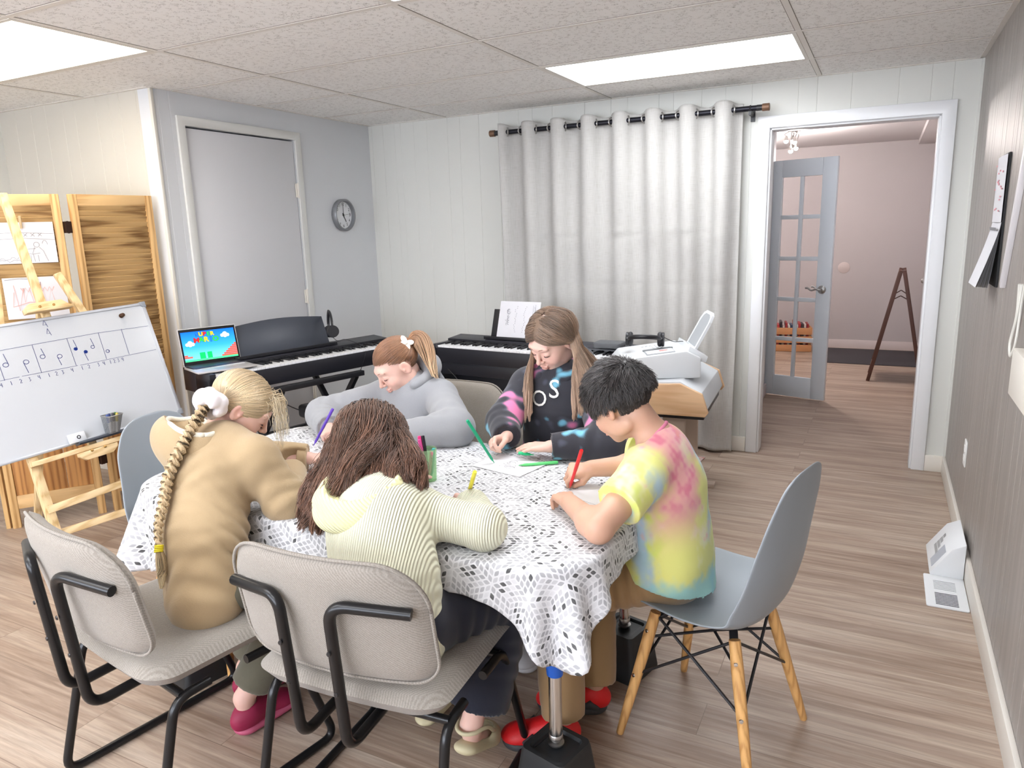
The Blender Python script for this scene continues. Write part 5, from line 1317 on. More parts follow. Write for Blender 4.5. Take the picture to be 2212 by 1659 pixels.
def np_part(parent, name, Vt, F, m, cols=None, label=None):
    me = np_mesh(name, Vt, F, m, cols, rootof(parent).location)
    o = bpy.data.objects.new(name, me); link(o, parent)
    if label: o['label'] = label
    return o
def relax(Vt, F, it=1, w_=.5):
    E = np.concatenate([F[:, [0, 1]], F[:, [1, 2]], F[:, [2, 3]], F[:, [3, 0]]])
    for _ in range(it):
        a = np.zeros_like(Vt); c = np.zeros(len(Vt)); np.add.at(a, E[:, 0], Vt[E[:, 1]]); np.add.at(a, E[:, 1], Vt[E[:, 0]])
        np.add.at(c, E[:, 0], 1); np.add.at(c, E[:, 1], 1); Vt = Vt*(1-w_)+a/c[:, None]*w_
    return Vt
def hframe(fwd, up):
    f = vnorm(fwd); u = V(up)-f*np.dot(V(up), f); u = vnorm(u); return np.column_stack([np.cross(f, u), f, u])
# ------------------------------------------------------------------ skin and hair materials
def skin_mat():
    m = bpy.data.materials.new('skin'); t = NT(m); a = t.n('Attribute', attribute_name='Col').outputs[0]
    n = t.noise(t.coord(), 140, 3); c = t.mix(t.math('MULTIPLY', n, .10), a, srgb(214, 140, 120))
    t.bsdf(c, .5, 0, t.bump(n, .08, .0006), Subsurface_Weight=.12, Subsurface_Scale=.012, Subsurface_Radius=(1, .35, .2)); return m
M_SKIN = skin_mat()
def hair_mat(name, rough=.38):
    m = bpy.data.materials.new(name); t = NT(m); a = t.n('Attribute', attribute_name='Col').outputs[0]
    t.bsdf(a, rough, 0, None, Specular_IOR_Level=.55, Sheen_Weight=.1); return m
M_HAIR = hair_mat('hair_strands')
# ------------------------------------------------------------------ head
def head_prims(S, c, M, s=1.0, k=.012):
    c = V(c); L = lambda x, y, z: c+M @ (V(x, y, z)*s); E = lambda p, r, kk=k, op='add', MM=None: S.ell(L(*p), V(r)*s, M if MM is None else M @ MM, kk, op)
    E((0, -.014, .026), (.073, .087, .074)); E((0, .020, -.016), (.061, .062, .074), .02); E((0, .030, -.066), (.043, .045, .032), .02)
    E((0, .061, -.087), (.015, .013, .012), .018)
    for q in (-1, 1):
        E((q*.033, .052, -.036), (.021, .022, .021), .02); E((q*.046, .0, -.062), (.014, .032, .020), .02)
    E((0, .072, .022), (.044, .014, .014), .018)
    for q in (-1, 1): E((q*.029, .087, .000), (.0155, .010, .0095), .012, 'sub')
    for q in (-1, 1): E((q*.028, .0675, -.003), (.0140, .0128, .0105), .006)
    S.cone(L(0, .080, .010), L(0, .0965, -.026), .0055*s, .0078*s, .008); E((0, .0985, -.0295), (.0085, .008, .0075), .006)
    for q in (-1, 1): E((q*.0095, .0885, -.0325), (.0058, .0075, .0055), .005)
    E((0, .0840, -.0560), (.0185, .0075, .0042), .005); E((0, .0830, -.0655), (.0155, .0080, .0052), .005); E((0, .0925, -.0603), (.019, .0045, .0012), .002, 'sub')
    E((0, .081, -.0745), (.015, .006, .003), .006, 'sub')
    for q in (-1, 1):
        R_ = rz(q*.35) @ rx(-.15); E((q*.0755, -.006, -.008), (.0075, .0185, .0290), .005, 'add', R_); E((q*.082, -.001, -.005), (.0055, .0110, .0185), .004, 'sub', R_)
        E((q*.0765, .004, -.012), (.0045, .0045, .006), .003)
def head_cols(Vt, c, M, base, s=1.0):
    """surface colour of the skin: lips, cheeks, ears"""
    c = V(c); q = ((Vt-c) @ M)/s; col = np.tile(V(*base), (len(Vt), 1)).astype(float)
    near = np.linalg.norm(q, axis=1) < .14
    def blend(w_, cc): nonlocal col; col = col*(1-w_[:, None])+V(*cc)*w_[:, None]
    g = lambda p, r: np.exp(-(((q-V(p))/V(r))**2).sum(1))*near
    lip = (np.abs(q[:, 2]+.061) < .0088*(1-(q[:, 0]/.021)**2).clip(0, 1)**.5) & (q[:, 1] > .075) & near
    blend(lip*.55, (.62, .27, .24))
    for k in (-1, 1):
        blend(g((k*.036, .06, -.034), (.022, .03, .018))*.30, (.74, .28, .22)); blend(g((k*.078, -.004, -.006), (.012, .02, .028))*.35, (.72, .28, .2))
    blend(g((0, .1, -.03), (.012, .012, .010))*.25, (.75, .28, .22)); return col
def face_parts(parent, c, M, brow_col, s=1.0):
    c = V(c); L = lambda x, y, z: c+M @ (V(x, y, z)*s)
    mb_ = mat('eyelash_dark', srgb(58, 38, 34), .6)
    for q in (-1, 1):
        l = MB(); pts = [L(q*.028+.0135*cos(a), .0815-.0085*(cos(a))**2, -.0075-.0032*sin(a)) for a in np.linspace(.15, pi-.15, 9)]
        l.tube(pts, [.0005, .0009, .0011, .0012, .0013, .0012, .0011, .0009, .0005], 6); part(parent, 'eyelashes', l, mb_, world=True)
        b = MB(); pts = [L(q*x, y_, z) for x, y_, z in ((.012, .0855, .0195), (.020, .0850, .0230), (.030, .0815, .0245), (.040, .0750, .0215), (.047, .0675, .0170))]
        b.tube(bez(pts, 4), [.0012]+[.0022]*8+[.0018]*7+[.0008], 6, flat=.55); part(parent, 'eyebrow', b, mat('brow_%d' % int(brow_col[0]), srgb(*brow_col), .7), world=True)
# ------------------------------------------------------------------ hands
def hand_prims(S, w_, fwd, dorsal, side, pose='rest', s=1.0, spread=7):
    """w_ wrist, fwd towards the fingers, dorsal = back of the hand, side=+1 thumb on the local +x"""
    y = vnorm(fwd); z = V(dorsal)-y*np.dot(V(dorsal), y); z = vnorm(z); x = np.cross(y, z)*side
    L = lambda a, b, c: V(w_)+(x*a+y*b+z*c)*s
    S.ell(L(0, .006, 0), (.021*s,)*3 if False else V(.021, .021, .016)*s, np.column_stack([x*side, y, z]), .012)
    kn = [(.0255, .066), (.0085, .071), (-.0085, .068), (-.0245, .061)]
    for i, (kx, ky) in enumerate(kn):
        S.cone(L(kx*.45, .012, 0), L(kx, ky, .002), .0115*s, .0095*s, .009)
    S.ell(L(.002, .040, -.004), V(.026, .032, .011)*s, np.column_stack([x*side, y, z]), .010)
    curls = {'rest': [(14, 18, 10), (16, 20, 12), (18, 22, 12), (20, 22, 12)], 'pen': [(48, 48, 22), (58, 62, 30), (66, 72, 40), (70, 76, 40)],
             'flat': [(6, 8, 4), (6, 8, 4), (7, 9, 5), (8, 10, 6)], 'fold': [(30, 40, 20), (34, 44, 24), (38, 46, 24), (42, 46, 24)]}[pose]
    ln = [.058, .064, .058, .045]; tips = []
    for i, (kx, ky) in enumerate(kn):
        p = L(kx, ky, .002); a = 0; fan = R((1.5-i)*spread*.6); r = [.0082, .0074, .0068, .0058]
        for j, (f, c_) in enumerate(zip((.44, .31, .25), curls[i])):
            a += R(c_); d = (y*cos(fan)+x*sin(fan))*cos(a)-z*sin(a); q = p+d*ln[i]*f*s; S.cone(p, q, r[j]*s*(.92 if i == 3 else 1), r[j+1]*s*(.92 if i == 3 else 1), .0022 if j or 1 else .006); p = q
        tips.append(p)
    if pose == 'pen': T_ = [L(.018, .014, -.006), L(.034, .036, -.020), L(.030, .060, -.034), L(.020, .074, -.042)]
    elif pose == 'flat': T_ = [L(.016, .012, -.004), L(.036, .030, -.008), L(.046, .052, -.010), L(.049, .070, -.011)]
    else: T_ = [L(.016, .012, -.005), L(.034, .032, -.014), L(.040, .054, -.022), L(.038, .072, -.028)]
    S.chain(T_, [.0125*s, .0105*s, .0088*s, .0068*s], .004); tips.append(T_[-1]); return tips, (x, y, z)
# ------------------------------------------------------------------ hair strands
def tubes(paths, rad, cols, sides=3):
    """paths N x M x 3, rad N x M"""
    N, Mn, _ = paths.shape; T_ = np.gradient(paths, axis=1); T_ /= np.linalg.norm(T_, axis=2, keepdims=True)+1e-9
    ref = np.tile(V(.31, .52, .79), (N, 1))[:, None, :]; X_ = np.cross(T_, ref); X_ /= np.linalg.norm(X_, axis=2, keepdims=True)+1e-9; Y_ = np.cross(T_, X_)
    vs = []; 
    for k in range(sides):
        a = 2*pi*k/sides; vs.append(paths+rad[:, :, None]*(cos(a)*X_+sin(a)*Y_))
    Vt = np.stack(vs, 2).reshape(-1, 3); i = np.arange(N)[:, None, None]; j = np.arange(Mn-1)[None, :, None]; k = np.arange(sides)[None, None, :]; k2 = (k+1) % sides
    b = (i*Mn+j)*sides; F = np.stack([b+k, b+k2, b+sides+k2, b+sides+k], -1).reshape(-1, 4)
    return Vt, F, np.repeat(cols.reshape(-1, 3), sides, 0)
def clumpify(P_, ng, w0, rs, pull=.8):
    idx = rs.choice(len(P_), ng, False); root = P_[:, 0]; d = ((root[:, None]-P_[idx, 0][None])**2).sum(2); g = idx[d.argmin(1)]
    t_ = np.linspace(0, 1, P_.shape[1])[None, :, None]; off = (P_-P_[g]); return P_[g]+off*(1-w0*t_**pull), g
def hair_object(parent, name, paths, rad, base, tip=None, var=.18, seed=0, cap=None, g=None, label=None):
    rs = np.random.RandomState(seed); N, Mn = paths.shape[:2]; t_ = np.linspace(0, 1, Mn)[None, :, None]
    base = V(*base); tip = base if tip is None else V(*tip); c = base*(1-t_)+tip*t_
    v = rs.normal(1, var, (N, 1, 1)).clip(.45, 1.7)
    if g is not None: v = v*(.75+.5*rs.rand(N)[g][:, None, None])
    c = np.broadcast_to(c*v, (N, Mn, 3)).clip(0, 1); r = np.broadcast_to(rad, (N, Mn)).astype(float)
    Vt, F, C = tubes(paths, r, np.ascontiguousarray(c))
    if cap is not None:
        cV, cF = cap; F = np.concatenate([F, cF+len(Vt)]); Vt = np.concatenate([Vt, cV]); C = np.concatenate([C, np.tile(base*.75, (len(cV), 1))])
    return np_part(parent, name, Vt, F, M_HAIR, C, label)
def sph_pts(n, rs): d = rs.normal(size=(n, 3)); return d/np.linalg.norm(d, axis=1)[:, None]
SC, SR = V(0, -.014, .028), V(.0755, .0895, .0765)
def scalp_roots(n, rs, nape=-.06, front=.052):
    out = []
    while len(out) < n:
        d = sph_pts(n*2, rs); p = SC+d*SR
        ok = ((p[:, 2] > front) | (p[:, 1] < .030+.25*(p[:, 2]-.0).clip(0))) & (p[:, 2] > nape+np.where(p[:, 1] > -.03, .06+.5*(p[:, 1]+.03), 0)) 
        ok &= ~((np.abs(p[:, 0]) > .055) & (p[:, 1] > -.025) & (p[:, 2] < .012))
        out += list(d[ok])
    return np.array(out[:n])
def sim_strands(roots_w, v0, steps, step, colliders, grav=.35, inertia=.9, thick=None, post=None):
    """roots N x 3; colliders: (centre, radii, frame) ellipsoids"""
    N = len(roots_w); p = roots_w.copy(); v = v0.copy(); out = [p.copy()]; th = thick if thick is not None else np.full(N, .003)
    for s_ in range(steps):
        v = v*inertia+V(0, 0, -1)*grav; v /= np.linalg.norm(v, axis=1)[:, None]
        st = step if np.isscalar(step) else step[:, None]
        p = p+v*st
        for (c, r, Mx_) in colliders:
            q = (p-V(c)) @ Mx_; rr_ = V(r)[None]+th[:, None]; u = q/rr_; l = np.linalg.norm(u, axis=1); m = l < 1
            if m.any():
                qn = q[m]/l[m][:, None]; p[m] = V(c)+qn @ Mx_.T
                nn = (u[m]/rr_[m]); nn /= np.linalg.norm(nn, axis=1)[:, None]; nw = nn @ Mx_.T
                dv = (v[m]*nw).sum(1); v[m] -= nw*np.minimum(dv, 0)[:, None]; v[m] /= np.linalg.norm(v[m], axis=1)[:, None]+1e-9
        if post: p, v = post(p, v, s_)
        out.append(p.copy())
    return np.stack(out, 1)
def cap_mesh(c, M, s=1.0, grow=.001, nape=-.055):
    """thin shell over the scalp in hair colour"""
    mb = MB(); mb.ell((0, 0, 0), 1, None, 40, 26); Vt = np.array(mb.v); p = SC+Vt*(SR+grow)
    keep = ((p[:, 2] > .048) | (p[:, 1] < .028)) & (p[:, 2] > nape+np.where(p[:, 1] > -.03, .06+.5*(p[:, 1]+.03), 0)) & ~((np.abs(p[:, 0]) > .055) & (p[:, 1] > -.02) & (p[:, 2] < .01))
    F = [f for f in mb.f if len(f) == 4 and all(keep[i] for i in f)]+[f+(f[-1],) for f in mb.f if len(f) == 3 and all(keep[i] for i in f)]
    F = [f for f in F if len(set(f)) == 4]; 
    return V(c)+(p*s) @ M.T, np.array(F)
# ------------------------------------------------------------------ people
import time as _time
LIGHT_SKIN, TAN_SKIN = (.80, .52, .43), (.62, .37, .26)
def unit(a): return vnorm(a)
def lerp(a, b, t_): return V(a)*(1-t_)+V(b)*t_
def make_body(parent, J, skin, head=(0, 0), hs=1.0, poses=('rest', 'rest'), dors=((0, 0, 1), (0, 0, 1)), fwd=None, arm=.030, shoes=False, fine=None):
    Hc, HM = J['head']; pts = np.array([J[k] for k in J if k not in ('head', 'face')])
    lo = np.minimum(pts.min(0), V(Hc)-.02)-.13; hi = np.maximum(pts.max(0), V(Hc)+.02)+.15; lo[2] = max(lo[2], .004)
    fz = [[], [], []]
    for c, r in [(Hc, .105*hs)]+[(lerp(J['wr'+k], V(J['wr'+k])+V(fwd[i]), .085), .085) for i, k in enumerate('LR')]:
        for a in range(3): fz[a].append((c[a]-r, c[a]+r))
    S = SDF(lo, hi, .0085, fz, .0026)
    ch, nk, wa, hp = [V(J[k]) for k in ('chest', 'neck', 'waist', 'hip')]
    S.chain([hp, wa, ch, lerp(ch, nk, .8)], [.085, .078, .085, .055], .03)
    hb = V(Hc)+HM @ V(0, -.030, -.05)*hs
    S.cone(nk-unit(hb-nk)*.03, hb, .044, .042*hs, .02)
    for i, k in enumerate('LR'):
        S.cone(nk, J['sh'+k], .042, .040, .03)
        S.chain([J['sh'+k], J['el'+k], J['wr'+k]], [arm*1.28, arm*1.08, arm*.74], .012); S.ell(lerp(J['el'+k], J['wr'+k], .25), arm*1.12, None, .02)
        S.cone(J['hp'+k], J['kn'+k], .066, .046, .02); S.cone(J['kn'+k], J['an'+k], .044, .029, .015); S.ell(lerp(J['kn'+k], J['an'+k], .3), .046, None, .02)
        S.chain([V(J['an'+k])+V(0, 0, -.03), lerp(J['an'+k], J['to'+k], .45)+V(0, 0, -.018), lerp(J['an'+k], J['to'+k], .85)], [.024, .020, .013], .012)
        S.ell(J['an'+k], .029, None, .012)
    head_prims(S, Hc, HM, hs)
    tips = []
    for i, k in enumerate('LR'):
        t_, fr = hand_prims(S, J['wr'+k], fwd[i], dors[i], 1 if k == 'L' else -1, poses[i], .93*hs); tips.append((t_, fr))
    Vt, F = S.mesh(); Vt = relax(Vt, F, 1, .35)
    cols = head_cols(Vt, Hc, HM, skin, hs)
    np_part(parent, 'body', Vt, F, M_SKIN, cols); return tips
def fold_disp(Vt, N, bones, amp=.0035, seed=0, lam=.034, base=.0022):
    d = base*wnoise(Vt, seed, 6, 14, 34)
    for i, (a, b, c, w_) in enumerate(bones):     # stripes across a->b, centred on c with reach w_
        a, b, c = V(a), V(b), V(c); u = unit(b-a); s = (Vt-a)@u; g = np.exp(-((Vt-c)**2).sum(1)/w_**2)
        sk_ = unit(np.cross(u, (.3, .5, .8))); ph = 2*pi*(s+.5*((Vt-a)@sk_))/(lam*1.35)+4.2*wnoise(Vt, seed+i+5, 6, 8, 24); env_ = np.clip(.35+.9*wnoise(Vt, seed+i+50, 6, 12, 30), 0, 1); st_ = .55-1.5*np.abs(np.sin(ph/2))**2.2; d += amp*g*st_*env_*1.1
    return Vt+N*d[:, None]
def garment(parent, name, S, m, bones=(), amp=.0035, seed=0, cols=None, base=.0022, label=None, rl=2):
    Vt, F = S.mesh(); Vt = relax(Vt, F, rl, .5); N = vertex_normals(Vt, F)
    if ((Vt-Vt.mean(0))*N).sum() < 0: N = -N
    Vt = fold_disp(Vt, N, bones, amp, seed, base=base)
    C = cols(Vt) if cols else None
    return np_part(parent, name, Vt, F, m, C, label), Vt, F
def top_sdf(J, f, w_=.135, sleeve=(.060, .056, .044), h=.0052, flat=.74, cuff=0, hemdrop=.02, short=None, neck_r=.07, sk=.02, chestw=None):
    pts = np.array([J[k] for k in J if k not in ('head', 'face') and not k.startswith(('kn', 'an', 'to'))])
    lo, hi = pts.min(0)-.20, pts.max(0)+.14; lo[2] = max(lo[2], .3); S = SDF(lo, hi, h)
    ch, nk, wa, hp = [V(J[k]) for k in ('chest', 'neck', 'waist', 'hip')]; fl = (f, flat); cw = chestw or w_
    def pf(a_, b_):
        u_ = unit(V(b_)-V(a_)); n_ = V(f)-u_*np.dot(V(f), u_); return (unit(n_), flat)
    S.cone(hp-V(0, 0, hemdrop), wa, w_*1.03, w_*.95, .04, 'add', pf(hp, wa)); S.cone(wa, ch, w_*.95, cw, .05, 'add', pf(wa, ch)); S.cone(ch, lerp(ch, nk, .6), cw, cw*.70, .05, 'add', pf(ch, nk))
    for k in 'LR':
        S.cone(lerp(nk, J['sh'+k], .15)-V(0, 0, .012), J['sh'+k], .060, sleeve[0]*1.02, .045)
        sh, el, wr = [V(J[q+k]) for q in ('sh', 'el', 'wr')]
        if short is None:
            S.cone(sh, el, sleeve[0], sleeve[1], sk); S.cone(el, wr, sleeve[1], sleeve[2], sk)
            u = unit(wr-el); S.cut(wr-u*.012, u, wr+u*.06, .075)
        else:
            e_ = lerp(sh, el, short); S.cone(sh, e_+unit(el-sh)*.03, sleeve[0], sleeve[1], sk); u = unit(el-sh); S.cut(e_, u, e_+u*.05, .085)
    return S
def pants_sdf(J, f, w_=.13, r=(.088, .072, .060), end=.9, h=.006, flat=.8):
    pts = np.array([J[k] for k in ('hip', 'hpL', 'hpR', 'knL', 'knR', 'anL', 'anR')]); lo, hi = pts.min(0)-.15, pts.max(0)+.15; lo[2] = max(lo[2], .02)
    S = SDF(lo, hi, h); S.cone(J['hip'], V(J['hip'])+V(0, 0, .05), w_, w_*.9, .03, 'add', (f, flat))
    for k in 'LR':
        S.cone(J['hp'+k], J['kn'+k], r[0], r[1], .03); a = lerp(J['kn'+k], J['an'+k], end); u = unit(V(J['an'+k])-V(J['kn'+k])); S.cone(J['kn'+k], a+u*.05, r[1], r[2], .02); S.cut(a, u, a+u*.11, .135)
    return S
def shoe(parent, name, an, to, m, sole_m, s=1.0, h=.075, names=('upper', 'sole')):
    an, to = V(an), V(to); d = V(to[0]-an[0], to[1]-an[1], 0); d = unit(d); z0 = 0.0; heel = V(an[0], an[1], 0)-d*.045; toe = heel+d*.215*s; x = np.cross(d, (0, 0, 1))
    S = SDF(np.minimum(heel, toe)-.08, np.maximum(heel, toe)+V(.08, .08, .16), .0038); F_ = lambda u, v, z: heel+d*u*s+x*v*s+V(0, 0, z*s)
    M_ = np.column_stack([x, d, (0, 0, 1)])
    S.ell(F_(.045, 0, .048), V(.035, .050, .042)*s, M_, .01); S.cone(F_(.06, 0, .06), F_(.165, 0, .035), .038*s, .028*s, .02, 'add', (x, 1)); S.ell(F_(.165, 0, .032), V(.040, .048, .026)*s, M_, .02)
    S.ell(F_(.05, 0, .115), V(.028, .034, .05)*s, M_, .004, 'sub'); S.cut(F_(0, 0, .024), (0, 0, -1)); u_, _v, _f = garment(parent, names[0], S, m, base=.0006)
    S = SDF(np.minimum(heel, toe)-.08, np.maximum(heel, toe)+V(.08, .08, .1), .0038)
    S.cone(F_(.045, 0, .020), F_(.165, 0, .020), .040*s, .045*s, .02, 'add', ((0, 0, 1), .48)); S.cut(F_(0, 0, .002), (0, 0, -1)); S.cut(F_(0, 0, .030), (0, 0, 1))
    garment(parent, names[1], S, sole_m, base=.0004); return F_
def tube_on(parent, name, pts, r, m, label=None, sides=10):
    return part(parent, name, MB().tube(pts, r, sides), m, 0, 180, label, world=True)
def cuff(parent, el, wr, r, m, name='cuff', cols=None, off=.018, ln=.03):
    el, wr = V(el), V(wr); u = unit(wr-el); c = wr-u*off
    o = tube_on(parent, name, [c-u*ln*.5, c-u*ln*.38, c, c+u*ln*.38, c+u*ln*.5], [r*.96, r*1.06, r*1.02, r*1.06, r*.9], m, None, 24)
    if cols is not None:
        me = o.data; cc = np.zeros(len(me.vertices)*3, np.float32); me.vertices.foreach_get('co', cc); C = cols(cc.reshape(-1, 3)+V(rootof(o).location))
        at = me.color_attributes.new('Col', 'FLOAT_COLOR', 'POINT'); at.data.foreach_set('color', np.c_[C, np.ones(len(C))].astype(np.float32).ravel())
    return o
def knit(name, col=None, scale=900, b=.35, fuzz=.3, rough=.9, stripes=None, dist=.0012):
    m = bpy.data.materials.new(name); t = NT(m); co = t.coord(); n = t.noise(co, scale, 2, .6); n2 = t.noise(co, 40, 4, .6)
    c = t.n('Attribute', attribute_name='Col').outputs[0] if col is None else col
    if col is not None: c = t.mix(t.math('MULTIPLY', n, fuzz), c, tuple(q*.72 for q in col[:3])+(1,)); c = t.mix(t.math('MULTIPLY', n2, .15), c, tuple(min(1, q*1.2) for q in col[:3])+(1,))
    h_ = t.math('ADD', t.math('MULTIPLY', n, .7), t.math('MULTIPLY', n2, .6)); nm = t.bump(h_, b, dist)
    if stripes:
        v_, f_ = stripes; s_ = t.n('SeparateXYZ', {'Vector': co}); k = t.math('ADD', t.math('ADD', t.math('MULTIPLY', s_.outputs[0], v_[0]), t.math('MULTIPLY', s_.outputs[1], v_[1])), t.math('MULTIPLY', s_.outputs[2], v_[2]))
        w_ = t.math('SINE', t.math('MULTIPLY', k, f_)); nm = t.bump(w_, .8, .0018, nm); c = t.mix(t.math('MULTIPLY_ADD', w_, .12, .12), c, tuple(q*.78 for q in col[:3])+(1,))
    t.bsdf(c, rough, 0, nm, Sheen_Weight=.25); return m
# ================================================================== the boy at the right
def build_boy():
    f = unit((-.97, .10, 0)); loc = (2.42, -.42, 0)
    J = dict(hip=(2.362, -.42, .495), waist=(2.342, -.43, .60), chest=(2.328, -.445, .735), neck=(2.318, -.452, .855), shL=(2.315, -.585, .80), shR=(2.255, -.335, .79),
             elL=(2.262, -.765, .722), wrL=(2.135, -.632, .718), elR=(2.235, -.30, .735), wrR=(2.105, -.392, .735), hpL=(2.352, -.485, .493), hpR=(2.352, -.36, .493),
             knL=(2.085, -.615, .455), knR=(2.10, -.38, .455), anL=(2.115, -.655, .10), anR=(2.14, -.475, .10), toL=(1.97, -.715, .03), toR=(1.985, -.53, .03))
    HM = hframe((-.80, .22, -.50), (-.42, .0, .90)); J['head'] = ((2.212, -.462, .962), HM)
    P_ = thing('person', 'dark-haired boy in a yellow and pink tie-dye t-shirt drawing with a red pen', 'person', loc)
    tips = make_body(P_, J, TAN_SKIN, hs=1.0, poses=('fold', 'pen'), fwd=((-.60, .62, -.02), (-.80, -.42, -.10)), dors=((0, 0, 1), (.15, -.45, .9)), arm=.033)
    hc = V(J['head'][0]); face_parts(P_, hc, HM, (36, 26, 24))
    def dye(Vt):
        n = wnoise(Vt, 3, 9, 18, 45); n2 = wnoise(Vt, 7, 9, 25, 70); n3 = wnoise(Vt, 13, 10, 70, 160)+.8*wnoise(Vt, 14, 12, 180, 380)
        col = np.tile(V(*srgb(228, 226, 132)[:3]), (len(Vt), 1)); mix = lambda w_, c: col*(1-w_[:, None])+V(*srgb(*c)[:3])*w_[:, None]
        sm = lambda x, a, b: np.clip((x-a)/(b-a), 0, 1)**2*(3-2*np.clip((x-a)/(b-a), 0, 1))
        col = mix(sm(n+.3*n3, .1, .7)*.7, (240, 238, 214)); col = mix(sm(n2-.2*n3, .45, .9)*.6, (206, 226, 96))
        # pink band running from the collar down the back
        line = V(2.36, -.50, .86); ax = unit(V(.06, -.03, -.30)); q = Vt-line; s = q@ax; r = np.linalg.norm(q-s[:, None]*ax, axis=1)
        band = sm(-r+.020*n3+.03*n2, -.105, -.035)*sm(-s, -.29, -.13); col = mix(band*.78, (234, 146, 172)); col = mix(sm(-r+.03*n3, -.06, -.02)*sm(-s, -.22, -.10)*sm(n3, -.4, .8)*.7, (214, 92, 130))
        rb = sm(-np.abs(r-.115)+.012*n3, -.035, -.005)*sm(n2, -.5, .4); col = mix(rb*.75, (150, 190, 226)); col = mix(sm(n3+n, .9, 1.6)*.5, (240, 170, 140))
        col = mix(sm(-Vt[:, 2]+.015*n3, -.53, -.48)*.85, (150, 212, 214)); sl = sm(-np.linalg.norm(Vt-V(2.285, -.67, .755), axis=1)+.01*n3, -.055, -.03); col = mix(sl*.85, (146, 206, 226)); return col
    S = top_sdf(J, f, .137, (.058, .066, .04), flat=.82, short=.58, hemdrop=.10, chestw=.128); S.cone((2.355, -.492, .52), (2.315, -.500, .505), .093, .092, .035); S.cone((2.355, -.355, .52), (2.32, -.35, .505), .092, .09, .035); S.cut((2.30, -.5, .502), (-.40, 0, -1), (2.4, -.42, .20), .40)
    nk = V(J['neck']); up_ = unit(hc-nk); S.cut(nk+up_*.028+V(-.0, 0, 0), up_, nk+up_*.06, .09)
    mt = knit('tie_dye_cotton', None, 700, .2)
    sh, Vt, F = garment(P_, 'shirt', S, mt, [((2.4, -.4, .9), (2.4, -.4, .4), (2.30, -.50, .60), .10), ((2.3, -.4, .7), (2.5, -.5, .5), (2.42, -.55, .57), .09), (J['shL'], J['elL'], (2.29, -.62, .76), .06)], .005, 3, dye, .0035)
    nr = [nk+up_*.024+hframe(up_, f) @ V(.052*cos(a), 0, .050*sin(a)) for a in np.linspace(0, 2*pi, 30)]; c_ = tube_on(P_, 'collar', nr, .006, mat('pink_collar', srgb(226, 132, 162), .85))
    S = pants_sdf(J, f, .112, (.080, .072, .062), 1.0, flat=.84)
    mk = knit('khaki_twill', srgb(160, 128, 88), 500, .2, .2, .8)
    garment(P_, 'trousers', S, mk, [(J['hpL'], J['knL'], (2.30, -.55, .48), .09), (J['knL'], J['anL'], (2.10, -.63, .38), .09), (J['anL'], J['knL'], (2.11, -.65, .15), .08), (J['knR'], J['anR'], (2.12, -.42, .30), .12), (J['hpL'], J['knL'], (2.24, -.58, .47), .10)], .009, 9, base=.003)
    mr, mg_ = mat('red_shoe', srgb(226, 30, 34), .5, bump=.2, bscale=200), mat('dark_grey_sole', srgb(60, 60, 62), .6)
    for k in 'LR':
        S_ = bpy.data.objects.new('shoe', None); link(S_, P_)
        F_ = shoe(S_, 'shoe', J['an'+k], J['to'+k], mr, mg_, 1.04)
        for q in (-1, 1):
            for u0 in (.05, .12):
                tube_on(S_, 'side_panel', [F_(u0-.02, q*.036, .030), F_(u0+.006, q*.039, .048), F_(u0+.03, q*.037, .034)], [.006, .014, .006], mg_, None, 8)
    # short black hair
    rs = np.random.RandomState(5); d = scalp_roots(12000, rs, -.064, .050); p = SC+d*SR; crown = V(0, -.055, .09)
    fl = p-crown; fl[:, 1] += np.where(p[:, 2] > .06, .05, 0); nn = d/SR; nn /= np.linalg.norm(nn, axis=1)[:, None]
    fl += rs.normal(0, .018, fl.shape); fl[:, 2] -= .04*(p[:, 2] < .05); path = [p.copy()]; L_ = np.where(p[:, 2] > .03, .0085, .0050)*rs.uniform(.7, 1.25, len(p)); q = p.copy(); lift = rs.uniform(.3, 1, len(p))
    for s_ in range(6):
        t_ = fl-nn*(fl*nn).sum(1)[:, None]; t_ /= np.linalg.norm(t_, axis=1)[:, None]; q = q+t_*L_[:, None]; dd = (q-SC)/SR; l = np.linalg.norm(dd, axis=1); g = 1+(.03+.048*s_*lift*np.where(p[:, 2] > .02, 1.25, .38))*np.where(p[:, 2] < -.03, .35, 1)
        q = SC+dd/l[:, None]*SR*g[:, None]; nn = dd/l[:, None]/SR; nn /= np.linalg.norm(nn, axis=1)[:, None]; path.append(q.copy())
    W_ = hc+np.stack(path, 1) @ HM.T; W_, g = clumpify(W_, 420, .55, rs)
    hair_object(P_, 'hair', W_, np.linspace(.0011, .0004, 7)[None], (.022, .018, .017), (.060, .050, .048), .5, 2, cap_mesh(hc, HM, 1, .003), g)
    # red pen
    T_ = tips[1][0]; tip = V(2.052, -.435, CZ+.001); end = V(2.118, -.505, .825)
    felt_pen(tip, end, (222, 36, 40), 'red felt pen held in the right hand of the boy', 'red_pen')
    return J
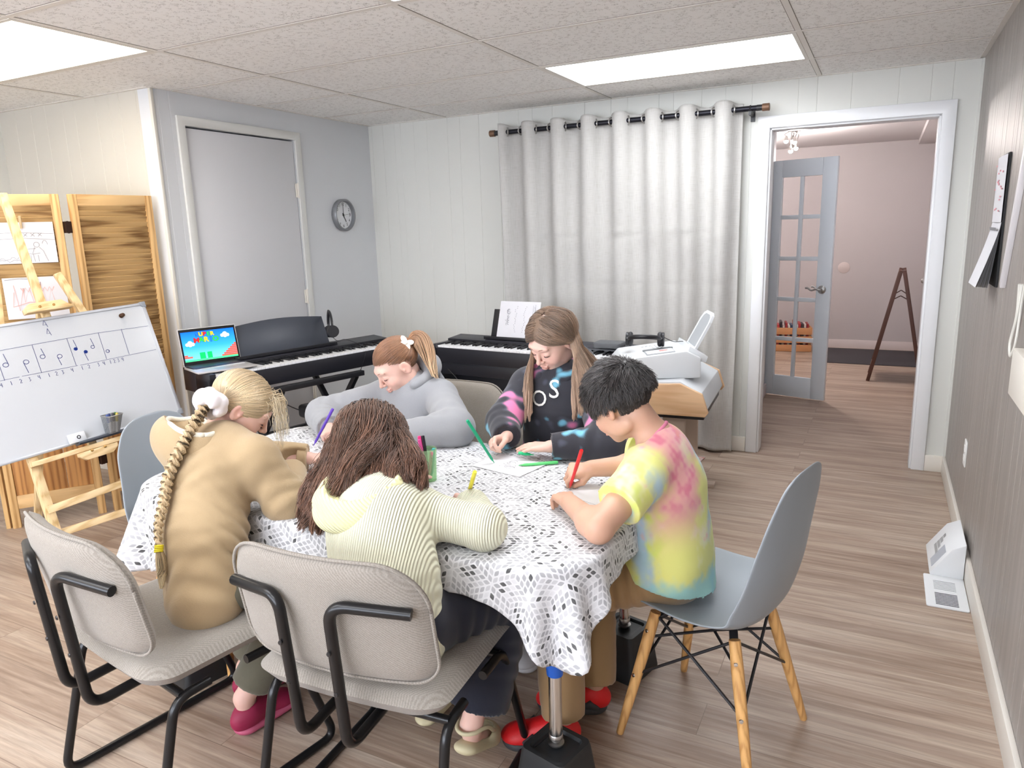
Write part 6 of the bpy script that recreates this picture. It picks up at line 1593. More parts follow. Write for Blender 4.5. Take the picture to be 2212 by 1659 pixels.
def guided(hc, HM, s_, d, low, end, rs, grow=(.03, .10), M1=12, M2=18, ctl=.07, endt=V(0, 0, -1), pull=.06, stop=(.5, 1), t1=None):
    low = low/np.linalg.norm(low, axis=1)[:, None]; dot = (d*low).sum(1).clip(-.999, .999); om = np.arccos(dot); g = rs.uniform(grow[0], grow[1], len(d)); out = []; sp_ = rs.uniform(stop[0], stop[1], len(d))
    for j in range(M1):
        t_ = j/(M1-1)*sp_; q = d*(np.sin((1-t_)*om)/np.sin(om))[:, None]+low*(np.sin(t_*om)/np.sin(om))[:, None]; q /= np.linalg.norm(q, axis=1)[:, None]
        out.append(V(hc)+((SC+q*SR*(1+g*np.minimum(1, t_*2+.2))[:, None])*s_) @ HM.T)
    P1 = out[-1]; T1 = out[-1]-out[-2]; T1 /= np.linalg.norm(T1, axis=1)[:, None]; T1 = T1 if t1 is None else t1
    for j in range(1, M2+1):
        t_ = j/M2; c1 = P1+T1*ctl; c2 = end-V(endt)*pull
        out.append((1-t_)**3*P1+3*(1-t_)**2*t_*c1+3*(1-t_)*t_*t_*c2+t_**3*end)
    return np.stack(out, 1)
# ================================================================== girl in the grey hoodie
def pony_paths(d, tie, rs, M=22, grow=(.035, .09)):
    dT = unit((V(tie)-SC)/SR); out = []
    dot = (d@dT).clip(-.999, .999); om = np.arccos(dot); g = rs.uniform(grow[0], grow[1], len(d))
    for j in range(M):
        t_ = j/(M-1); a = np.sin((1-t_)*om)/np.sin(om); b = np.sin(t_*om)/np.sin(om); q = d*a[:, None]+dT*b[:, None]; q /= np.linalg.norm(q, axis=1)[:, None]
        sag = q.copy(); sag[:, 2] -= .10*sin(pi*t_)*(np.abs(d[:, 0])); sag /= np.linalg.norm(sag, axis=1)[:, None]
        out.append(SC+sag*SR*(1+g*min(1, t_*3+.25))[:, None])
    return np.stack(out, 1)
def bundle(ctrl, rad, n, rs, M=22, tw=0, flare=1.0, wav=.0):
    C = np.array(bez(ctrl, 8)); idx = np.linspace(0, len(C)-1, M); C = np.stack([np.interp(idx, range(len(C)), C[:, i]) for i in range(3)], 1)
    T_ = np.gradient(C, axis=0); T_ /= np.linalg.norm(T_, axis=1)[:, None]; X_ = np.cross(T_, V(.2, .3, .93)); X_ /= np.linalg.norm(X_, axis=1)[:, None]; Y_ = np.cross(T_, X_)
    r_ = np.sqrt(rs.rand(n)); a = rs.uniform(0, 2*pi, n); R_ = np.interp(np.linspace(0, 1, M), np.linspace(0, 1, len(rad)), rad); out = []
    for j in range(M):
        aa = a+tw*j/M; w_ = wav*np.sin(j*.9+a*2)[:, None]; out.append(C[j]+(np.cos(aa)*r_)[:, None]*X_[j]*R_[j]+(np.sin(aa)*r_)[:, None]*Y_[j]*R_[j]+w_*X_[j])
    P_ = np.stack(out, 1); cutl = rs.uniform(.86, 1.0, n); 
    k = np.linspace(0, 1, M)[None]*cutl[:, None]*(M-1); i0 = np.floor(k).astype(int).clip(0, M-2); fr = (k-i0)[..., None]
    return P_[np.arange(n)[:, None], i0]*(1-fr)+P_[np.arange(n)[:, None], i0+1]*fr
def hood(parent, name, m, c, M, w_=.12, h_=.10, d_=.07, open_=True, base=.003, seed=1, cols=None, wall=.014):
    """a hood lying down behind the neck: a bag with an opening; frame M = (across, out from the back, up)"""
    c = V(c); S = SDF(c-.22, c+.22, .0055)
    S.ell(c, (w_, d_, h_), M, .02); S.ell(c+M @ V(0, -.012, .055), (w_-wall*1.6, d_-wall*.9, h_*.85), M, .012, 'sub')
    return garment(parent, name, S, m, [(c-M[:, 0]*.1, c+M[:, 0]*.1, c, .12)], .003, seed, cols, base)
def build_grey():
    f = unit((-.10, -.99, 0)); loc = (1.21, .06, 0)
    J = dict(hip=(1.215, .095, .53), waist=(1.21, .075, .64), chest=(1.205, .030, .74), neck=(1.200, .018, .835), shL=(1.335, .005, .805), shR=(1.055, .03, .785),
             elL=(1.500, -.165, .735), elR=(.885, -.150, .728), wrL=(1.335, -.285, .722), wrR=(1.03, -.285, .722), hpL=(1.29, .09, .525), hpR=(1.14, .09, .525),
             knL=(1.31, -.26, .50), knR=(1.12, -.26, .50), anL=(1.30, -.26, .10), anR=(1.12, -.26, .10), toL=(1.30, -.40, .03), toR=(1.12, -.40, .03))
    HM = hframe((-.43, -.72, -.53), (-.28, -.36, .88)); J['head'] = ((1.166, -.035, .924), HM); hc = V(J['head'][0])
    P_ = thing('person', 'girl in a grey hoodie with reddish ponytail drawing at far side of table', 'person', loc)
    tips = make_body(P_, J, LIGHT_SKIN, hs=.98, poses=('flat', 'pen'), fwd=((-.9, -.3, -.05), (.55, -.80, -.1)), dors=((0, 0, 1), (-.3, 0, .9)), arm=.028)
    face_parts(P_, hc, HM, (150, 96, 72), .98)
    M_G = knit('heather_grey_fleece', srgb(152, 153, 157), 260, .3, .32)
    S = top_sdf(J, f, .138, (.064, .068, .050), chestw=.135, flat=.80)
    garment(P_, 'hoodie', S, M_G, [(J['shL'], J['elL'], lerp(J['shL'], J['elL'], .85), .085), (J['elL'], J['wrL'], lerp(J['elL'], J['wrL'], .3), .08), (J['shR'], J['elR'], lerp(J['shR'], J['elR'], .85), .085), (J['elR'], J['wrR'], lerp(J['elR'], J['wrR'], .35), .08), ((1.2, 0, .85), (1.3, .1, .6), (1.28, -.05, .72), .07)], .0075, 21, None, .004)
    for k in 'LR': cuff(P_, J['el'+k], J['wr'+k], .036, M_G)
    Mh = np.column_stack([unit(np.cross(f, (0, 0, 1))), -f, (0, 0, 1)]); nk = V(J['neck'])
    S = SDF(nk-.2, nk+.2, .005)                         # hood gathered round the neck
    for a in np.linspace(-2.6, 2.6, 16): pass
    ring = [nk+Mh @ V(.086*sin(a), .080*cos(a)-.004, .038*cos(a)+.046) for a in np.linspace(-2.35, 2.35, 22)]
    S.chain(ring, [.020+.024*max(0, cos(a)) for a in np.linspace(-2.35, 2.35, 22)], .010); S.ell(nk+Mh @ V(0, .085, -.005), (.095, .045, .065), Mh, .03)
    garment(P_, 'hood', S, M_G, [(nk-V(.1, 0, 0), nk+V(.1, 0, 0), nk+V(0, .05, 0), .12)], .003, 4)
    S = pants_sdf(J, f, .12); garment(P_, 'trousers', S, mat('dark_leggings', srgb(50, 52, 60), .8))
    for k in 'LR':
        S_ = bpy.data.objects.new('shoe', None); link(S_, P_); shoe(S_, 'shoe', J['an'+k], J['to'+k], mat('white_shoe', srgb(220, 220, 222), .5), MATS['white_shoe'])
    rs = np.random.RandomState(11); d = scalp_roots(6500, rs, -.058, .050); d = d[np.abs(d[:, 0]) > .02]; tie = V(-.040, -.088, .052)
    pth = pony_paths(d, tie, rs, 20, (.02, .07)); W_ = hc+(pth*.98) @ HM.T
    c0, c1 = (.27, .125, .065), (.42, .22, .12)
    hair_object(P_, 'hair', W_, np.full((1, 20), .0008), c0, c1, .24, 3, cap_mesh(hc, HM, .98, .0015))
    tw = hc+HM @ (tie*.98); tail = bundle([tw, tw+V(.030, .018, .012), tw+V(.062, .02, -.03), tw+V(.088, .012, -.085), tw+V(.12, -.01, -.135)], [.014, .030, .036, .034, .026, .018, .012], 2400, rs, 24, 1.2, wav=.0015)
    tail, g = clumpify(tail, 34, .75, rs, 1.5); hair_object(P_, 'ponytail', tail, np.linspace(.0009, .0006, 24)[None], (.30, .14, .07), (.74, .50, .30), .28, 5, None, g)
    tube_on(P_, 'hair_tie', [tw+HM @ V(.014*cos(a), .002, .014*sin(a)) for a in np.linspace(0, 2*pi, 16)], .004, mat('hair_tie_tan', srgb(170, 120, 90), .8))
    cl = MB(); mcl = mat('cream_hair_clip', srgb(240, 236, 224), .35); cc = tw+V(.006, -.030, .000); look = unit(V(2.82, -2.3, 1.42)-cc); FF = frame(look, (0, 0, 1))
    for a, l_ in ((.5, .024), (1.7, .018), (3.5, .020), (4.8, .022)):
        dv = FF @ V(cos(a), sin(a), 0); cl.ell(cc+dv*l_*.62, (l_*.75, .0105, .003), np.column_stack([dv, np.cross(look, dv), look]), 14, 8)
    cl.ell(cc+look*.002, .006, None, 12, 8); cl.tube([cc, cc+V(.004, 0, -.03), cc+V(.002, -.004, -.045)], [.004, .003, .002], 8); part(P_, 'hair_clip', cl, mcl, world=True)
    felt_pen((1.035, -.385, CZ+.002), (1.105, -.345, .818), (96, 60, 180), 'purple felt pen held by the girl in the grey hoodie', 'purple_pen')
    return J
# ================================================================== girl in the tie-dye hoodie
def build_dye():
    f = unit((-.12, -.99, 0)); loc = (1.78, .10, 0)
    J = dict(hip=(1.77, .12, .53), waist=(1.785, .11, .66), chest=(1.805, .08, .81), neck=(1.815, .062, .915), shL=(1.945, .05, .865), shR=(1.685, .065, .86),
             elL=(2.055, -.12, .735), elR=(1.652, -.085, .755), wrL=(1.895, -.215, .728), wrR=(1.725, -.195, .738), hpL=(1.845, .11, .525), hpR=(1.70, .11, .525),
             knL=(1.86, -.25, .50), knR=(1.70, -.25, .50), anL=(1.86, -.25, .10), anR=(1.70, -.25, .10), toL=(1.86, -.40, .03), toR=(1.70, -.40, .03))
    HM = hframe((-.30, -.78, -.55), (-.12, -.50, .85)); J['head'] = ((1.808, .008, 1.046), HM); hc = V(J['head'][0])
    P_ = thing('person', 'long-haired girl in a black pink and blue tie-dye hoodie drawing with green pens', 'person', loc)
    make_body(P_, J, LIGHT_SKIN, hs=.98, poses=('flat', 'pen'), fwd=((-.93, -.12, -.10), (-.42, -.86, -.08)), dors=((.05, -.10, 1), (-.62, .1, .75)), arm=.027)
    face_parts(P_, hc, HM, (110, 76, 56), .98)
    def dye(Vt):
        n = wnoise(Vt, 31, 10, 28, 60)+.45*wnoise(Vt, 32, 10, 80, 170); n2 = wnoise(Vt, 41, 10, 30, 62)+.5*wnoise(Vt, 42, 10, 90, 170); col = np.tile(V(*srgb(50, 50, 58)[:3]), (len(Vt), 1))
        sm = lambda x, a, b: np.clip((x-a)/(b-a), 0, 1); mix = lambda w_, c: col*(1-w_[:, None])+V(*srgb(*c)[:3])*w_[:, None]
        col = mix(sm(n, .3, .55)*.8, (92, 96, 112)); col = mix(sm(n, .5, .72)*.92, (232, 132, 178)); col = mix(sm(n2, .5, .75)*.92, (126, 196, 222)); col = mix(sm(n2+n, 1.6, 2.2)*.7, (216, 190, 226)); return col
    M_D = knit('tie_dye_fleece', None, 400, .25)
    S = top_sdf(J, f, .138, (.064, .060, .046), chestw=.145, flat=.80)
    h, Vt, F = garment(P_, 'hoodie', S, M_D, [(J['shR'], J['elR'], lerp(J['shR'], J['elR'], .8), .08), (J['elR'], J['wrR'], lerp(J['elR'], J['wrR'], .3), .07), (J['shL'], J['elL'], lerp(J['shL'], J['elL'], .8), .09), (J['elL'], J['wrL'], lerp(J['elL'], J['wrL'], .4), .09)], .0065, 55, dye, .0035)
    for k in 'LR': cuff(P_, J['el'+k], J['wr'+k], .034, M_D, cols=dye)
    nk = V(J['neck']); Mh = np.column_stack([unit(np.cross(f, (0, 0, 1))), -f, (0, 0, 1)]); S = SDF(nk-.2, nk+.2, .005)
    aa = np.linspace(-2.75, 2.75, 22); S.chain([nk+Mh @ V(.098*sin(a), .078*cos(a)+.004, .028*cos(a)+.026) for a in aa], [.020+.022*max(0, cos(a)) for a in aa], .012); S.ell(nk+Mh @ V(0, .085, -.01), (.095, .045, .065), Mh, .03)
    garment(P_, 'hood', S, M_D, [(nk-V(.1, 0, 0), nk+V(.1, 0, 0), nk+V(0, .05, 0), .12)], .003, 4, dye)
    # printed letters on the chest
    bvh = BVHTree.FromPolygons([Vector(v) for v in Vt], [tuple(int(i) for i in q) for q in F]); fm = MB()
    for ch_, x, z, sz in (('O', 1.775, .838, .080), ('S', 1.832, .875, .092)):
        tm = text_mb(ch_, sz)
        for k, (px, py, pz) in enumerate(tm.v):
            o_ = V(x+px, -.30, z+py); hit = bvh.ray_cast(Vector(o_), Vector((0, 1, 0)), .6)
            tm.v[k] = tuple((V(*hit[0]) if hit[0] is not None else o_-f*.2)+f*.004)
        merge(fm, tm)
    part(P_, 'chest_print', fm, mat('white_print', srgb(236, 232, 226), .6), world=True)
    S = pants_sdf(J, f, .12); garment(P_, 'trousers', S, mat('blue_jeans', srgb(60, 74, 104), .8))
    for k in 'LR':
        S_ = bpy.data.objects.new('shoe', None); link(S_, P_); shoe(S_, 'shoe', J['an'+k], J['to'+k], MATS['white_shoe'], MATS['white_shoe'])
    rs = np.random.RandomState(17); d = scalp_roots(6800, rs, -.060, .046); side = np.where(d[:, 0]-.03+rs.normal(0, .01, len(d)) > 0, 1.0, -1.0)
    wf = np.clip(.45+d[:, 1]*.75+rs.normal(0, .12, len(d)), 0, 1)[:, None]; low = np.stack([side*.97, (.16*wf-.42*(1-wf))[:, 0], np.full(len(d), -.34)], 1)
    sl = (side > 0)[:, None]; e_in = np.where(sl, V(1.755, -.075, .790), V(1.930, -.080, .800)); e_out = np.where(sl, V(1.685, .010, .825), V(2.015, .015, .835))
    end = e_in*wf+e_out*(1-wf)+rs.normal(0, 1, (len(d), 3)).clip(-1.6, 1.6)*V(.010, .012, .022)
    bk = (d[:, 1] < -.10)[:, None]; end = np.where(bk, np.stack([1.835-side*.115, np.full(len(d), .115), np.full(len(d), .835)], 1)+rs.normal(0, .014, (len(d), 3)), end)
    W_ = guided(hc, HM, .98, d, low, end, rs, (.03, .20), 13, 18, .05, (0, 0, -1), .10, np.array([.97, 1]), side[:, None]*HM[:, 0][None]*.35+V(0, -.25, -1)[None])
    dxx = 1.836-side[:, None]*.078; rp = np.clip((np.arange(31)-10)/9, 0, 1)[None]; need = np.where(side[:, None] > 0, np.minimum(0, dxx-W_[:, :, 0]), np.maximum(0, dxx-W_[:, :, 0])); W_[:, :, 0] += need*rp*(W_[:, :, 1] < .03)
    j = np.linspace(0, 1, 31)[None, :, None]; W_ = W_+.0035*j*np.sin(j*15+rs.uniform(0, 6, (len(W_), 1, 1)))*rs.normal(size=(len(W_), 1, 3))
    W_, g = clumpify(W_, 190, .80, rs, 1.0); kp = ~((np.abs(W_[:, :, 0]-1.828) < .048) & (W_[:, :, 1] < .035) & (W_[:, :, 2] > .82) & (W_[:, :, 2] < .965)).any(1); W_ = W_[kp]; g = np.arange(len(W_))[np.searchsorted(np.flatnonzero(kp), g[kp]).clip(0, len(W_)-1)]; hair_object(P_, 'hair', W_, np.linspace(.0009, .0006, 31)[None], (.20, .125, .082), (.60, .41, .29), .24, 6, cap_mesh(hc, HM, .98, .002), g)
    felt_pen((1.736, -.312, CZ+.001), (1.690, -.395, .842), (28, 176, 130), 'green felt pen held upright in the hand of the girl in tie-dye hoodie', 'green_pen')
    felt_pen((1.845, -.235, CZ+.018), (1.800, -.262, CZ+.028), (40, 196, 130), 'second green felt pen poking out under the left hand of the tie-dye hoodie girl')
    return J
# ================================================================== girl in the tan hoodie
def rim_of(Vt, c, M, r, c2, r2, n=44):
    q = (Vt-V(c)) @ M; a = np.abs(np.sqrt(((q/V(r))**2).sum(1))-1); q2 = (Vt-V(c2)) @ M; b_ = np.abs(np.sqrt(((q2/V(r2))**2).sum(1))-1); m = (a < .13) & (b_ < .13) & (q[:, 2] > 0)
    P_ = Vt[m]; qq = q[m]; ang_ = np.arctan2(qq[:, 1]/r[1], qq[:, 0]/r[0]); out = []
    for k in range(n):
        t_ = -pi+2*pi*(k+.5)/n; dd = np.abs((ang_-t_+pi) % (2*pi)-pi); w_ = dd < .16
        if w_.sum() > 2: out.append(P_[w_].mean(0))
    return out
def build_tan():
    f = unit((.38, .92, 0)); loc = (1.24, -1.08, 0)
    J = dict(hip=(1.290, -1.10, .55), waist=(1.278, -1.068, .66), chest=(1.228, -.99, .785), neck=(1.195, -.92, .875), shL=(1.090, -.855, .825), shR=(1.338, -.940, .830),
             elL=(1.06, -.70, .735), elR=(1.400, -.905, .715), wrL=(1.21, -.60, .722), wrR=(1.270, -.735, .725), hpL=(1.22, -1.03, .53), hpR=(1.35, -1.07, .53),
             knL=(1.25, -.74, .49), knR=(1.40, -.80, .49), anL=(1.12, -.86, .10), anR=(1.245, -.985, .11), toL=(1.16, -.72, .03), toR=(1.262, -.86, .03))
    HM = hframe((.56, .52, -.64), (.40, .42, .80)); J['head'] = ((1.200, -.836, .948), HM); hc = V(J['head'][0])
    P_ = thing('person', 'blonde girl in a tan fleece hoodie with a long braid seen from behind', 'person', loc)
    make_body(P_, J, LIGHT_SKIN, hs=.93, poses=('flat', 'pen'), fwd=((.5, .8, -.1), (-.62, .74, -.1)), dors=((0, 0, 1), (.2, .1, .9)), arm=.027)
    face_parts(P_, hc, HM, (190, 160, 120), .93)
    M_T = knit('tan_fleece', srgb(180, 155, 119), 300, .45, .22, dist=.002)
    S = top_sdf(J, f, .118, (.064, .060, .046), chestw=.120, flat=.86, hemdrop=.03)
    _o, tV, tF = garment(P_, 'hoodie', S, M_T, [(J['shR'], J['elR'], lerp(J['shR'], J['elR'], .75), .07), (J['elR'], J['wrR'], J['elR'], .06), (J['shR'], J['hip'], (1.36, -1.02, .72), .12), ((1.1, -1.1, .9), (1.4, -1.1, .6), (1.30, -1.1, .70), .16), (J['chest'], J['hip'], (1.33, -1.1, .62), .12)], .010, 61, None, .0045)
    for k in 'LR': cuff(P_, J['el'+k], J['wr'+k], .036, M_T)
    nk = V(J['neck']); out_ = unit(-f+V(0, 0, .10)); Mh = np.column_stack([unit(np.cross(out_, (0, 0, 1))), out_, unit(np.cross(unit(np.cross(out_, (0, 0, 1))), out_))])
    hcn = nk+V(-.040, -.070, -.010); S = SDF(hcn-.25, hcn+.25, .0055)
    S.ell(hcn, (.128, .078, .095), Mh, .02); S.ell(hcn+V(-.035, -.015, .025), (.10, .065, .07), Mh, .03); S.ell(hcn+Mh @ V(0, -.005, .075), (.105, .058, .065), Mh, .012, 'sub')
    S.cone(nk+V(-.07, .05, .0), nk+V(-.10, -.02, .01), .03, .03, .03); S.cone(nk+V(.09, -.01, -.005), nk+V(.075, -.06, -.02), .028, .03, .03)
    hd, hV, hF = garment(P_, 'hood', S, M_T, [(hcn-Mh[:, 0]*.1, hcn+Mh[:, 0]*.1, hcn-V(0, 0, .04), .1)], .004, 8, None, .0035)
    ring = rim_of(hV, hcn, Mh, V(.128, .078, .095), hcn+Mh @ V(0, -.005, .075), V(.105, .058, .065)); ring = [p+Mh[:, 2]*.003 for p in ring]; ring.append(ring[0])
    tube_on(P_, 'hood_trim', ring, .0075, knit('cream_sherpa', srgb(238, 232, 214), 260, .6, .2, dist=.003))
    S = pants_sdf(J, f, .098, (.070, .064, .060)); garment(P_, 'trousers', S, knit('faded_green_camo', srgb(104, 100, 84), 60, .2, .5), (), .004, 5)
    for k in 'LR':
        S_ = bpy.data.objects.new('shoe', None); link(S_, P_); shoe(S_, 'shoe', J['an'+k], J['to'+k], mat('magenta_shoe', srgb(150, 30, 70), .6), mat('pink_sole', srgb(190, 90, 120), .6))
    rs = np.random.RandomState(23); d = scalp_roots(6500, rs, -.060, .048); tie = HM.T @ (V(1.208, -.950, .985)-hc)/.93
    pth = pony_paths(d, tie, rs, 20, (.02, .08)); W_ = hc+(pth*.93) @ HM.T
    blond0, blond1 = (.58, .43, .25), (.78, .62, .40); hair_object(P_, 'hair', W_, np.full((1, 20), .0008), blond0, blond1, .2, 3, cap_mesh(hc, HM, .93, .0015))
    # loose face strands
    r_ = V(.0, .062, .07)+rs.normal(0, .012, (110, 3)); r_[:, 0] = rs.uniform(-.06, .065, 110); R0 = hc+(r_*.97) @ HM.T; v0 = (np.stack([r_[:, 0]*9, np.full(110, .6), np.full(110, -.5)], 1)) @ HM.T; v0 /= np.linalg.norm(v0, axis=1)[:, None]
    fly = sim_strands(R0, v0, 16, rs.uniform(.003, .0085, 110), [(hc+HM @ V(0, .02, 0), V(.076, .088, .1), HM)], .35, 1.0, rs.uniform(.001, .012, 110)); fly += .003*np.sin(np.linspace(0, 9, 17))[None, :, None]*rs.normal(size=(110, 1, 3))
    hair_object(P_, 'loose_hair', fly, np.linspace(.0007, .0004, 17)[None], (.72, .58, .38), (.86, .76, .58), .15, 4)
    tw = hc+HM @ (tie*.93)
    # braid down the back
    bv2 = BVHTree.FromPolygons([Vector(v) for v in np.concatenate([tV, hV])], [tuple(int(i) for i in q) for q in tF]+[tuple(int(i)+len(tV) for i in q) for q in hF])
    def snap(p, off=.011):
        h_ = bv2.ray_cast(Vector(V(p)-f*.35), Vector(f), .7); return V(*h_[0])-f*off if h_[0] is not None else V(p)
    ctrl = [tw, lerp(tw, snap((1.250, -1.04, .905), .020), .55)]+[snap(q, .015) for q in ((1.250, -1.04, .890), (1.250, -1.07, .835), (1.256, -1.09, .775), (1.268, -1.10, .72), (1.284, -1.12, .668))]
    C = np.array(bez(ctrl, 30)); n_ = len(C); T_ = np.gradient(C, axis=0); T_ /= np.linalg.norm(T_, axis=1)[:, None]; cam_ = V(2.82, -2.3, 1.42); Nn = cam_-C; Nn -= T_*(Nn*T_).sum(1)[:, None]; Nn /= np.linalg.norm(Nn, axis=1)[:, None]
    Bn = unit(-f); Nn = np.tile(Bn, (n_, 1)); Nn -= T_*(Nn*T_).sum(1)[:, None]; Nn /= np.linalg.norm(Nn, axis=1)[:, None]; Bi = np.cross(T_, Nn)
    ln = np.r_[0, np.cumsum(np.linalg.norm(np.diff(C, axis=0), axis=1))]; tot = ln[-1]; per = .052; paths = []; env = np.interp(ln/tot, [0, .05, .15, .8, 1], [.5, .9, 1, .72, .45])
    for k in range(3):
        ph = 2*pi*ln/per+2*pi*k/3; ctr = C+Bi*(.0155*env*np.sin(ph))[:, None]+Nn*(.0075*env*np.sin(2*ph)+.006)[:, None]
        for q in range(110):
            r_ = .0100*np.sqrt(rs.rand()); a = rs.uniform(0, 2*pi); paths.append(ctr+Bi*(r_*env*cos(a))[:, None]+Nn*(r_*env*sin(a))[:, None])
    Pb = np.array(paths)[:, ::2]; hair_object(P_, 'braid', Pb, np.full((1, Pb.shape[1]), .00095), (.60, .44, .26), (.66, .50, .30), .24, 9)
    e0 = C[-1]; el = MB()
    for q in range(4): el.torus(C[-1]+unit(V(0, -.25, -1))*(q*.0045-.006)+Nn[-1]*.005, .0085, .0026, frame(unit(T_[-1])), 18, 8)
    part(P_, 'braid_elastic', el, mat('yellow_elastic', srgb(232, 214, 40), .6), world=True)
    tl = bundle([e0+Nn[-1]*.005, snap(e0+V(-.004, 0, -.035), .012), snap(e0+V(-.008, 0, -.07), .012), snap(e0+V(.004, 0, -.105), .014)], [.006, .012, .013, .010, .004], 260, rs, 14, .6)
    hair_object(P_, 'braid_end', tl, np.linspace(.0012, .0007, 14)[None], (.64, .48, .27), (.84, .68, .44), .2, 2)
    # scrunchie
    S = SDF(tw-.08, tw+.08, .003); Fs = frame(unit(C[6]-C[0])); 
    for a in np.linspace(0, 2*pi, 26)[:-1]:
        c = tw+Fs @ V(.029*cos(a), .029*sin(a), .006*sin(5*a)); S.ell(c, (.017+.005*sin(7*a), .017+.005*sin(7*a), .024+.006*cos(6*a)), Fs, .005)
    garment(P_, 'scrunchie', S, mat('white_satin', srgb(236, 228, 230), .5, Sheen_Weight=.3), [(tw-.05, tw+.05, tw, .06)], .003, 4, None, .001)
    felt_pen((1.165, -.640, CZ+.001), (1.145, -.735, .775), (24, 24, 28), 'black pen held by the girl in the tan hoodie', 'black_pen')
    return J
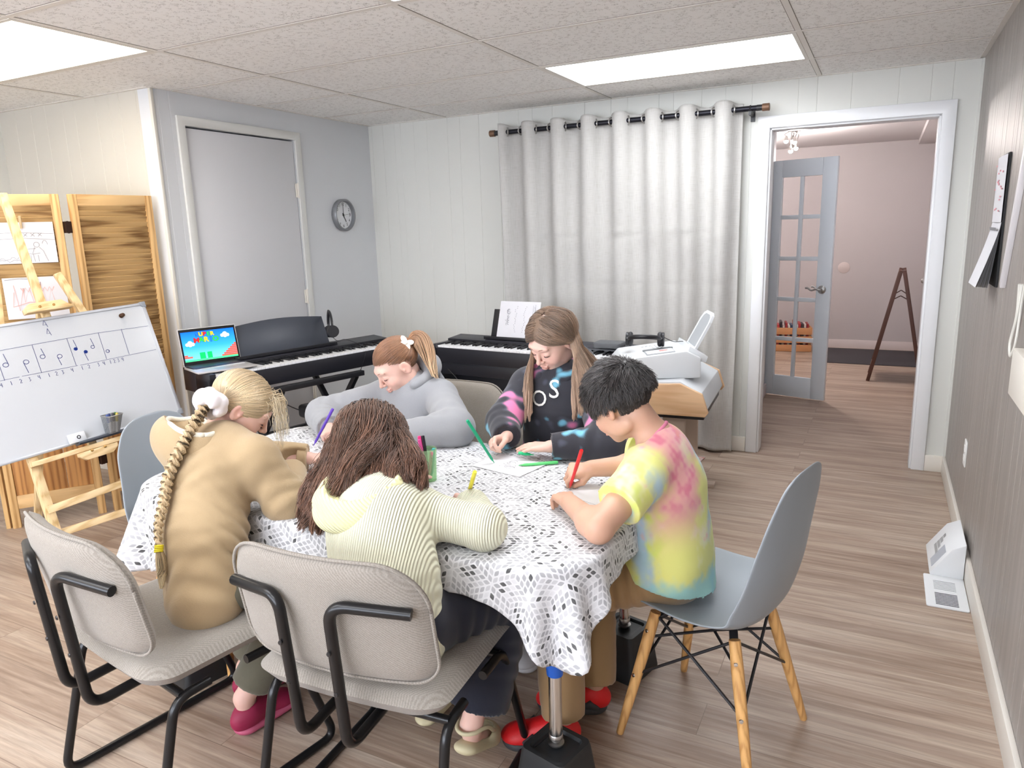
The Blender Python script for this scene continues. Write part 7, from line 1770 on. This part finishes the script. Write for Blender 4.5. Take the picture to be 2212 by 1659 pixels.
# ================================================================== girl in the pale yellow hoodie
def build_yellow():
    f = unit((-.18, .98, 0)); loc = (1.82, -1.02, 0)
    J = dict(hip=(1.865, -1.06, .545), waist=(1.842, -1.045, .64), chest=(1.785, -.985, .735), neck=(1.722, -.888, .788), shL=(1.610, -.92, .738), shR=(1.858, -.915, .755),
             elL=(1.50, -.80, .735), elR=(2.015, -.885, .730), wrL=(1.60, -.66, .722), wrR=(1.905, -.755, .725), hpL=(1.76, -1.02, .53), hpR=(1.90, -1.02, .53),
             knL=(1.74, -.72, .49), knR=(1.985, -.735, .485), anL=(1.72, -.74, .10), anR=(1.930, -.845, .135), toL=(1.71, -.62, .03), toR=(1.925, -.735, .035))
    HM = hframe((-.40, .66, -.62), (-.35, .55, .75)); J['head'] = ((1.622, -.790, .862), HM); hc = V(J['head'][0])
    P_ = thing('person', 'brown-haired girl in a pale yellow ribbed hoodie bent over her drawing, seen from behind', 'person', loc)
    make_body(P_, J, LIGHT_SKIN, hs=.98, poses=('flat', 'pen'), fwd=((.2, .95, -.1), (-.70, .68, -.05)), dors=((0, 0, 1), (.2, .2, .9)), arm=.027)
    face_parts(P_, hc, HM, (90, 60, 46), .98)
    M_Y = knit('pale_yellow_rib_knit', srgb(232, 231, 204), 500, .2, .08, stripes=((.98, .18, 0), 1050)); M_YH = knit('yellow_hood_knit', srgb(236, 232, 178), 500, .2, .08, stripes=((.5, .2, .8), 950))
    S = top_sdf(J, f, .126, (.058, .054, .044), chestw=.126, flat=.84, hemdrop=.02)
    garment(P_, 'hoodie', S, M_Y, [(J['shR'], J['elR'], lerp(J['shR'], J['elR'], .6), .05), ((1.9, -1.1, .8), (1.9, -1.1, .5), (1.93, -1.06, .60), .08), (J['elR'], J['wrR'], lerp(J['elR'], J['wrR'], .5), .05)], .0045, 71, None, .003)
    for k in 'LR': cuff(P_, J['el'+k], J['wr'+k], .034, M_Y)
    hem = []
    nk = V(J['neck']); sp = unit(V(J['neck'])-V(J['chest'])); across = unit(V(J['shR'])-V(J['shL'])); outv = unit(np.cross(across, sp)*-1); 
    if outv[1] > 0: outv = -outv
    Mh = np.column_stack([across, outv, np.cross(across, outv)]); 
    if Mh[2, 2] < 0: Mh[:, 2] *= -1
    hcn = lerp(J['neck'], J['waist'], .42)+outv*.108-across*.02; S = SDF(hcn-.2, hcn+.2, .005)
    S.ell(hcn, (.115, .052, .110), Mh, .02); S.ell(hcn+Mh @ V(0, .030, .045), (.092, .046, .098), Mh, .010, 'sub')
    garment(P_, 'hood', S, M_YH, [(hcn-Mh[:, 2]*.1, hcn+Mh[:, 2]*.1, hcn, .12)], .006, 8, None, .004)
    S = pants_sdf(J, f, .128, (.086, .082, .088), .80); garment(P_, 'trousers', S, knit('navy_cotton', srgb(24, 28, 44), 500, .2, .2, .85), [(J['hpR'], J['knR'], (1.95, -.9, .5), .12), (J['knR'], J['anR'], (1.95, -.8, .3), .12)], .006, 5, None, .004)
    mc = mat('cream_foam_clog', srgb(206, 196, 160), .6, bump=.15, bscale=90)
    for k in 'LR':
        S_ = bpy.data.objects.new('sandal', None); link(S_, P_); an, to = V(J['an'+k]), V(J['to'+k]); d3 = unit(to-an+V(0, 0, -.0)); dh = unit(V(d3[0], d3[1], 0))
        base_ = unit(V(dh[0], dh[1], -.45 if k == 'R' else -.02)); x = np.cross(base_, (0, 0, 1)); x = unit(x); zz = np.cross(x, base_); Mx_ = np.column_stack([x, base_, zz]); heel = an-base_*.045-zz*(.055 if k == 'R' else .07)
        q = lambda u, v, w_: heel+Mx_ @ V(v, u, w_)
        S = SDF(q(.09, 0, .03)-.17, q(.09, 0, .03)+.17, .0034); S.lo = 0
        S.cone(q(.035, 0, .004), q(.150, 0, .004), .034, .043, .02, 'add', (zz, .5)); S.ell(q(.145, 0, .020), (.043, .052, .034), Mx_, .012); S.ell(q(.125, 0, .030), (.030, .05, .024), Mx_, .006, 'sub'); S.cut(q(0, 0, -.014), -zz); S.cut(q(.05, 0, .030), zz, q(.03, 0, .05), .06)
        low = S.mesh()[0][:, 2].min(); garment(S_, 'clog_body', S, mc, base=.0004)
        for v_ in (1, -1): pass
        tube_on(S_, 'heel_strap', bez([q(.115, .038, .040), q(.06, .040, .060), q(.015, .026, .050), q(.0, 0, .045), q(.015, -.026, .050), q(.06, -.040, .060), q(.115, -.038, .040)], 6), .0055, mc)
    rs = np.random.RandomState(31); d = scalp_roots(8500, rs, -.062, .050); u = np.clip(d[:, 0]*1.15+rs.normal(0, .10, len(d))-.06, -1, 1)[:, None]
    low = np.concatenate([u*1.35, np.full((len(d), 1), -.60), -.42+0*np.abs(u)], 1)
    A_, B_, C_ = V(1.525, -.975, .700), V(1.670, -1.040, .745), V(1.860, -.935, .825)
    end = np.where(u < 0, B_+(A_-B_)*(-u), B_+(C_-B_)*u)+rs.normal(0, 1, (len(d), 3))*V(.014, .014, .020)+V(0, 0, 1)*(rs.rand(len(d), 1)**2*.06)
    W_ = guided(hc, HM, .98, d, low, end, rs, (.06, .40), 13, 18, .07, (-.25, -.35, -.85), .09)
    j = np.linspace(0, 1, 31)[None, :, None]; gi = rs.uniform(0, 6, (len(W_), 1, 1)); W_, g = clumpify(W_, 150, .80, rs, 1.0)
    cl_ph = rs.uniform(0, 6.3, len(W_))[g][:, None, None]; cl_d = rs.normal(size=(len(W_), 3)); cl_d /= np.linalg.norm(cl_d, axis=1)[:, None]; cl_d = cl_d[g][:, None, :]
    cl_d2 = rs.normal(size=(len(W_), 3)); cl_d2 /= np.linalg.norm(cl_d2, axis=1)[:, None]; cl_d2 = cl_d2[g][:, None, :]
    W_ = W_+.0095*j**1.3*(np.sin(j*17+cl_ph)*cl_d+np.cos(j*17+cl_ph)*cl_d2*.7)+.0012*np.sin(j*40+gi)*rs.normal(size=(len(W_), 1, 3))
    hair_object(P_, 'hair', W_, np.linspace(.00095, .00065, 31)[None], (.120, .064, .042), (.190, .092, .056), .30, 6, cap_mesh(hc, HM, .98, .003), g)
    felt_pen((1.845, -.690, CZ+.001), (1.948, -.800, .835), (228, 216, 70), 'yellow felt pen held by the girl in the pale yellow hoodie', 'yellow_pen')
    return J
for fn in (build_boy, build_grey, build_dye, build_tan, build_yellow):
    _t = _time.time(); fn(); print(fn.__name__, round(_time.time()-_t, 1))
